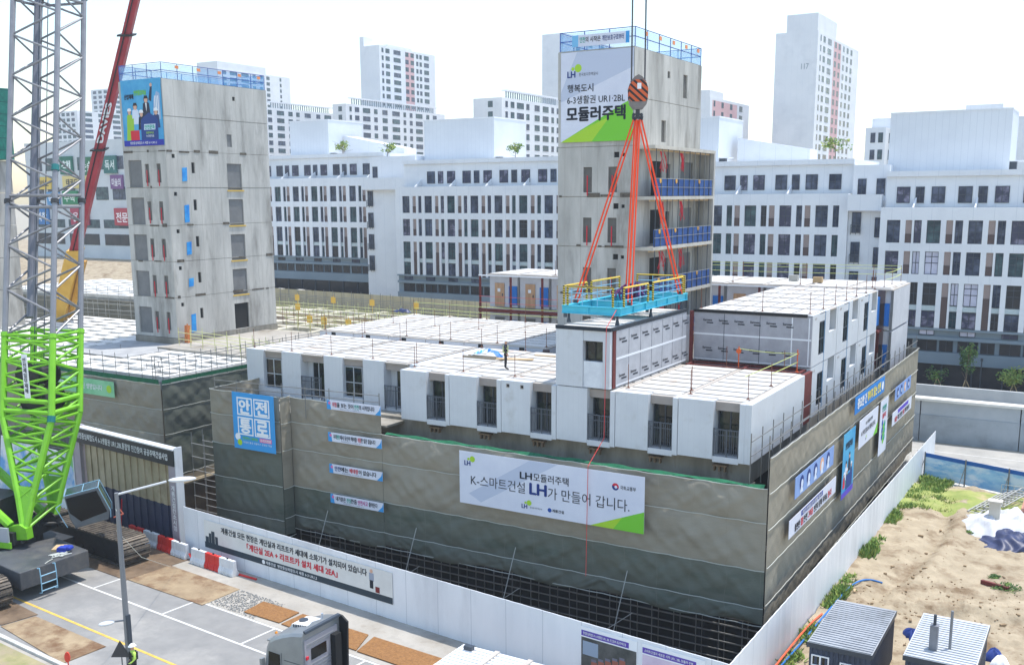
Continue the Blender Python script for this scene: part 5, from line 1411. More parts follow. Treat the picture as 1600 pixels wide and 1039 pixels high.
# cab
CY = R(50); c1 = Vector((math.cos(CY), math.sin(CY), 0)); c2 = Vector((-math.sin(CY), math.cos(CY), 0)); c0 = Vector((-51.0, 35.75, 2.6))
Zw = Z; _h = c1.copy(); c1 = (_h*math.cos(R(11)) + Zw*math.sin(R(11))); Z = (Zw*math.cos(R(11)) - _h*math.sin(R(11)))
prof = [(0,0),(1.85,0.0),(2.05,0.45),(1.75,2.0),(-0.1,2.0),(-0.15,0.6)]
cb = MB().prism(prof, c0, c1, Z, c2*1.7).build("cab", mat("cab_grey", rgb(78,84,88), rgb(92,98,101), 1, 0.4), t); bevel(cb, 0.05)
MB().prism([(0.4,0.34),(1.9,0.5),(1.66,1.88),(-0.04,1.88),(-0.06,1.0)], c0-c2*0.012, c1, Z, c2*-0.012).build("side_window", mat("black_glass", rgb(14,16,18), None, rough=0.12, spec=0.25), cb)
fw = [(0.12,0.5),(1.58,0.5),(1.58,1.86),(0.12,1.86)]
nf = (c1*1.0 + Z*0.19).normalized()
pA = c0 + c1*2.05 + Z*0.45; vup = (c1*-0.30 + Z*1.55)
MB().quad(pA+c2*0.14+vup*0.04+nf*0.012, pA+c2*1.56+vup*0.04+nf*0.012, pA+c2*1.56+vup*0.95+nf*0.012, pA+c2*0.14+vup*0.95+nf*0.012).build("windscreen", mat("dark_green_glass", rgb(22,30,28), rgb(60,80,50), 0.8, 0.08), cb)
MB().obox(c0-c1*0.05+c2*0.06+Z*2.012, c1*1.72, c2*1.58, Z*0.04).build("roof_window", mat("blue_glass", rgb(34,52,60), rgb(46,66,74), 1, 0.25), cb)
mb = MB()
for a in (0.0, 1.7): mb.path([c0+c1*-0.1+c2*a+Z*2.06, c0+c1*1.8+c2*a+Z*2.06, c0+c1*2.1+c2*a+Z*0.5, c0+c1*2.0+c2*a+Z*0.1], 0.02, 6)
for b in (-0.1, 0.9, 1.8): mb.tube(c0+c1*b+Z*2.06, c0+c1*b+c2*1.7+Z*2.06, 0.02, 6)
mb.path([c0-c1*0.4+Z*0.2, c0-c1*0.7+Z*1.5, c0-c1*0.2+Z*1.7], 0.025, 5)
mb.build("guard_rail", plain("pale_blue_steel", 140,184,206), cb)
mb = MB().path([c0+c1*2.1+c2*0.3+Z*-0.05, c0+c1*2.6+c2*1.0-Z*0.2, c0+c1*2.3+c2*1.6+Z*0.3], 0.04, 5); mb.build("hose", plain("hose_rust", 150,78,60), cb)
Z = Zw
# things lying on the counterweight
single(MB().obox((-50.9,34.0,1.755),(0.5,0.35,0),(-0.5,0.7,0),(0,0,0.12)), "timber_pad", M_ply, "plywood pad lying on the crane counterweight", "pad", (-50.9,34.0,1.755))
mb = MB(); rr = random.Random(3)
for k in range(8): mb.obox((-50.45+rr.uniform(-.2,.2), 34.25+rr.uniform(-.3,.3), 1.755+0.05*k*0.6), (0.45,0.2,0), (-0.15,0.35,0), (0,0,0.1))
single(mb, "blue_bundle", plain("cobalt_cloth", 36,60,160, 0.8), "cobalt blue bundle lying on the crane counterweight", "bundle", (-50.4,34.3,1.755))
mb = MB()
for k in range(12):
    rr = random.Random(k+9); c = Vector((-49.9+rr.uniform(-.25,.25), 33.6+rr.uniform(-.4,.5), 1.79))
    mb.path([c, c+Vector((rr.uniform(-.4,.4), rr.uniform(-.6,.6), 0.03)), c+Vector((rr.uniform(-.5,.3), rr.uniform(-.7,.7), 0))], 0.025, 5)
single(mb, "white_rope", M_rope, "loose white rope lying on the crane counterweight", "rope", (-49.9,33.7,1.76))
# red and yellow mobile crane boom far behind
t = thing("mobile_crane", "red telescopic crane boom with a yellow base section behind the lattice boom", "crane", (-99, 70, 8.5))
pA, pB = Vector((-98.7,70,10.4)), Vector((-83.6,70,40.6)); d = (pB-pA).normalized()
sv = Vector((_ri.x, _ri.y, 0)).normalized(); wv = d.cross(sv)
def boomsec(a, b, w_, m_, nm):
    q = pA + d*a
    return MB().obox(q - sv*w_/2 - wv*w_/2, sv*w_, wv*w_, d*(b-a)).build(nm, m_, t)
M_rb = mat("boom_red", rgb(150,40,52), rgb(172,56,66), 0.6, 0.45)
boomsec(-3.0, 6.5, 1.5, mat("boom_yellow", rgb(204,158,64), rgb(222,178,82), 0.8, 0.5), "base_section")
boomsec(6.4, 18, 1.02, M_rb, "boom_section"); boomsec(17.9, 30, 0.92, M_rb, "boom_section"); boomsec(29.9, 46, 0.82, M_rb, "boom_section")
q = pA - sv*0.53 - wv*0.3
MB().obox(q + d*6.45 + sv*0.4 - wv*0.26, sv*0.12, wv*-0.02, d*39).build("dark_seam", M_black, t)
for s in (6.4, 18, 30): MB().obox(pA+d*(s-0.15)-sv*0.75-wv*0.7, sv*1.5, wv*1.4, d*0.2).build("section_collar", M_mach, t)
text(t, "DAVIES", pA + d*18.8 + sv*0.3 - wv*0.47, d, -sv, 4.2, 0.6, M_whitei, 0.05)
MB().box(-103, 68, 4.5, -96, 73, 8.3).build("carrier", M_mach, t)
mb = MB().obox(pA+sv*0.9-d*2, sv*0.5, wv*0.6, d*7); mb.build("lift_cylinder", mat("cyl_yellow", rgb(190,140,50), rgb(206,158,70), 0.8, 0.5), t)

# ---------------------------------------------------------------- street lamp, sign
t = thing("street_lamp", "grey street lamp post with two arms at the lower left", "street lamp", (-37.3, 28.3, 0))
M_lamp = plain("lamp_grey", 128,130,134, 0.5, 0.3)
MB().tube((-37.3,28.3,0),(-37.3,28.3,8.7),0.15,12,0.09).build("post", M_lamp, t)
MB().tube((-37.3,28.3,0.0),(-37.3,28.3,0.25),0.26,12).build("base_flange", M_lamp, t)
MB().tube((-37.3,28.3,8.62),(-35.9,29.9,9.02),0.05,8).build("arm", plain("arm_pale",196,198,200,0.4), t)
hd = MB(); hc = Vector((-35.45,30.4,9.06)); hdv = Vector((0.66,0.75,0)).normalized(); hs = Vector((0.75,-0.66,0)).normalized()
def head(c, dv, sv_, L, w_, h):
    mb = MB()
    def fn(a, b):
        u = 2*math.pi*a; v = math.pi*(b-0.5)
        return c + dv*(L*math.cos(v)*math.cos(u)) + sv_*(w_*math.cos(v)*math.sin(u)) + Z*(h*math.sin(v))
    return mb.grid(fn, 16, 8)
head(hc, hdv, hs, 0.62, 0.24, 0.11).build("lamp_head", plain("lamp_head_pale",206,208,210,0.4), t, smooth=True)
MB().tube((-37.3,28.3,2.72),(-37.5,27.85,2.78),0.04,8).build("arm", M_lamp, t)
head(Vector((-37.62,27.5,2.8)), Vector((-0.4,-0.9,0)).normalized(), Vector((0.9,-0.4,0)).normalized(), 0.36, 0.2, 0.1).build("lamp_head", plain("lamp_head_pale",206,208,210,0.4), t, smooth=True)
MB().box(-37.22,28.2,1.6,-37.12,28.4,3.0).build("junction_box", M_frame, t)
single(MB().tube((-37.3,28.2,8.0),(-37.25,28.2,7.9),0.02,4).path([(-37.3,28.15,7.0),(-40,31.5,4.2),(-45.9,38.5,0.2)], 0.012, 4), "guy_wire", M_rope, "thin pale wire running from the lamp post to the plates", "wire", (-37.3,28.2,7))
t = thing("traffic_sign", "back of a dark triangular traffic sign fixed beside the lamp post", "sign", (-37.6, 27.9, 0))
MB().prism([(-0.45,0),(0.45,0),(0.0,0.8)], (-37.5,28.0,1.0), (0.86,0.51,0), Z, (-0.02,0.03,0)).build("sign_plate", plain("sign_back", 66,64,66, 0.6), t)
MB().tube((-37.5,28.05,0),(-37.5,28.05,1.6),0.03,8).build("pole", M_lamp, t)
single(MB().prism([(0.13*math.cos(a*0.5236), 0.26*math.sin(a*0.5236)) for a in range(12)], (-39.6,26.75,1.0), (0.86,0.51,0), Z, (-0.03,0.05,0)).tube((-39.6,26.78,0),(-39.6,26.78,0.8),0.03,6), "red_marker", mat("red_marker", rgb(214,70,54), None, rough=0.6), "small red marker standing by the kerb at the bottom left", "marker", (-39.6,26.8,0))
single(MB().tube((-55.4,42.2,0),(-55.0,42.1,2.1),0.04,6), "red_pole", M_redi, "thin red pole leaning before the navy gate panel", "pole", (-55.4,42.2,0))

# ---------------------------------------------------------------- silver lorry cab
t = thing("lorry_tractor", "silver lorry tractor with a tall sleeper cab parked on the street", "lorry", (-28.8, 30.6, 0))
M_silver = mat("silver_paint", rgb(134,138,140), rgb(146,150,152), 1.0, 0.3, metal=0.35)
M_rear = mat("rear_panel_grey", rgb(148,144,150), rgb(158,154,160), 1.0, 0.45)
TX0, TX1, TY0, TY1 = -30.1, -27.75, 29.42, 31.9
ex = [(0.05,0.55),(0.0,1.2),(0.03,1.9),(0.22,2.75),(0.42,3.12),(0.7,3.3),(1.1,3.48),(1.7,3.7),(2.35,3.82),(2.35,0.55)]
mb = MB(); ring = []
for k, (yy, sc) in enumerate(((0,0.93),(0.1,0.985),(0.3,1.0),(1.24,1.015),(2.18,1.0),(2.38,0.985),(2.48,0.93))):
    i = len(mb.v); ring.append(i)
    for (x, z) in ex: mb.v.append((TX0 + 2.35-(2.35-x)*(sc if x < 2.3 else 1), TY0+yy, 0.55+(z-0.55)*(0.94+0.06*(sc-0.93)/0.085)))
n = len(ex)
for a, b in zip(ring[:-1], ring[1:]):
    for k in range(n):
        k2 = (k+1) % n; mb.f.append((a+k, a+k2, b+k2, b+k)); mb.mi.append(0)
mb.f.append(tuple(ring[0]+k for k in reversed(range(n)))); mb.mi.append(0); mb.f.append(tuple(ring[-1]+k for k in range(n))); mb.mi.append(0)
body = mb.build("cab", M_silver, t); bevel(body, 0.04, 3)
MB().prism([(0.38,1.75),(1.08,1.72),(1.08,2.55),(0.46,2.58)], (TX0,TY0-0.006,0), (1,0,0), Z, (0,-0.01,0)).build("door_window", MATS["black_glass"], body)
MB().box(TX0+0.3,TY0-0.02,0.9,TX0+1.2,TY0-0.005,0.93).build("door_seam", M_frame, body)
MB().box(TX0+1.16,TY0-0.012,0.9,TX0+1.18,TY0-0.004,2.65).build("door_seam", M_frame, body)
MB().box(TX0+0.12,TY0-0.24,1.7,TX0+0.24,TY0-0.04,2.25).build("mirror", M_silver, body)
MB().box(TX0+0.08,TY0+0.3,2.84,TX0+0.25,TY1-0.3,2.9).build("sun_visor", M_silver, body)
MB().quad((TX0+0.02,TY0+0.2,1.5),(TX0+0.02,TY1-0.2,1.5),(TX0+0.2,TY1-0.25,2.8),(TX0+0.2,TY0+0.25,2.8)).build("windscreen", MATS["black_glass"], body)
rw = MB().box(TX1-0.02,TY0+0.12,0.9,TX1+0.03,TY1-0.3,3.4).build("rear_wall", M_rear, body)
MB().box(TX1+0.031,TY0+0.5,2.42,TX1+0.05,TY0+1.45,2.92).build("rear_window", MATS["black_glass"], body)
for z in (1.9,2.05,2.2,3.05,3.15): MB().box(TX1+0.031,TY0+0.25,z,TX1+0.05,TY1-0.5,z+0.03).build("rear_rib", M_silver, body)
MB().prism([(0,0.9),(0.42,0.9),(0.5,3.5),(0.2,3.72),(0.0,3.74)], (TX1-0.05,TY1-0.12,0), (1,0,0), Z, (0,0.1,0)).build("side_fairing", M_black, body)
MB().box(TX1+0.031,TY1-0.75,1.2,TX1+0.3,TY1-0.35,3.1).build("intake_stack", M_black, body)
MB().prism([(-0.04,3.72),(0.1,3.7),(0.08,3.8),(-0.04,3.825)], (TX1,TY0+0.15,0), (1,0,0), Z, (0,2.2,0)).build("roof_lip", M_frame, body)
MB().box(TX1+0.035,TY0+0.16,2.55,TX1+0.09,TY0+0.3,2.68).build("red_coupling", M_redi, body)
MB().path([(TX1+0.05,TY0+0.15,1.5),(TX1+0.12,TY0+0.18,1.8),(TX1+0.08,TY0+0.2,2.0)],0.03,6).build("green_hose", plain("green_hose",30,170,80), body)
MB().box(TX0+0.95,TY0-0.03,1.5,TX0+1.1,TY0-0.006,1.54).build("door_handle", M_black, body)
for k in range(3): MB().box(TX0+0.1+0.3*k,TY0-0.05,0.45+0.0*k,TX0+0.32+0.3*k,TY0+0.1,0.54).build("step", M_black, body)
MB().box(TX0+1.3,TY0-0.012,1.0,TX0+2.25,TY0-0.003,1.03).box(TX0+1.3,TY0-0.012,2.35,TX0+2.25,TY0-0.003,2.37).build("side_crease", M_frame, body)
for y in (TY0+0.35, TY1-0.35): MB().tube((TX0+0.62,y,3.26),(TX0+0.56,y,3.34),0.06,8).build("marker_lamp", plain("amber_lens", 220,140,40, 0.3), body)
MB().box(TX1+0.031,TY0+0.25,1.2,TX1+0.12,TY0+1.5,1.6).build("catwalk_box", M_frame, body)
ac = bevel(MB().prism([(0,0),(1.05,0.12),(1.05,0.34),(0.15,0.26)], (TX0+0.95,TY0+0.75,3.4), (1,0,0), Z, (0,1.0,0)).build("air_conditioner", mat("ac_white", rgb(206,206,204), None), body), 0.04)
MB().tube((TX0+1.35,TY0+1.25,3.68),(TX0+1.35,TY0+1.25,3.725),0.2,16).build("fan_grille", M_frame, ac)
for k in range(6): MB().box(TX0+1.2+0.13*k,TY0+0.735,3.55+0.012*k,TX0+1.28+0.13*k,TY0+0.752,3.68+0.012*k).build("vent_slot", M_frame, ac)
MB().path([(TX0+1.95,TY0+1.75,3.7),(TX0+1.95,TY0+1.75,3.95)],0.05,8).build("beacon", M_alu, body)
ch = MB().box(TX0+0.6,TY0+0.75,0.55,-23.8,TY0+0.9,0.85).box(TX0+0.6,TY1-0.9,0.55,-23.8,TY1-0.75,0.85).build("chassis", M_black, t)
for x in (-29.2, -25.9, -24.7):
    for y, s in ((TY0+0.18,1),(TY1-0.18,-1)):
        w0 = MB().tube((x,y-0.17,0.5),(x,y+0.17,0.5),0.5,20).build("wheel", M_black, t)
        MB().tube((x,y-0.18*s,0.5),(x,y-0.2*s,0.5),0.26,14).build("rim", M_alu, w0)
MB().tube((-25.6,30.65,0.86),(-25.6,30.65,1.15),0.55,18).build("fifth_wheel", M_mach, t)

# ---------------------------------------------------------------- site cabins
M_croof = mat("corrugated_roof", rgb(146,149,153), rgb(164,167,171), 0.8, 0.6, c3=rgb(128,130,133), s3=0.6)
def cabin(label, x0, y0, x1, y1, h, wallm, roofm, windows, flues=(), name="site_cabin"):
    t = thing(name, label, "cabin", ((x0+x1)/2, (y0+y1)/2, 0))
    mb = MB(); n = int((x1-x0)/0.22); 
    mb.box(x0+0.04, y0+0.04, 0.05, x1-0.04, y1-0.04, h-0.14)
    for k in range(n): mb.box(x0+0.06+k*0.22, y0, 0.2, x0+0.17+k*0.22, y0+0.04, h-0.16)
    for k in range(int((y1-y0)/0.22)): mb.box(x1-0.04, y0+0.06+k*0.22, 0.2, x1, y0+0.17+k*0.22, h-0.16)
    mb.build("wall", wallm, t)
    mb = MB(); n = int((y1-y0)/0.24)
    mb.box(x0-0.05, y0-0.05, h-0.13, x1+0.05, y1+0.05, h-0.03)
    for k in range(n): mb.box(x0, y0+k*(y1-y0)/n, h-0.03, x1, y0+(k+0.55)*(y1-y0)/n, h+0.015)
    mb.build("roof", roofm, t)
    MB().box(x0-0.06,y0-0.06,h-0.24,x1+0.06,y0-0.051,h-0.02).box(x1+0.051,y0-0.06,h-0.24,x1+0.06,y1+0.06,h-0.02).build("edge_trim", M_frame, t)
    for (a, b, c, d) in windows: window_y(t, a, b, y0-0.03, c, d, M_whitei, 0.5, None, d=0.06)
    for (x, y, r, z) in flues:
        MB().box(x-r, y-r, h+0.02, x+r, y+r, z).build("flue", mat("grey_flue", rgb(110,112,118), rgb(128,130,136), 2, 0.5), t)
        MB().tube((x,y,z+0.001),(x,y,z+0.45),r*0.4,10).build("flue_pipe", M_frame, t)
    return t
M_navyw = mat("navy_cabin_wall", rgb(46,58,78), rgb(58,70,92), 0.8, 0.5)
cabin("dark navy site cabin with a pale corrugated roof beside the hoarding", -10.1, 41.8, -7.5, 47.1, 2.6, M_navyw, M_croof, [(-9.95,-9.2,1.55,2.05), (-8.75,-7.95,1.25,1.95)])
cabin("site cabin with a white corrugated roof and a square grey flue", -6.3, 42.5, -3.6, 47.5, 2.6, M_navyw, mat("white_corrugated", rgb(176,179,182), rgb(192,194,196), 0.8, 0.6), [(-5.6,-4.6,1.3,2.0)], [(-5.35,43.6,0.16,3.7)])
single(MB().tube((-4.75,44.0,0),(-4.75,44.0,4.3),0.06,8), "cabin_mast", M_lamp, "slim grey mast standing at the white roofed cabin", "mast", (-4.75,44.0,0))
t = cabin("white roofed cabin at the bottom edge below the picture boards", -22.8, 30.8, -16.2, 34.1, 2.6, M_white, mat("white_roof_sheet", rgb(218,219,220), rgb(230,231,232), 0.8, 0.4), [])
for x in (-21.2, -19.6, -18.0): MB().box(x, 30.8, 2.62, x+0.22, 34.1, 2.68).build("roof_seam", M_roofgap, t)
MB().box(-22.5,33.6,2.62,-22.1,33.85,2.8).build("roof_vent", M_frame, t)

# ---------------------------------------------------------------- things on the soil lot
def tube_thing(name, pts, r, m_, label, cat, n=8):
    # smooth the path a little
    P = [Vector(p) for p in pts]
    for _ in range(2):
        Q = [P[0]]
        for a, b in zip(P[:-1], P[1:]): Q += [a*0.75+b*0.25, a*0.25+b*0.75]
        P = Q+[P[-1]]
    return single(MB().path(P, r, n), name, m_, label, cat, tuple(pts[0]))
M_hose = plain("blue_hose", 40,110,180, 0.5)
tube_thing("water_hose", [(-9.8,56.6,0.25),(-10.6,56.7,0.3),(-11.1,55.6,0.35),(-11.3,53.5,0.3),(-11.45,50,0.3),(-11.6,46,0.3),(-11.8,42,0.3)], 0.05, M_hose, "blue water hose running along the foot of the lot side hoarding", "hose")
tube_thing("cable_duct", [(-11.6,50.5,0.3),(-11.75,48.5,0.42),(-11.85,45.5,0.4),(-11.9,42.0,0.4)], 0.05, plain("orange_duct", 226,98,62), "orange corrugated duct lying beside the blue hose", "duct")
def cloth(label, name, x0, x1, y0, y1, hf, m_, seed):
    rr = random.Random(seed); ph = [rr.uniform(0,6.28) for _ in range(8)]
    def fn(a, b):
        x = x0+(x1-x0)*a; y = y0+(y1-y0)*b
        e = min(1, 4*min(a,1-a))*min(1, 4*min(b,1-b))
        w_ = 0.5*math.sin(x*2.1+ph[0]+y*1.3)+0.4*math.sin(x*3.7-y*2.9+ph[1])+0.3*math.sin(x*7+y*5+ph[2])
        jx = 0.25*math.sin(y*2.3+ph[3])+0.12*math.sin(y*6+ph[5]); jy = 0.25*math.sin(x*2.7+ph[4])+0.1*math.sin(x*7+ph[6])
        return (x+jx*(1-e), y+jy*(1-e), 0.16 + e*(hf*(0.8+0.25*w_)) + 0.05*w_)
    return single(MB().grid(fn, 44, 36), name, m_, label, "tarpaulin", (x0, y0, 0.1), smooth=True)
cloth("white tarpaulin heaped over materials on the lot", "tarpaulin", -7.7, 0.5, 67.3, 73.2, 1.1, mat("white_tarp", rgb(186,188,194), rgb(206,207,210), 1.2, 0.6), 2)
cloth("navy blue tarpaulin in front of the white one on the lot", "tarpaulin", -6.1, -1.0, 65.8, 69.2, 0.7, mat("navy_tarp", rgb(38,46,78), rgb(58,66,100), 1.0, 0.45), 5)
single(MB().box(-5.85,69.7,0.2,-5.2,70.2,2.0).box(-5.95,69.6,2.001,-5.1,70.3,2.12), "electric_cabinet", mat("beige_cabinet", rgb(196,190,176), rgb(210,204,190), 1, 0.5), "beige electric cabinet standing between the two tarpaulins", "cabinet", (-5.5,70,0.1))
t = thing("stair_stack", "stack of grey steel stair flights behind the white tarpaulin", "stairs", (-6, 75, 0.1))
for k in range(4):
    mb = MB(); o = Vector((-7.4+0.45*k, 72.6+0.35*k, 0.4+0.12*k)); e = Vector((1.5, 4.2, 0.3)); s = Vector((0.75,-0.2,0))
    mb.tube(o, o+e, 0.05, 5).tube(o+s, o+s+e, 0.05, 5)
    for i in range(9): f = i/8; mb.tube(o+e*f, o+s+e*f, 0.035, 5)
    mb.build("stair_frame", M_pipel, t)
t = thing("mesh_cages", "white wire cages at the back of the lot beyond the stair frames", "cages", (-3, 77.4, 0.1))
mb = MB()
for k in range(14):
    x = -5.8+0.8*k; mb.tube((x,77.3,0.1),(x,77.3,1.3),0.025,4)
for z in (0.3,0.6,0.95,1.3): mb.tube((-5.8,77.3,z),(5,77.1,z),0.025,4)
mb.build("cage_wire", M_rope, t)
t = thing("brick_pallet", "low stack of reddish paving bricks at the right edge of the lot", "bricks", (-2.5, 73.8, 0.1))
for k in range(3): MB().box(-4.2,73.0,0.15+0.28*k,1.0,75.2,0.40+0.28*k).build("brick_layer", mat("paver_red", rgb(168,120,104), rgb(190,142,124), 3, 0.9, wave=((1,0,0),0.24,rgb(120,84,72),0.12)), t)
single(MB().obox((-5.1,59.3,0.2),(1.4,-0.55,0.02),(0.1,0.16,0),(0,0,0.22)), "steel_beam", M_redsteel, "short brown steel beam lying beside a green shrub on the lot", "beam", (-5.1,59.3,0.15))
t = thing("barrier_fence", "long blue printed sheet fence at the back of the grassy verge", "fence", (-4, 78.6, 0))
fA, fB = Vector((-11.5, 81.3, 0)), Vector((16, 71.5, 0)); dd = (fB-fA).normalized(); nn = Vector((dd.y,-dd.x,0))
M_bf = mat("blue_fence_print", rgb(120,178,222), rgb(160,204,232), 0.5, 0.6, stretch=(1,1,3), contrast=(0.4,0.6), c3=rgb(206,224,238), s3=0.35, k3=(0.46,0.56))
first = None
for k in range(9):
    p = fA+dd*(3.2*k)
    MB().obox(p+Z*0.15, dd*3.12, nn*0.03, Z*1.55).build("printed_sheet", M_bf, t)
    MB().obox(p+Z*1.705, dd*3.12, nn*0.031, Z*0.3).build("blue_top_band", plain("blue_band", 24,92,168), t)
    MB().tube(p+nn*0.12+Z*0, p+nn*0.12+Z*2.1, 0.05, 6).tube(p+nn*0.12+Z*1.6, p+nn*1.1+Z*0.05, 0.03, 5).build("post", M_pipe, t)
# blue cloth bundles near the white roofed cabin
for (x, y, m_, lab) in ((-7.1,50.0,M_navy,"crumpled navy cloth at the left back of the white roofed cabin"), (-3.45,49.6,M_navy,"crumpled navy cloth at the right side of the white roofed cabin"), (-3.1,48.9,M_whitei,"crumpled white sheet on the right side of the white roofed cabin")):
    rr = random.Random(int(x*10))
    def fn(a, b): 
        u = 6.283*a; v = b*1.57; r = 0.42*(1+0.3*math.sin(3*u+x)+0.15*math.sin(7*u))
        return (x+r*math.cos(u)*math.cos(v), y+1.3*r*math.sin(u)*math.cos(v), 0.1+0.5*math.sin(v)*(1+0.2*math.sin(5*u)))
    single(MB().grid(fn, 18, 6), "cloth_bundle", m_, lab, "cloth", (x, y, 0.1), smooth=True)
t = single(MB().obox((-11.5,54.0,0.2),(0.75,0.35,0.1),(0.1,0.08,0),(0,0,0.05)).obox((-11.6,54.5,0.22),(0.75,0.35,0.1),(0.1,0.08,0),(0,0,0.05)).obox((-11.5,54.0,0.2),(-0.12,0.5,0),(0.1,0.05,0),(0,0,0.04)).obox((-10.85,54.3,0.28),(-0.12,0.5,0),(0.1,0.05,0),(0,0,0.04)), "wooden_frame", M_ply, "small pale wooden frame lying by the blue hose", "frame", (-11.2,54.3,0.2))

# ---------------------------------------------------------------- plants
def leaves(mb, c, rad, n, s, rr, clumps=9, mats=2, up=0.0):
    c = Vector(c); cl = []
    for _ in range(clumps):
        while True:
            v = Vector((rr.uniform(-1,1), rr.uniform(-1,1), rr.uniform(-1,1)))
            if v.length < 1: break
        cl.append((Vector((v.x*rad[0], v.y*rad[1], v.z*rad[2]))*0.75, rr.uniform(0.28,0.5), rr.randrange(mats)))
    for k in range(n):
        o, f, mi = cl[k % clumps]
        v = Vector((rr.gauss(0,1), rr.gauss(0,1), rr.gauss(0,1))); v.normalize(); v *= rr.random()**0.5
        p = c + o + Vector((v.x*rad[0], v.y*rad[1], v.z*rad[2]))*f
        a = Vector((rr.gauss(0,1), rr.gauss(0,1), rr.gauss(0,0.6))).normalized(); b = a.orthogonal().normalized()
        q = s*rr.uniform(0.6,1.3); mb.cur = mi if rr.random() < 0.8 else rr.randrange(mats)
        mb.poly([p-a*q, p-b*q*0.5, p+a*q, p+b*q*0.5])
    mb.cur = 0
def tree(label, x, y, z, h, rad, n, seed, ms=None, stakes=True, s=0.12, trunk=0.09, clumps=14):
    rr = random.Random(seed); t = thing("street_tree", label, "tree", (x, y, z))
    mb = MB(); top = Vector((x+rr.uniform(-.1,.1), y, z+h-rad[2]*0.7)); mb.tube((x,y,z), top, trunk, 8, trunk*0.4)
    cc = Vector((x, y, z+h-rad[2]))
    for k in range(9):
        f = rr.uniform(0.35,0.95); p = Vector((x,y,z))*(1-f)+top*f
        mb.tube(p, p+Vector((rr.uniform(-1,1)*rad[0], rr.uniform(-1,1)*rad[1], rad[2]*rr.uniform(0.2,0.8))), trunk*0.35, 5, 0.012)
    mb.build("trunk", M_trunk, t)
    mb = MB(); leaves(mb, cc, rad, n, s, rr, clumps); mb.build("crown", ms or [M_leaf, M_leafd], t)
    if stakes:
        mb = MB()
        for k in range(3): a = 2.1*k; mb.tube((x+0.7*math.cos(a), y+0.7*math.sin(a), z), (x, y, z+1.5), 0.04, 5)
        mb.build("support_stakes", M_ply, t)
    return t
tree("thin young tree with an open crown before the dark shop glass on the right", -13.5, 98.9, 3.5, 2.7, (1.2,1.0,1.1), 260, 1, s=0.12)
tree("tall slim young tree with support stakes before the right flats", -11.1, 99.0, 3.5, 5.0, (0.95,0.9,1.7), 900, 2, [M_leafd, M_leaf], s=0.11)
tree("low spreading tree with yellowish leaves at the right edge", -7.2, 99.0, 3.5, 3.1, (1.4,1.3,1.1), 1100, 3, [M_leafy, M_leaf], s=0.12)
tree("darker tree cut by the right edge of the photograph", -4.9, 98.6, 3.5, 4.6, (1.3,1.2,1.9), 1000, 4, [M_leafd, M_leaf], stakes=False, s=0.13)
single(MB().tube((-9.9,99.2,3.5),(-9.9,99.2,6.8),0.05,8).box(-10.0,99.1,6.7,-9.8,99.3,6.95), "path_lamp", M_frame, "slim dark path lamp between the young trees on the right", "lamp", (-9.9,99.2,3.5))
mb = MB(); rr = random.Random(8)
for k in range(26): leaves(mb, (-10.2+0.42*k, 84.4-0.06*k*2.4*0.42+rr.uniform(-.1,.1), 0.4), (0.34,0.5,0.42), 70, 0.09, rr, 4)
single(mb, "hedge", [M_leafy, mat("leaf_bright", rgb(150,160,60), rgb(178,186,84), 2, 0.8)], "low yellow green hedge along the far road", "hedge", (-7,84,0))
mb = MB(); rr = random.Random(18)
for y0, y1, n, h in ((43.5,45.5,5,0.3),(47.0,49.4,10,0.35),(51.5,55.4,22,0.4),(55.8,57.4,5,0.25),(60.4,61.8,12,0.6),(62.6,65.0,5,0.3),(67.5,70.6,18,0.42),(71.6,74,10,0.35),(74.5,80.5,70,0.4)):
    for k in range(n):
        y = rr.uniform(y0,y1); w_ = 0.5 if y < 72 else 2.2
        c = Vector((-11.75+rr.random()*w_, y, 0.15))
        for i in range(34):
            a = rr.uniform(0,6.28); r = rr.random()*0.4; l = h*rr.uniform(0.4,1.1)
            p = c+Vector((r*math.cos(a), r*math.sin(a), 0)); q = p+Vector((rr.uniform(-.3,.3), rr.uniform(-.3,.3), l)); s = Vector((rr.uniform(-1,1), rr.uniform(-1,1), 0)).normalized()*0.035
            mb.cur = rr.randrange(3); mb.poly([p-s, p+s, (p+q)/2+s*1.4, q, (p+q)/2-s*1.4])
o = mb.build("weeds", [M_leaf, mat("weed_green", rgb(96,130,56), rgb(134,160,78), 1.5, 0.8), M_leafy], None, (-11.7, 60, 0.1)); tag(o, "green weeds growing along the foot of the lot side hoarding", "weeds", kind='stuff')
mb = MB(); rr = random.Random(28)
for k in range(7000):
    x = rr.uniform(-11,6); y = 72.3+rr.random()**1.4*5.4
    if math.sin(x*1.3+y*0.7)+math.sin(x*0.5-y*1.1) < rr.uniform(-1.0,1.0): continue
    p = Vector((x,y,0.12)); l = rr.uniform(0.08,0.3); s = Vector((rr.uniform(-1,1), rr.uniform(-1,1), 0)).normalized()*0.05
    mb.cur = rr.randrange(3); mb.poly([p-s, p+s, p+Vector((rr.uniform(-.15,.15), rr.uniform(-.15,.15), l))])
o = mb.build("grass_tufts", [M_leaf, M_leafy, mat("dry_grass", rgb(176,164,104), rgb(194,182,128), 2, 0.9)], None, (-3,75,0.1)); tag(o, "short rough grass tufts on the verge before the blue fence", "grass", kind='stuff')
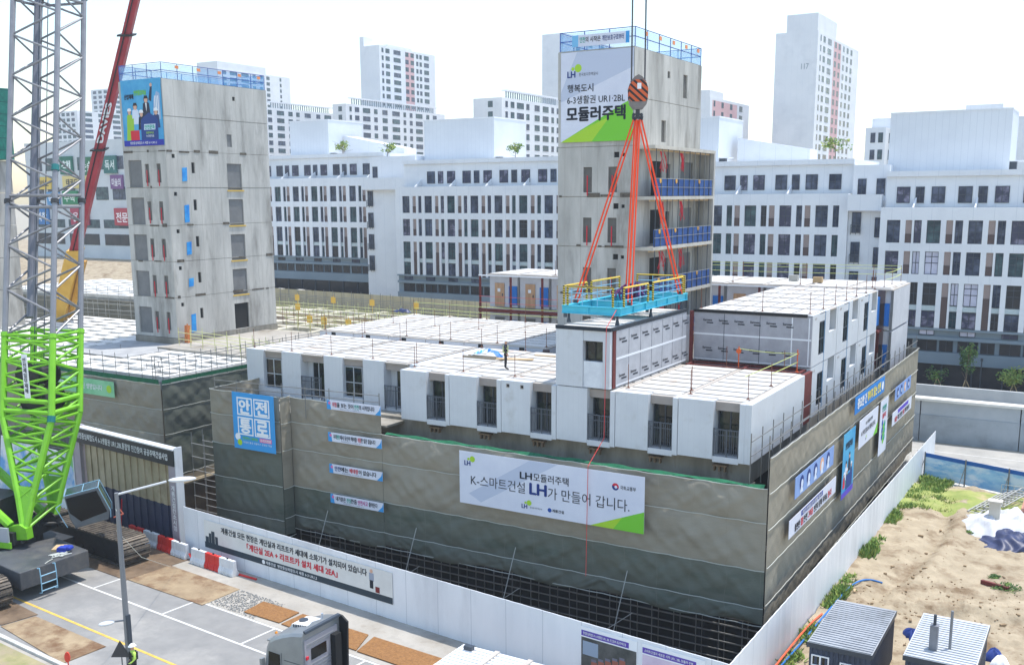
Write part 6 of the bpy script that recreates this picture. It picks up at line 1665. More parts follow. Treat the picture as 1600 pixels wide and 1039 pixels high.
for (x, y, r, lab) in ((-3.7,59.0,0.75,"green bushy shrub on bare soil at the right edge of the lot"), (-7.2,68.0,0.6,"small patch of green weeds at the near edge of the white tarpaulin"), (-4.9,73.6,0.6,"green shrub between the white tarpaulin and the brick stack"), (-4.55,60.6,0.35,"tiny round shrub behind the steel beam")):
    mb = MB(); rr = random.Random(int(r*100)); leaves(mb, (x,y,0.1+r*0.35), (r*1.2,r,r*0.45), 420, 0.07, rr, 10)
    for k in range(8): mb.tube((x,y,0.05),(x+rr.uniform(-r,r), y+rr.uniform(-r,r), 0.1+r*0.6), 0.015, 4)
    single(mb, "shrub", [M_leaf, M_leafd], lab, "shrub", (x, y, 0.1))
mb = MB(); rr = random.Random(77)
for k in range(800):
    x = rr.uniform(-10.8,-2.0); y = rr.uniform(46,72)
    if not (52 < y < 58.5) and rr.random() < 0.7: continue
    s = rr.uniform(0.02,0.06) if rr.random() < 0.85 else rr.uniform(0.07,0.14); p = Vector((x,y,lot_h(x,y)+s*0.3)); a = rr.uniform(0,3.14)
    u = Vector((math.cos(a), math.sin(a), 0))*s*rr.uniform(0.8,2.6); v = Vector((-math.sin(a), math.cos(a), 0))*s
    mb.obox(p-u/2-v/2-Z*s*0.5, u, v, Z*s*rr.uniform(0.6,1.2))
o = mb.build("soil_clods", mat("soil_clod", rgb(122,100,74), rgb(160,138,108), 2, 0.97), None, (-6,58,0)); tag(o, "loose brown clods and stones scattered over the sandy lot", "rubble", kind='stuff')
mb = MB(); rr = random.Random(79)
for k in range(900):
    t_, s_2 = rr.uniform(-14.4,-10.8), rr.uniform(-4.0,-1.8)
    s = rr.uniform(0.015,0.045); p = Vector(st(t_, s_2, 0.02)); mb.obox(p, U*s*1.5, N*s, Z*s)
o = mb.build("gravel_patch", mat("grey_gravel", rgb(142,141,138), rgb(164,162,157), 3, 0.95), None, (-39,37,0)); tag(o, "spilled grey gravel between the rusty plate and the first mat", "gravel", kind='stuff')

# ---------------------------------------------------------------- white flats behind the site
M_flat = mat("flat_white", rgb(218,221,225), rgb(228,230,233), 0.12, 0.8, c3=rgb(208,211,216), s3=0.25, k3=(0.5,0.8), wave=((1,1,0), 1.75, rgb(204,208,214), 0.02))
M_flatg = mat("flat_grey", rgb(122,136,146), rgb(134,147,156), 0.2, 0.75)
M_slat = mat("taupe_slats", rgb(168,152,146), None, wave=((1,0,0), 0.09, rgb(140,122,116), 0.4))
M_slatd = mat("brown_slats", rgb(104,88,84), None, wave=((1,0,0), 0.09, rgb(74,58,56), 0.4))
PV = [mat("flat_pane_blue", rgb(40,50,70), rgb(98,108,130), 0.9, 0.2, contrast=(0.42,0.7), spec=0.3), mat("flat_pane_green", rgb(40,62,72), rgb(84,112,116), 0.9, 0.2, contrast=(0.42,0.7), spec=0.3),
      mat("flat_pane_mixed", rgb(64,66,88), rgb(150,146,166), 1.1, 0.25, contrast=(0.5,0.7), spec=0.3), mat("flat_pane_paper", rgb(188,188,206), rgb(206,206,222), 1.1, 0.5, contrast=(0.4,0.7)), mat("flat_pane_dark", rgb(40,42,48), rgb(58,56,58), 0.6, 0.25, spec=0.3)]
WM = {}
def win_mesh(w_, h_, style, v, axis):
    key = (round(w_,2), round(h_,2), style, v, axis)
    if key in WM: return WM[key]
    mb = MB(); f = 0.05
    def B(x0, z0, x1, z1, d0, d1):
        if axis == 'y': mb.box(x0, d0, z0, x1, d1, z1)
        else: mb.box(-d1, x0, z0, -d0, x1, z1)
    mb.cur = 0
    B(0,0,f,h_,0,0.08); B(w_-f,0,w_,h_,0,0.08); B(f,0,w_-f,f,0,0.08); B(f,h_-f,w_-f,h_,0,0.08)
    if style >= 1: B(w_/2-f*0.5,f,w_/2+f*0.5,h_-f,0.005,0.075)
    if style >= 2: B(f,h_*0.5-0.03,w_-f,h_*0.5+0.03,0.01,0.07)
    if style >= 3: B(f,h_*0.78-0.03,w_-f,h_*0.78+0.03,0.01,0.07)
    mb.cur = 1; B(f,f,w_-f,h_-f,0.04,0.06)
    me = bpy.data.meshes.new("window"); me.from_pydata(mb.v, [], mb.f)
    me.materials.append(M_frame); me.materials.append(PV[v]); me.polygons.foreach_set("material_index", mb.mi); me.update()
    WM[key] = me
    return me
def put_windows(t, specs, axis='y', limit=100, name="window"):
    """specs: (x or y, depth coordinate, z, w, h, style, variant)"""
    org = ORG[t.name]
    specs = sorted(specs, key=lambda s: -s[3]*s[4])
    rest = MB(); anyr = False
    for k, (a, d, z, w_, h_, sty, v) in enumerate(specs):
        loc = Vector((a, d, z)) if axis == 'y' else Vector((d, a, z))
        if k < limit:
            o = bpy.data.objects.new(name, win_mesh(w_, h_, sty, v, axis)); COL.objects.link(o); o.parent = t; o.location = loc-org
        else:
            anyr = True
            if axis == 'y': rest.box(a, d, z, a+w_, d+0.05, z+h_)
            else: rest.box(d-0.05, a, z, d, a+w_, z+h_)
    if anyr: tag(rest.build("further_windows", PV[0], t), kind='stuff')
def wing(label, X0, X1, Y, zt, bays, pat, top, base, seed, depth=14, papers=False, xl=None, blank=()):
    """pat: offsets in a bay for big, slat, narrow openings"""
    t = thing("apartment_block", label, "building", ((X0+X1)/2, Y, base))
    rr = random.Random(seed)
    P = 3.5
    (b0, b1), (s0, s1), (n0, n1) = pat
    rows = [(0.0, -2.1), (-2.86, -4.96), (-5.72, -7.8), (-8.35, -9.85)]
    wall = MB()
    wall.box(X0, Y+0.36, base, X1, Y+depth, zt+1.1)
    ops = sorted([(bx+o0, bx+o1) for bx in bays for (o0, o1) in pat if bx+o0 > X0+0.05 and bx+o1 < X1-0.05])
    xs = [X0]; 
    for a, b in ops: xs += [a, b]
    xs.append(X1)
    zlev = [zt+1.1, zt, zt-2.1, zt-2.86, zt-4.96, zt-5.72, zt-7.8]
    wall.box(X0, Y, zt, X1, Y+0.355, zt+1.15)
    wall.box(X0, Y, zt-2.86, X1, Y+0.355, zt-2.1); wall.box(X0, Y, zt-5.72, X1, Y+0.355, zt-4.96)
    for a, b in zip(xs[0::2], xs[1::2]):
        for z0, z1 in ((zt-2.1, zt), (zt-4.96, zt-2.86), (zt-9.9, zt-5.72)):
            if b-a > 0.02: wall.box(a, Y+0.003, z0, b, Y+0.355, z1)
    wall.build("wall", M_flat, t)
    sp = []
    for bx in bays:
        for i, (zt0, zb0) in enumerate(rows):
            for (o0, o1), st_ in (((b0,b1),3),((n0,n1),1 if i < 3 else 2)):
                if bx+o0 <= X0+0.05 or bx+o1 >= X1-0.05: continue
                v = rr.choice([0,0,1,1,2,4]) if not papers or i < 2 else rr.choice([0,1,2,2,3,3,3,4])
                if papers and i == 1: v = rr.choice([0,1,2,3])
                sp.append((bx+o0, Y+0.16, zt+zb0, o1-o0, zt0-zb0, (3 if o1-o0 > 0.9 else 2) if i < 3 else 2, v))
            if bx+s0 > X0+0.05 and bx+s1 < X1-0.05:
                if i < 2:
                    MB().box(bx+s0, Y+0.17, zt+zb0+0.85, bx+s1, Y+0.25, zt+zt0).build("slat_screen", M_slat, t)
                    MB().box(bx+s0, Y+0.10, zt+zb0, bx+s1, Y+0.2, zt+zb0+0.84).build("slat_rail", M_slatd, t)
                elif i == 2:
                    MB().box(bx+s0, Y+0.17, zt-7.0, bx+s1, Y+0.25, zt-5.72).build("slat_screen", M_slat, t)
                    MB().box(bx+s0, Y+0.10, zt-9.9, bx+s1, Y+0.2, zt-7.01).build("slat_rail", M_slatd, t)
        for o0, o1 in ((b0,b1),(n0,n1)):
            if bx+o0 > X0+0.05 and bx+o1 < X1-0.05: MB().box(bx+o0, Y+0.14, zt-8.3, bx+o1, Y+0.22, zt-7.85).build("spandrel_panel", mat("pale_spandrel", rgb(176,190,192), rgb(192,204,206), 0.8, 0.4), t)
        if bx+b0 > X0+0.05 and bx+b1+1.0 < X1:
            sp.append((bx+b0-0.1, Y+0.20, zt-10.6, 1.35, 0.48, 1, rr.choice([3,3,2]) if papers else rr.choice([2,4,0])))
            sp.append((bx+b0-0.2, Y+0.22, zt-12.1, 1.75, 1.05, 1, 4))
            sp.append((bx+b0-0.2+1.95, Y+0.22, zt-12.1, 1.2, 1.05, 1, 4))
    low = MB(); low.box(X0, Y+0.30, base+2.3, X1, Y+0.37, zt-9.9)
    low.box(X0, Y-0.05, zt-10.1, X1, Y+0.3, zt-9.92).box(X0, Y+0.02, zt-11.0, X1, Y+0.3, zt-10.7).box(X0, Y+0.0, zt-13.25, X1, Y+0.3, zt-12.15)
    low.build("plinth_wall", M_flatg, t)
    MB().box(X0, Y+0.25, base, X1, Y+0.34, zt-13.27).build("shop_glass", PV[4], t)
    mb = MB()
    k = X0+1
    while k < X1: mb.box(k, Y+0.15, base, k+0.12, Y+0.249, zt-13.27); k += 2.6
    mb.build("shop_mullions", M_frame, t)
    # set back top storey
    ty = Y+1.7
    MB().box(X0+0.02, ty+0.2, zt+1.16, X1-0.02, Y+depth-0.5, zt+4.45).build("top_storey", M_flat, t)
    MB().box(X0, ty+0.19-0.25, zt+4.0, X1, ty+0.19, zt+4.5).build("parapet", M_flat, t)
    for (x, w_) in top: sp.append((x, ty+0.13, zt+1.55, w_, 1.5, 2, rr.choice([0,0,2])))
    put_windows(t, sp)
    x = X0+2.7
    while x < X1-1: MB().prism([(0,0),(1.5,0),(1.5,0.9)], (x, ty+0.19-1.5, zt+1.16), (0,1,0), Z, (0.12,0,0)).build("terrace_fin", M_flat, t); x += 5.3
    MB().box(X0+0.02, Y+0.36, zt+1.12, X1-0.02, ty+0.19, zt+1.155).build("terrace_floor", mat("terrace_grey", rgb(150,158,164), None), t)
    return t
PR = ((0.0,1.2),(1.66,2.24),(2.42,3.08)); PL = ((0.0,1.22),(2.53,3.12),(1.7,2.3)); 
def tops(x, x1, w_=(1.19,0.78,1.19), gaps=(0.5,0.62), per=5.4):
    r = []
    while x < x1-1.3:
        r.append((x, w_[0])); 
        if x+3.4 < x1: r += [(x+1.68, w_[1]), (x+3.08, w_[2])]
        x += per
    return r
wing("white flats with papered windows at the right, behind the sunken road", -19.74, 6.0, 101, 19.13, [-19.13+3.53*k for k in range(7)], PR, tops(-18.74, 6), 3.4, 1, papers=True)
wing("white flats between the lime banner tower and the right hand flats", -48, -23.2, 103, 20.45, [-25.13-1.22-3.6*k+0.0 for k in range(-0, 7)], PL, tops(-47.2, -23.2), 3.4, 2)
wing("white flats between the two stair towers, nearer half", -80.4, -48.1, 106, 21.6, [-79.35+3.45*k for k in range(9)], ((0.0,1.15),(1.6,2.15),(2.47,3.0)), tops(-76.7, -48.5), 3.4, 3)
wing("white flats left of the step, beside the poster tower", -114, -88.0, 112, 23.05, [-113.9+3.49*k for k in range(8)], ((0.0,1.17),(2.3,2.9),(1.62,2.15)), tops(-113.5, -88.5), 3.4, 4)
def link(label, x0, x1, y, zt, base, yb):
    t = thing("stair_link", label, "building", ((x0+x1)/2, y, base))
    MB().box(x0+0.01, y, base, x1-0.01, yb, zt+1.0).build("wall", M_flat, t)
    MB().box(x0+0.01, y-0.9, zt+0.05, x1-0.3, y-0.01, zt+1.6).build("balcony_wall", M_flat, t)
    sp = []
    for k in range(4):
        z = zt-2.1-2.86*k
        sp.append((x0+0.35, y-0.1, z, 0.85, 2.0, 2, 0)); sp.append((x1-0.95, y-0.1, z-0.4, 0.62, 1.9, 2, 0))
        railing_y(t, x0+0.3, x0+1.25, y-0.3, z-0.05, z+0.8)
    MB().box(x0+0.02, y+1.0, zt+1.01, x1-0.02, yb, zt+4.4).build("top_storey", M_flat, t)
    sp += [(x0+0.5, y+0.93, zt+1.5, 0.8, 1.6, 2, 0), (x1-1.2, y+0.93, zt+1.5, 0.8, 1.6, 2, 0)]
    put_windows(t, sp)
link("recessed white stair link at the step of the right flats", -23.2, -19.74, 103.4, 19.9, 3.4, 115)
link("recessed white stair link at the step of the left flats", -88.0, -80.4, 109.5, 22.4, 3.4, 120)
# plain white roof houses
def roofhouse(label, x0, x1, y0, y1, z0, z1, door=None):
    t = thing("roof_house", label, "roof house", ((x0+x1)/2, y0, z0))
    w_ = mat("ribbed_white", rgb(208,212,217), rgb(218,222,226), 0.2, 0.7, wave=((1,0,0), 0.6, rgb(200,205,211), 0.06))
    MB().box(x0, y0, z0, x1, y1, z1).build("wall", w_, t)
    MB().box(x0-0.05, y0-0.05, z1, x1+0.05, y1+0.05, z1+0.15).build("parapet", M_flat, t)
    if door:
        MB().box(x1+0.001, y0+0.4, z0+0.1, x1+0.6, y0+1.2, z0+1.4).build("lean_to", M_frame, t)
        MB().box(x1+0.001, y0+0.2, z0+1.41, x1+1.2, y0+1.5, z0+1.5).build("canopy", M_flat, t)
    return t
roofhouse("white windowless roof house left, above the flats beside the poster tower", -109, -101.5, 118, 126, 26.5, 32.6, True)
roofhouse("white windowless roof house in the middle of the roofs", -80, -69.2, 112, 120, 25.0, 31.2, True)
roofhouse("broad white windowless roof house at the upper right", -20.3, -9.6, 106, 112, 23.0, 29.1, True)
roofhouse("white roof house beside the lime banner tower", -44, -38.3, 108, 116, 24.0, 29.7, True)
for lab, pts_ in (("sloping white roof wall right of the left roof house", [(-101,27.0),(-101,30.5),(-90,28.4),(-90,27.0)]), ("sloping white roof wall right of the lime banner tower", [(-37.5,24.2),(-37.5,27.7),(-29.5,26.3),(-29.5,24.2)])):
    y = 121 if pts_[0][0] < -90 else 112
    single(MB().prism([(a-pts_[0][0], b) for a, b in pts_], (pts_[0][0], y, 0), (1,0,0), Z, (0,3,0)), "roof_wall", M_flat, lab, "wall", (pts_[0][0], y, pts_[0][1]))
for k, (x, y, z, r, lab) in enumerate(((-98,117,27.4,1.3,"roof garden shrub beside the left roof house"), (-88,114.5,26.8,1.2,"roof garden shrub left of the middle roof house"), (-65.5,111,25.9,1.0,"roof garden shrub right of the middle roof house"), (-25.6,107,25.0,1.4,"roof garden tree near the numbered tower"))):
    tree(lab, x, y, z-0.3, 2.6, (r*1.3,r*0.8,0.8), 260, 40+k, [M_leafy, M_leaf], stakes=False, s=0.16, trunk=0.05)

# ---------------------------------------------------------------- distant tower blocks
def tower(label, x0, x1, y0, y1, zt, cols, floors, fh=2.9, z0=2.0, crown=None, accent=None, side=(), win_h=1.7, seed=0, front=None):
    """blank wall on -y, windows on +x; cols: list of (y, width)"""
    t = thing("tower_block", label, "building", ((x0+x1)/2, y0, z0))
    mb = MB().box(x0, y0, z0, x1, y1, zt); mb.build("wall", M_flat, t)
    sp = []; rr = random.Random(seed)
    for f in range(floors):
        z = zt-2.6-fh*f
        for (y, w_) in cols: sp.append((y, x1+0.06, z, w_, win_h, 1, rr.choice([0,1,1])))
    put_windows(t, sp, 'x')
    if front:
        sp = []
        for f in range(floors):
            for (x, w_) in front: sp.append((x, y0-0.06, zt-2.6-fh*f, w_, win_h, 1, rr.choice([0,1])))
        put_windows(t, sp, 'y', limit=40 if len(cols) else 100)
    if accent:
        for (ya, yb) in accent: MB().box(x1+0.002, ya, zt-2.6-fh*(floors-1), x1+0.012, yb, zt-0.8).build("pink_strip", mat("pink_render", rgb(204,162,164), rgb(214,176,176), 0.2, 0.8), t)
    for (xa, xb, ya, yb, h) in crown or ():
        MB().box(xa, ya, zt+0.001, xb, yb, zt+h).build("roof_block", M_flat, t)
    return t
tt = tower("tall white tower block numbered 117 at the upper right", -95.7, -83.0, 318, 372, 69.5, [(321,1.3),(324.5,2.4),(330,4.2),(338.5,2.4),(343.5,2.4),(349.5,2.2),(354.5,2.4),(360,2.4)], 22, z0=0,
     crown=[(-92.5,-83.2,318.0,341,5.0)], accent=[(337.5,347)])
text(tt, "117", (-87.6,317.99,58.6), (1,0,0), Z, 2.2, 1.6, plain("numeral_grey", 150,158,166), 0.02, off=0.05)
tower("tall white tower block with pink strips in the upper middle left", -266, -256.4, 330, 368, 80.0, [(331.5,1.2),(334,2.6),(339.2,4.6),(347,2.2),(350.6,2.2),(354.5,1.4),(356.8,1.6),(360,3.4)], 12, z0=40, crown=[(-266,-264,330,336,3.6),(-264,-256.6,335.5,352,0.8)], accent=[(347,353)])
def fancap(label, x0, x1, y0, y1, zt, cols, floors, seed, side=None):
    t = tower(label, x0, x1, y0, y1, zt, cols, floors, seed=seed, z0=zt-3*floors-6, front=side)
    mb = MB(); y = y0+6
    while y < y1-4: mb.box(x1-2.4, y, zt+0.002, x1-2.2, y+0.5, zt+2.2); y += 1.3
    mb.build("roof_screen", M_flatg, t); MB().box(x1-3.2, y0+5, zt+2.201, x1-1.2, y1-3, zt+2.6).build("pergola_beam", M_flat, t)
    return t
fancap("long white block with a roof pergola below the pink striped tower", -247, -240.9, 290, 352, 54.2, [(292,1.2),(295,2.4),(299.5,4.2),(306,2),(311,3),(317,4.6),(324,1.6),(328,1.8),(332,4.4),(339,2),(343.5,2.6)], 6, 7, [(-244.3,1.6)])
fancap("white block with a roof pergola above the middle roof house", -164.5, -154.9, 255, 296, 49.2, [(257,1.3),(260,2),(263.5,4),(269,1.8),(274,3),(279,3.6),(284.5,1.6),(288,2.2),(291.5,2.6)], 7, 8, [(-159.5,1.6)])
fancap("white block with a roof pergola right of the poster tower", -296, -289.9, 300, 345, 56.0, [(302,2.2),(307,4),(313.5,2.4),(318,2),(323,3.6),(330,2.4),(335,4.2)], 9, 9)
tower("pale tower block behind the blue rail of the poster tower", -412, -397.3, 380, 432, 85.5, [(383,2.6),(388,4.6),(396,5.2),(404,2.2),(409,2.4),(414,2.4),(424,1.2)], 11, seed=3, z0=40, crown=[(-412,-397.5,380,414,3.5)], side=())
tower("narrow white tower block peeping out left of the lime banner tower", -183.5, -175, 330, 372, 77.8, [(340,3),(350,3),(360,3)], 12, seed=4, z0=30)
tower("white tower block with salmon strips right of the lime banner tower", -112.5, -109.4, 300, 337, 50.4, [(303,1.4),(310,2),(318,2.2),(327,3)], 9, seed=5, z0=20, accent=[(302,325)], crown=[(-112.5,-109.6,300,312,2.0)])
tower("small white gabled block right of the lime banner tower", -84, -78.3, 220, 234, 37.6, [(221.5,0.8),(223.5,0.8),(225.5,0.8),(227.5,0.8)], 3, seed=6, z0=20, front=[(-80.9,1.6)])
tower("pale apartment complex behind the broad roof house", -40.5, -37.1, 190, 215, 33.0, [(193,1.5),(197,1.5),(202,1.5)], 5, seed=9, z0=15, front=[(-39.6,0.8),(-38.3,0.8)], crown=[(-40.3,-30,194,204,1.8)])
tower("pale wing of the apartment complex above the broad roof house", -36.5, -14.5, 200, 225, 34.6, [(203,1.5)], 2, seed=10, z0=15, front=[(-35.5,0.9),(-33.8,1.0)], crown=[(-26,-20,202,212,2.4)])
tower("low pale block at the right edge of the roofs", -9.0, 6, 122, 130, 25.2, [], 1, seed=11, z0=10, front=[(-8.0,1.3),(-5.5,1.3)], crown=[(-8.9,0,123,128,1.0)])
tower("pale tower block behind the red crane boom", -548, -531, 420, 452, 86.5, [(424,5),(433,5),(442,5)], 10, seed=12, z0=30, front=[(-546,3),(-541,3),(-536,3)])
tower("pale glassy tower block left of the red crane boom", -500, -482, 360, 392, 67.5, [(364,5),(373,5),(382,5)], 8, seed=13, z0=20, front=[(-499,2.6),(-495,2.6),(-491,2.6),(-487,2.6)])

# ---------------------------------------------------------------- shop building with signs at the far left
t = thing("shop_building", "pale commercial building covered in coloured shop signs at the far left", "building", (-215, 160, 7.5))
SB0, SB1, SY = -236, -185, 160
MB().box(SB0, SY+0.3, 6.5, SB1, SY+30, 35.0).build("wall", mat("shop_wall", rgb(196,202,206), rgb(208,213,216), 0.2, 0.8), t)
sp = []; rr = random.Random(21)
for z, h in ((28.2,3.0),(21.2,3.0)):
    for x in range(-234, -188, 6): sp.append((x, SY+0.22, z, 4.4, h, 1, rr.choice([0,1])))
for x in range(-234, -190, 13): sp.append((x, SY+0.22, 14.6, 11.5, 2.0, 1, 1)); sp.append((x, SY+0.22, 10.6, 11.0, 2.6, 1, 4))
put_windows(t, sp)
signs = [(-222,27.9,4.6,4.2,(40,110,90),"책",(220,230,226)), (-214.5,27.6,5,4.2,(50,112,76),"논술",(226,232,226)), (-206,27.9,4.4,4,(52,110,104),"독서",(220,230,226)),
         (-221.5,24.6,10.5,2.9,(220,200,130),"태권도 줄기",(60,60,60)), (-204,24.3,4.2,3.2,(120,80,130),"미술의",(230,226,232)), (-197,24.3,5,3.4,(112,96,146),"축대",(240,240,244)),
         (-222,20.8,5.6,3.2,(40,130,84),"수학",(226,236,226)), (-198.5,20.0,4.8,4.2,(232,232,234),"산소",(40,40,44)), (-191.5,19.8,4,3.6,(40,60,110),"영어",(230,230,240)),
         (-219.5,15.9,6.6,4.0,(170,60,84),"음악",(240,226,230)), (-203.5,15.9,5.4,4.0,(176,60,70),"전문",(244,236,236)), (-196,15.9,5.4,4.0,(214,170,96),"우리부",(190,80,60)),
         (-232,24.4,6,3,(220,190,90),"피아노",(60,60,70)), (-233,15.9,5,4.0,(60,120,180),"과학",(236,240,244)), (-228,20.6,4.6,3.2,(90,150,200),"학원",(240,240,244))]
for k, (x, z, w_, h, c, s, c2) in enumerate(signs):
    so_ = MB().box(x, SY-0.25, z-0.6, x+w_, SY+0.2, z-0.6+h).build("shop_sign", plain("sign_%d_%d_%d" % c, *c), t)
    text(so_, s, (x+0.14*w_, SY-0.26, z-0.6+0.2*h), (1,0,0), Z, w_*0.72, h*0.55, plain("ink_%d_%d_%d" % c2, *c2), 0.03, off=0.02)

# ---------------------------------------------------------------- guard posts and ropes on the roofs
def gpost(x, y, z, h=1.25):
    return (x, y, z, h)
posts = []
for k in range(5): posts.append((-50.1+3.4*k, 49.85, ZR))
for k in range(7): posts.append((-35.75+3.487*k if k < 6 else -15.3, 48.6 if k != 3 else 49.4, ZR))
for k in range(11): posts.append((-50.2+3.42*k, 57.3, ZR)) if not (-26.5 < -50.2+3.42*k < -21.5) else None
for k in range(6): posts.append((-52.3+3.9*k, 59.6, ZR)); posts.append((-52.0+3.7*k, 70.8, ZR))
for k in range(5): posts.append((-50.0+4.1*k, 65.2, ZR))
posts += [(-18.64,49.6,ZR), (-15.4,52.8,ZR)]
for x in (-22.0,-18.15,-15.32): posts.append((x, 59.8, 14.65))
for k in range(1, 7): posts.append((-15.3, 59.8+3.0*k, 14.65))
for k in range(6): posts.append((-44.0+5.4*k+1.2, 79.4, 14.65)); posts.append((-44.0+5.4*k, 85.6, 14.65))
posts += [(-15.0,79.6,14.65), (-14.9,85.7,14.65), (-15.0,82.6,14.65)]
first = None
for (x, y, z) in posts:
    if first is None:
        first = single(MB().tube((x,y,z),(x,y,z+1.27),0.019,6).box(x-0.09,y-0.09,z,x+0.09,y+0.09,z+0.02).tube((x,y,z+0.02),(x,y,z+0.1),0.035,6), "guard_post", M_rust,
                "thin rust coloured guard post standing on a white module roof", "guard post", (x,y,z), "guard posts on the module roofs")
    else:
        c = first.copy(); COL.objects.link(c); c.location = (x,y,z)
M_yrope = plain("yellow_green_rope", 206,214,130, 0.8)
def rope(a, b, label, sag=0.08, r=0.022):
    a, b = Vector(a), Vector(b); pts = [a.lerp(b, k/8) - Z*sag*math.sin(math.pi*k/8) for k in range(9)]
    return single(MB().path(pts, r, 4), "safety_rope", M_yrope, label, "rope", tuple(a))
rope((-18.9,57.9,12.6),(-15.5,58.25,12.5), "yellow safety rope before the grey wrapped wall")
rope((-15.5,58.25,12.5),(-17.4,54.6,11.55), "yellow safety rope slanting down to the right front roof", 0.02)
rope((-15.5,58.25,12.0),(-16.4,56.2,11.55), "short yellow safety rope slanting to the corner roof", 0.02)
for z, w_ in ((15.2,"lower"),(15.65,"middle"),(15.9,"upper")):
    rope((-44,85.6,z),(-14.9,85.7,z), "%s yellow safety rope along the far edge of the rear roofs" % w_, 0.12)
for z, w_ in ((15.25,"lower"),(15.75,"upper")): rope((-14.9,79.6,z),(-14.9,85.7,z), "%s yellow safety rope at the lot end of the rear roofs" % w_)
for z, w_ in ((12.1,"lower"),(12.6,"upper")): rope((-52.0,70.8,z),(-33.5,70.8,z), "%s yellow safety rope along the back of the second row" % w_)
for x, y in ((-18.89,57.9),(-15.52,58.25)):
    single(MB().tube((x,y,11.4),(x,y,12.72),0.035,6).box(x-0.1,y-0.1,11.4,x+0.1,y+0.1,11.44).prism([(0.16*math.cos(a*0.7854),0.16*math.sin(a*0.7854)) for a in range(8)] if x < -18 else [(0,0),(0.1,0),(0.1,0.1)], (x,y-0.06,12.45), (1,0,0), Z, (0,0.04,0)),
           "rope_post", plain("orange_post", 206,96,48), "orange rope post at the %s of the open gap before the grey wall" % ("middle" if x < -18 else "right end"), "post", (x,y,11.4))

# loose things on the roofs
single(MB().grid(lambda a, b: Vector((-34.9+1.9*a, 53.5+0.25*a+0.75*b*(1-0.3*abs(a-0.5)), 11.53+0.5*math.sin(math.pi*min(1,max(0.02,a)))**0.6*math.sin(math.pi*(0.15+0.7*b))+0.03*math.sin(a*17+b*9))), 26, 10), "sheet_bundle",
       mat("bundle_print", rgb(222,226,232), rgb(36,110,180), 0.9, 0.55, contrast=(0.5,0.56), c3=rgb(40,180,180), s3=0.8, k3=(0.58,0.62)), "white and blue printed sheet bundle lying on the roof beside the worker", "bundle", (-34,53.8,11.5), smooth=True)
single(MB().box(-35.3,53.1,11.505,-32.9,53.25,11.6).box(-35.2,53.6,11.505,-33.0,53.75,11.6), "timber_bearers", mat("grey_timber", rgb(120,112,98), rgb(142,132,116), 2, 0.9), "grey timber bearers under the printed sheet bundle", "timber", (-34.2,53.4,11.5))
single(MB().obox((-32.9,53.2,11.51),(2.2,0.8,0),(-0.2,0.5,0),(0,0,0.05)).obox((-31.6,55.8,11.51),(2.6,0.15,0),(0,0.2,0),(0,0,0.05)), "plywood_offcuts", M_ply, "tan plywood offcuts on the roof right of the worker", "plywood", (-32,54,11.5))
single(MB().obox((-28.7,54.3,11.51),(1.2,0.3,0),(-0.1,0.3,0),(0,0,0.04)), "plywood_offcuts", mat("grey_timber", rgb(120,112,98), None), "grey board lying on the roof beside the lifted module", "plywood", (-28.5,54.4,11.5))
single(MB().box(-32.6,58.3,11.06,-31.9,58.7,11.3).box(-32.4,58.35,11.31,-32.0,58.6,11.5), "tool_bag", plain("dark_bag", 86,72,72), "small dark tool bag on the corridor deck beside the lifted module", "bag", (-32.2,58.5,11.05))
single(MB().grid(lambda a, b: Vector((-54.9+1.9*a, 71.5+0.6*b, 8.4+3.15+0.3*math.sin(math.pi*a)*math.sin(math.pi*b)+0.05*math.sin(a*19))), 16, 6), "tarpaulin", MATS["navy_tarp"], "small navy tarpaulin at the back of the second row roofs", "tarpaulin", (-54,71.8,11.5), smooth=True)
for k, (x, y, lab) in enumerate(((-20.8,81.5,"tan cardboard box on the rear roof"), (-23.0,82.6,"grey carton left of the tan box on the rear roof"))):
    single(MB().box(x,y,14.66,x+0.7,y+0.5,15.1).box(x+0.02,y+0.2,15.101,x+0.68,y+0.3,15.112), "carton", mat("carton%d" % k, rgb(176,150,112) if k == 0 else rgb(170,168,160), None), lab, "box", (x,y,14.65))
for k, (x, y, z, lab) in enumerate(((-24.6,64.5,11.9,"timber and rusty steel stack in the gap beside the lime banner tower"), (-25.2,70.5,11.9,"rusty scaffold pieces in the gap before the rear modules"))):
    rr = random.Random(60+k); mb = MB()
    for i in range(14): mb.obox((x+rr.uniform(-1.2,1.2), y+rr.uniform(-1.5,1.5), z-0.35+rr.uniform(0,0.9)), (rr.uniform(0.4,1.6),rr.uniform(-.3,.3),0), (0.02,0.12,0), (0,0,0.1))
    for i in range(6): mb.tube((x+rr.uniform(-1.4,1.4), y+rr.uniform(-1.5,1.5), z-0.4), (x+rr.uniform(-1.4,1.4), y+rr.uniform(-1.5,1.5), z+1.2), 0.04, 5)
    single(mb, "material_stack", mat("brown_mixed", rgb(140,106,80), rgb(180,150,120), 1.5, 0.9), lab, "stack", (x,y,z))
single(MB().box(-27.5,59.4,11.2,-22.4,77.5,11.4), "corridor_deck", M_pave, "grey deck between the lime banner tower and the lot side wing", "deck", (-25,68,11.2))

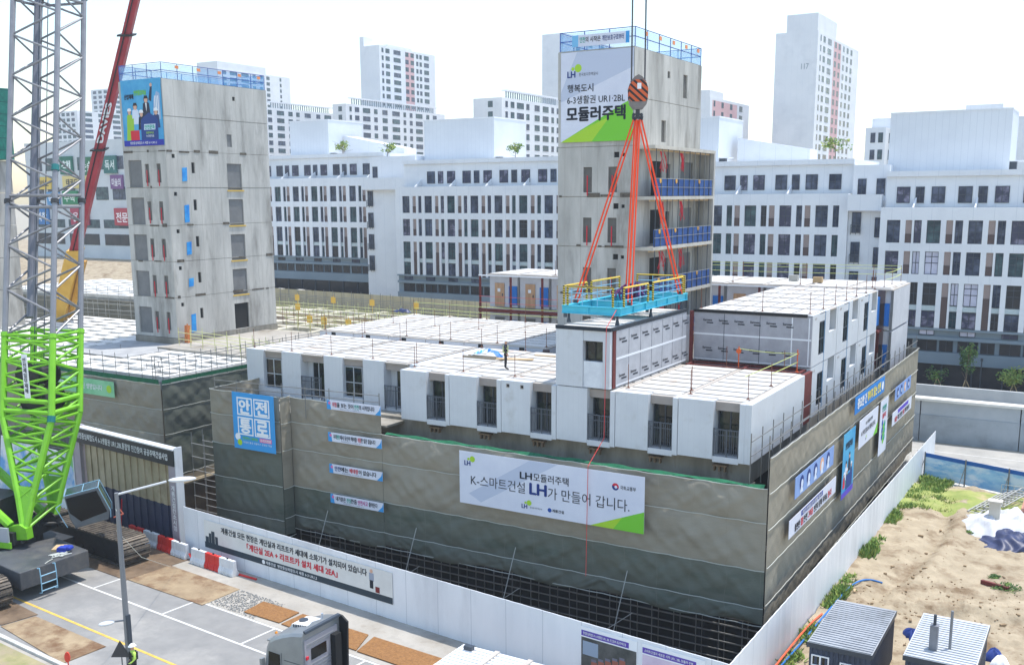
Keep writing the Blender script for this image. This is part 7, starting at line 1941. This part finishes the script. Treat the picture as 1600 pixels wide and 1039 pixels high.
# ---------------------------------------------------------------- people
def person(label, loc, yaw, pose, top_m, leg_m, helmet_m, vest=None, arm=None):
    """one continuous skinned body; pose: list of extra joint tweaks"""
    verts = []; edges = []; rad = []
    def v(p, r, parent=None):
        verts.append(p); rad.append(r); i = len(verts)-1
        if parent is not None: edges.append((parent, i))
        return i
    pel = v((0,0,0.95), 0.145)
    w1 = v((0,0.0,1.08), 0.135, pel); ch = v((0,0.0,1.28), 0.155, w1); nk = v((0,0.01,1.46), 0.062, ch); hd0 = v((0,0.015,1.54), 0.075, nk); hd1 = v((0,0.02,1.64), 0.098, hd0); hd2 = v((0,0.015,1.72), 0.075, hd1)
    ns = v((0,0.115,1.615), 0.018, hd1)
    for s in (-1, 1):
        hp = v((0.1*s,0,0.9), 0.105, pel); kn = v((0.11*s, 0.03 if s > 0 else -0.02, 0.5), 0.068, hp); an = v((0.115*s, 0.0 if s > 0 else -0.05, 0.1), 0.045, kn); to = v((0.13*s, 0.15 if s > 0 else 0.1, 0.04), 0.042, an); v((0.135*s, 0.2 if s > 0 else 0.15, 0.035), 0.035, to)
        sh = v((0.19*s,0,1.39), 0.07, ch); 
        el, wr, hnd = pose[0 if s < 0 else 1]
        e = v(el, 0.048, sh); w_ = v(wr, 0.034, e); h = v(hnd, 0.036, w_)
        dv = (Vector(hnd)-Vector(wr)).normalized(); sd = dv.cross(Vector((0,1,0.2))).normalized()
        for k, L in enumerate((0.075,0.085,0.08,0.062)):
            b0 = Vector(hnd)+dv*0.03+sd*(0.013*(k-1.5)); b1 = b0+dv*L*0.6; b2 = b1+(dv+Vector((0,0.35,-0.1))).normalized()*L*0.45
            i1 = v(tuple(b0+dv*0.015), 0.0095, h); i2 = v(tuple(b1), 0.0085, i1); v(tuple(b2), 0.0075, i2)
        tb = Vector(hnd)-dv*0.01+Vector((0,0.035,0)); i1 = v(tuple(tb), 0.011, h); v(tuple(tb+dv*0.05+Vector((0,0.02,0))), 0.009, i1)
    me = bpy.data.meshes.new("body"); me.from_pydata(verts, edges, [])
    ob = bpy.data.objects.new("body", me); COL.objects.link(ob)
    sk = ob.modifiers.new("skin", 'SKIN'); sk.use_smooth_shade = True
    for i, r in enumerate(rad): me.skin_vertices[0].data[i].radius = (r, r*(0.8 if i in (1,2) else 1.0))
    me.skin_vertices[0].data[0].use_root = True
    ob.modifiers.new("sub", 'SUBSURF').levels = 1
    ob.modifiers["sub"].render_levels = 1
    dg = bpy.context.evaluated_depsgraph_get()
    m2 = bpy.data.meshes.new_from_object(ob.evaluated_get(dg)); bpy.data.objects.remove(ob)
    for mm in (top_m, leg_m, plain("skin", 196,150,124), M_black): m2.materials.append(mm)
    for p in m2.polygons:
        c = p.center
        if c.z < 0.12: p.material_index = 3
        elif c.z < 0.97 and abs(c.x) < 0.24: p.material_index = 1
        elif c.z > 1.48 or (abs(c.x) > 0.2 and c.z < 0.96): p.material_index = 2
    t = thing("person", label, "person", loc)
    t.rotation_euler = (0, 0, yaw)
    m2.name = "body"; b = bpy.data.objects.new("body", m2); COL.objects.link(b); b.parent = t
    L = Vector(loc)
    def off(mb): mb.v = [(x+L.x, y+L.y, z+L.z) for x, y, z in mb.v]; return mb
    def dome(a, c):
        u = 2*math.pi*a; w2 = math.pi/2*c
        return (0.125*math.cos(u)*math.cos(w2), 0.015+0.15*math.sin(u)*math.cos(w2), 1.68+0.125*math.sin(w2))
    hm = MB().grid(dome, 18, 7); hm.prism([(0.145*math.cos(k*0.4488), 0.02+0.185*math.sin(k*0.4488)) for k in range(14)], (0,0,1.672), (1,0,0), (0,1,0), (0,0,0.014))
    off(hm).build("helmet", helmet_m, t, smooth=True)
    for s in (-1, 1):
        off(MB().tube((0.035*s,0.108,1.652),(0.035*s,0.116,1.652),0.013,8)).build("eye", M_black, t)
    off(MB().box(-0.028,0.1,1.572,0.028,0.112,1.58)).build("mouth", plain("lip", 150,92,84), t)
    if vest:
        mb = MB()
        for z, h in ((1.0,0.06),(1.22,0.05)): mb.prism([(0.185*math.cos(k*0.4488)*(1.0 if z > 1.1 else 0.9), 0.15*math.sin(k*0.4488)) for k in range(14)], (0,0,z), (1,0,0), (0,1,0), (0,0,h))
        for s in (-1, 1): mb.box(0.1*s-0.025, 0.11, 1.05, 0.1*s+0.025, 0.165, 1.4); mb.box(0.1*s-0.025, -0.17, 1.05, 0.1*s+0.025, -0.12, 1.4)
        off(mb).build("safety_harness", vest, t)
    return t
RLX = (((-0.27,-0.02,1.13),(-0.26,0.08,0.9),(-0.25,0.11,0.82)), ((0.27,-0.02,1.13),(0.26,0.1,0.92),(0.24,0.13,0.84)))
person("worker in black with a white helmet and pale harness standing on the module roof", (-30.53, 50.5, 11.5), R(-62), RLX, plain("dark_jacket", 38,40,48), plain("dark_trousers", 40,38,40), M_whitei, plain("pale_harness", 196,206,150))
person("worker with a white helmet and hi vis vest behind the lamp post", (-36.75, 28.1, 0.006), R(160), (((-0.27,0.04,1.13),(-0.2,0.2,0.98),(-0.16,0.26,0.95)), ((0.27,-0.02,1.13),(0.26,0.1,0.92),(0.24,0.13,0.84))), plain("hivis_vest", 176,210,90), plain("dark_trousers", 40,38,40), M_whitei, plain("black_straps", 40,42,46))
# ---------------------------------------------------------------- haze
hz = MB().box(-760, -60, -1.1, 420, 700, 112).build("haze", [])
hm_ = bpy.data.materials.new("haze_air"); hm_.use_nodes = True
hn = hm_.node_tree.nodes; hn.remove(hn["Principled BSDF"])
pv = hn.new("ShaderNodeVolumePrincipled"); pv.inputs["Color"].default_value = (0.86, 0.93, 1.0, 1); pv.inputs["Density"].default_value = 0.00042; pv.inputs["Anisotropy"].default_value = 0.2
hm_.node_tree.links.new(pv.outputs[0], hn["Material Output"].inputs["Volume"])
hz.data.materials.append(hm_); tag(hz, kind='stuff')
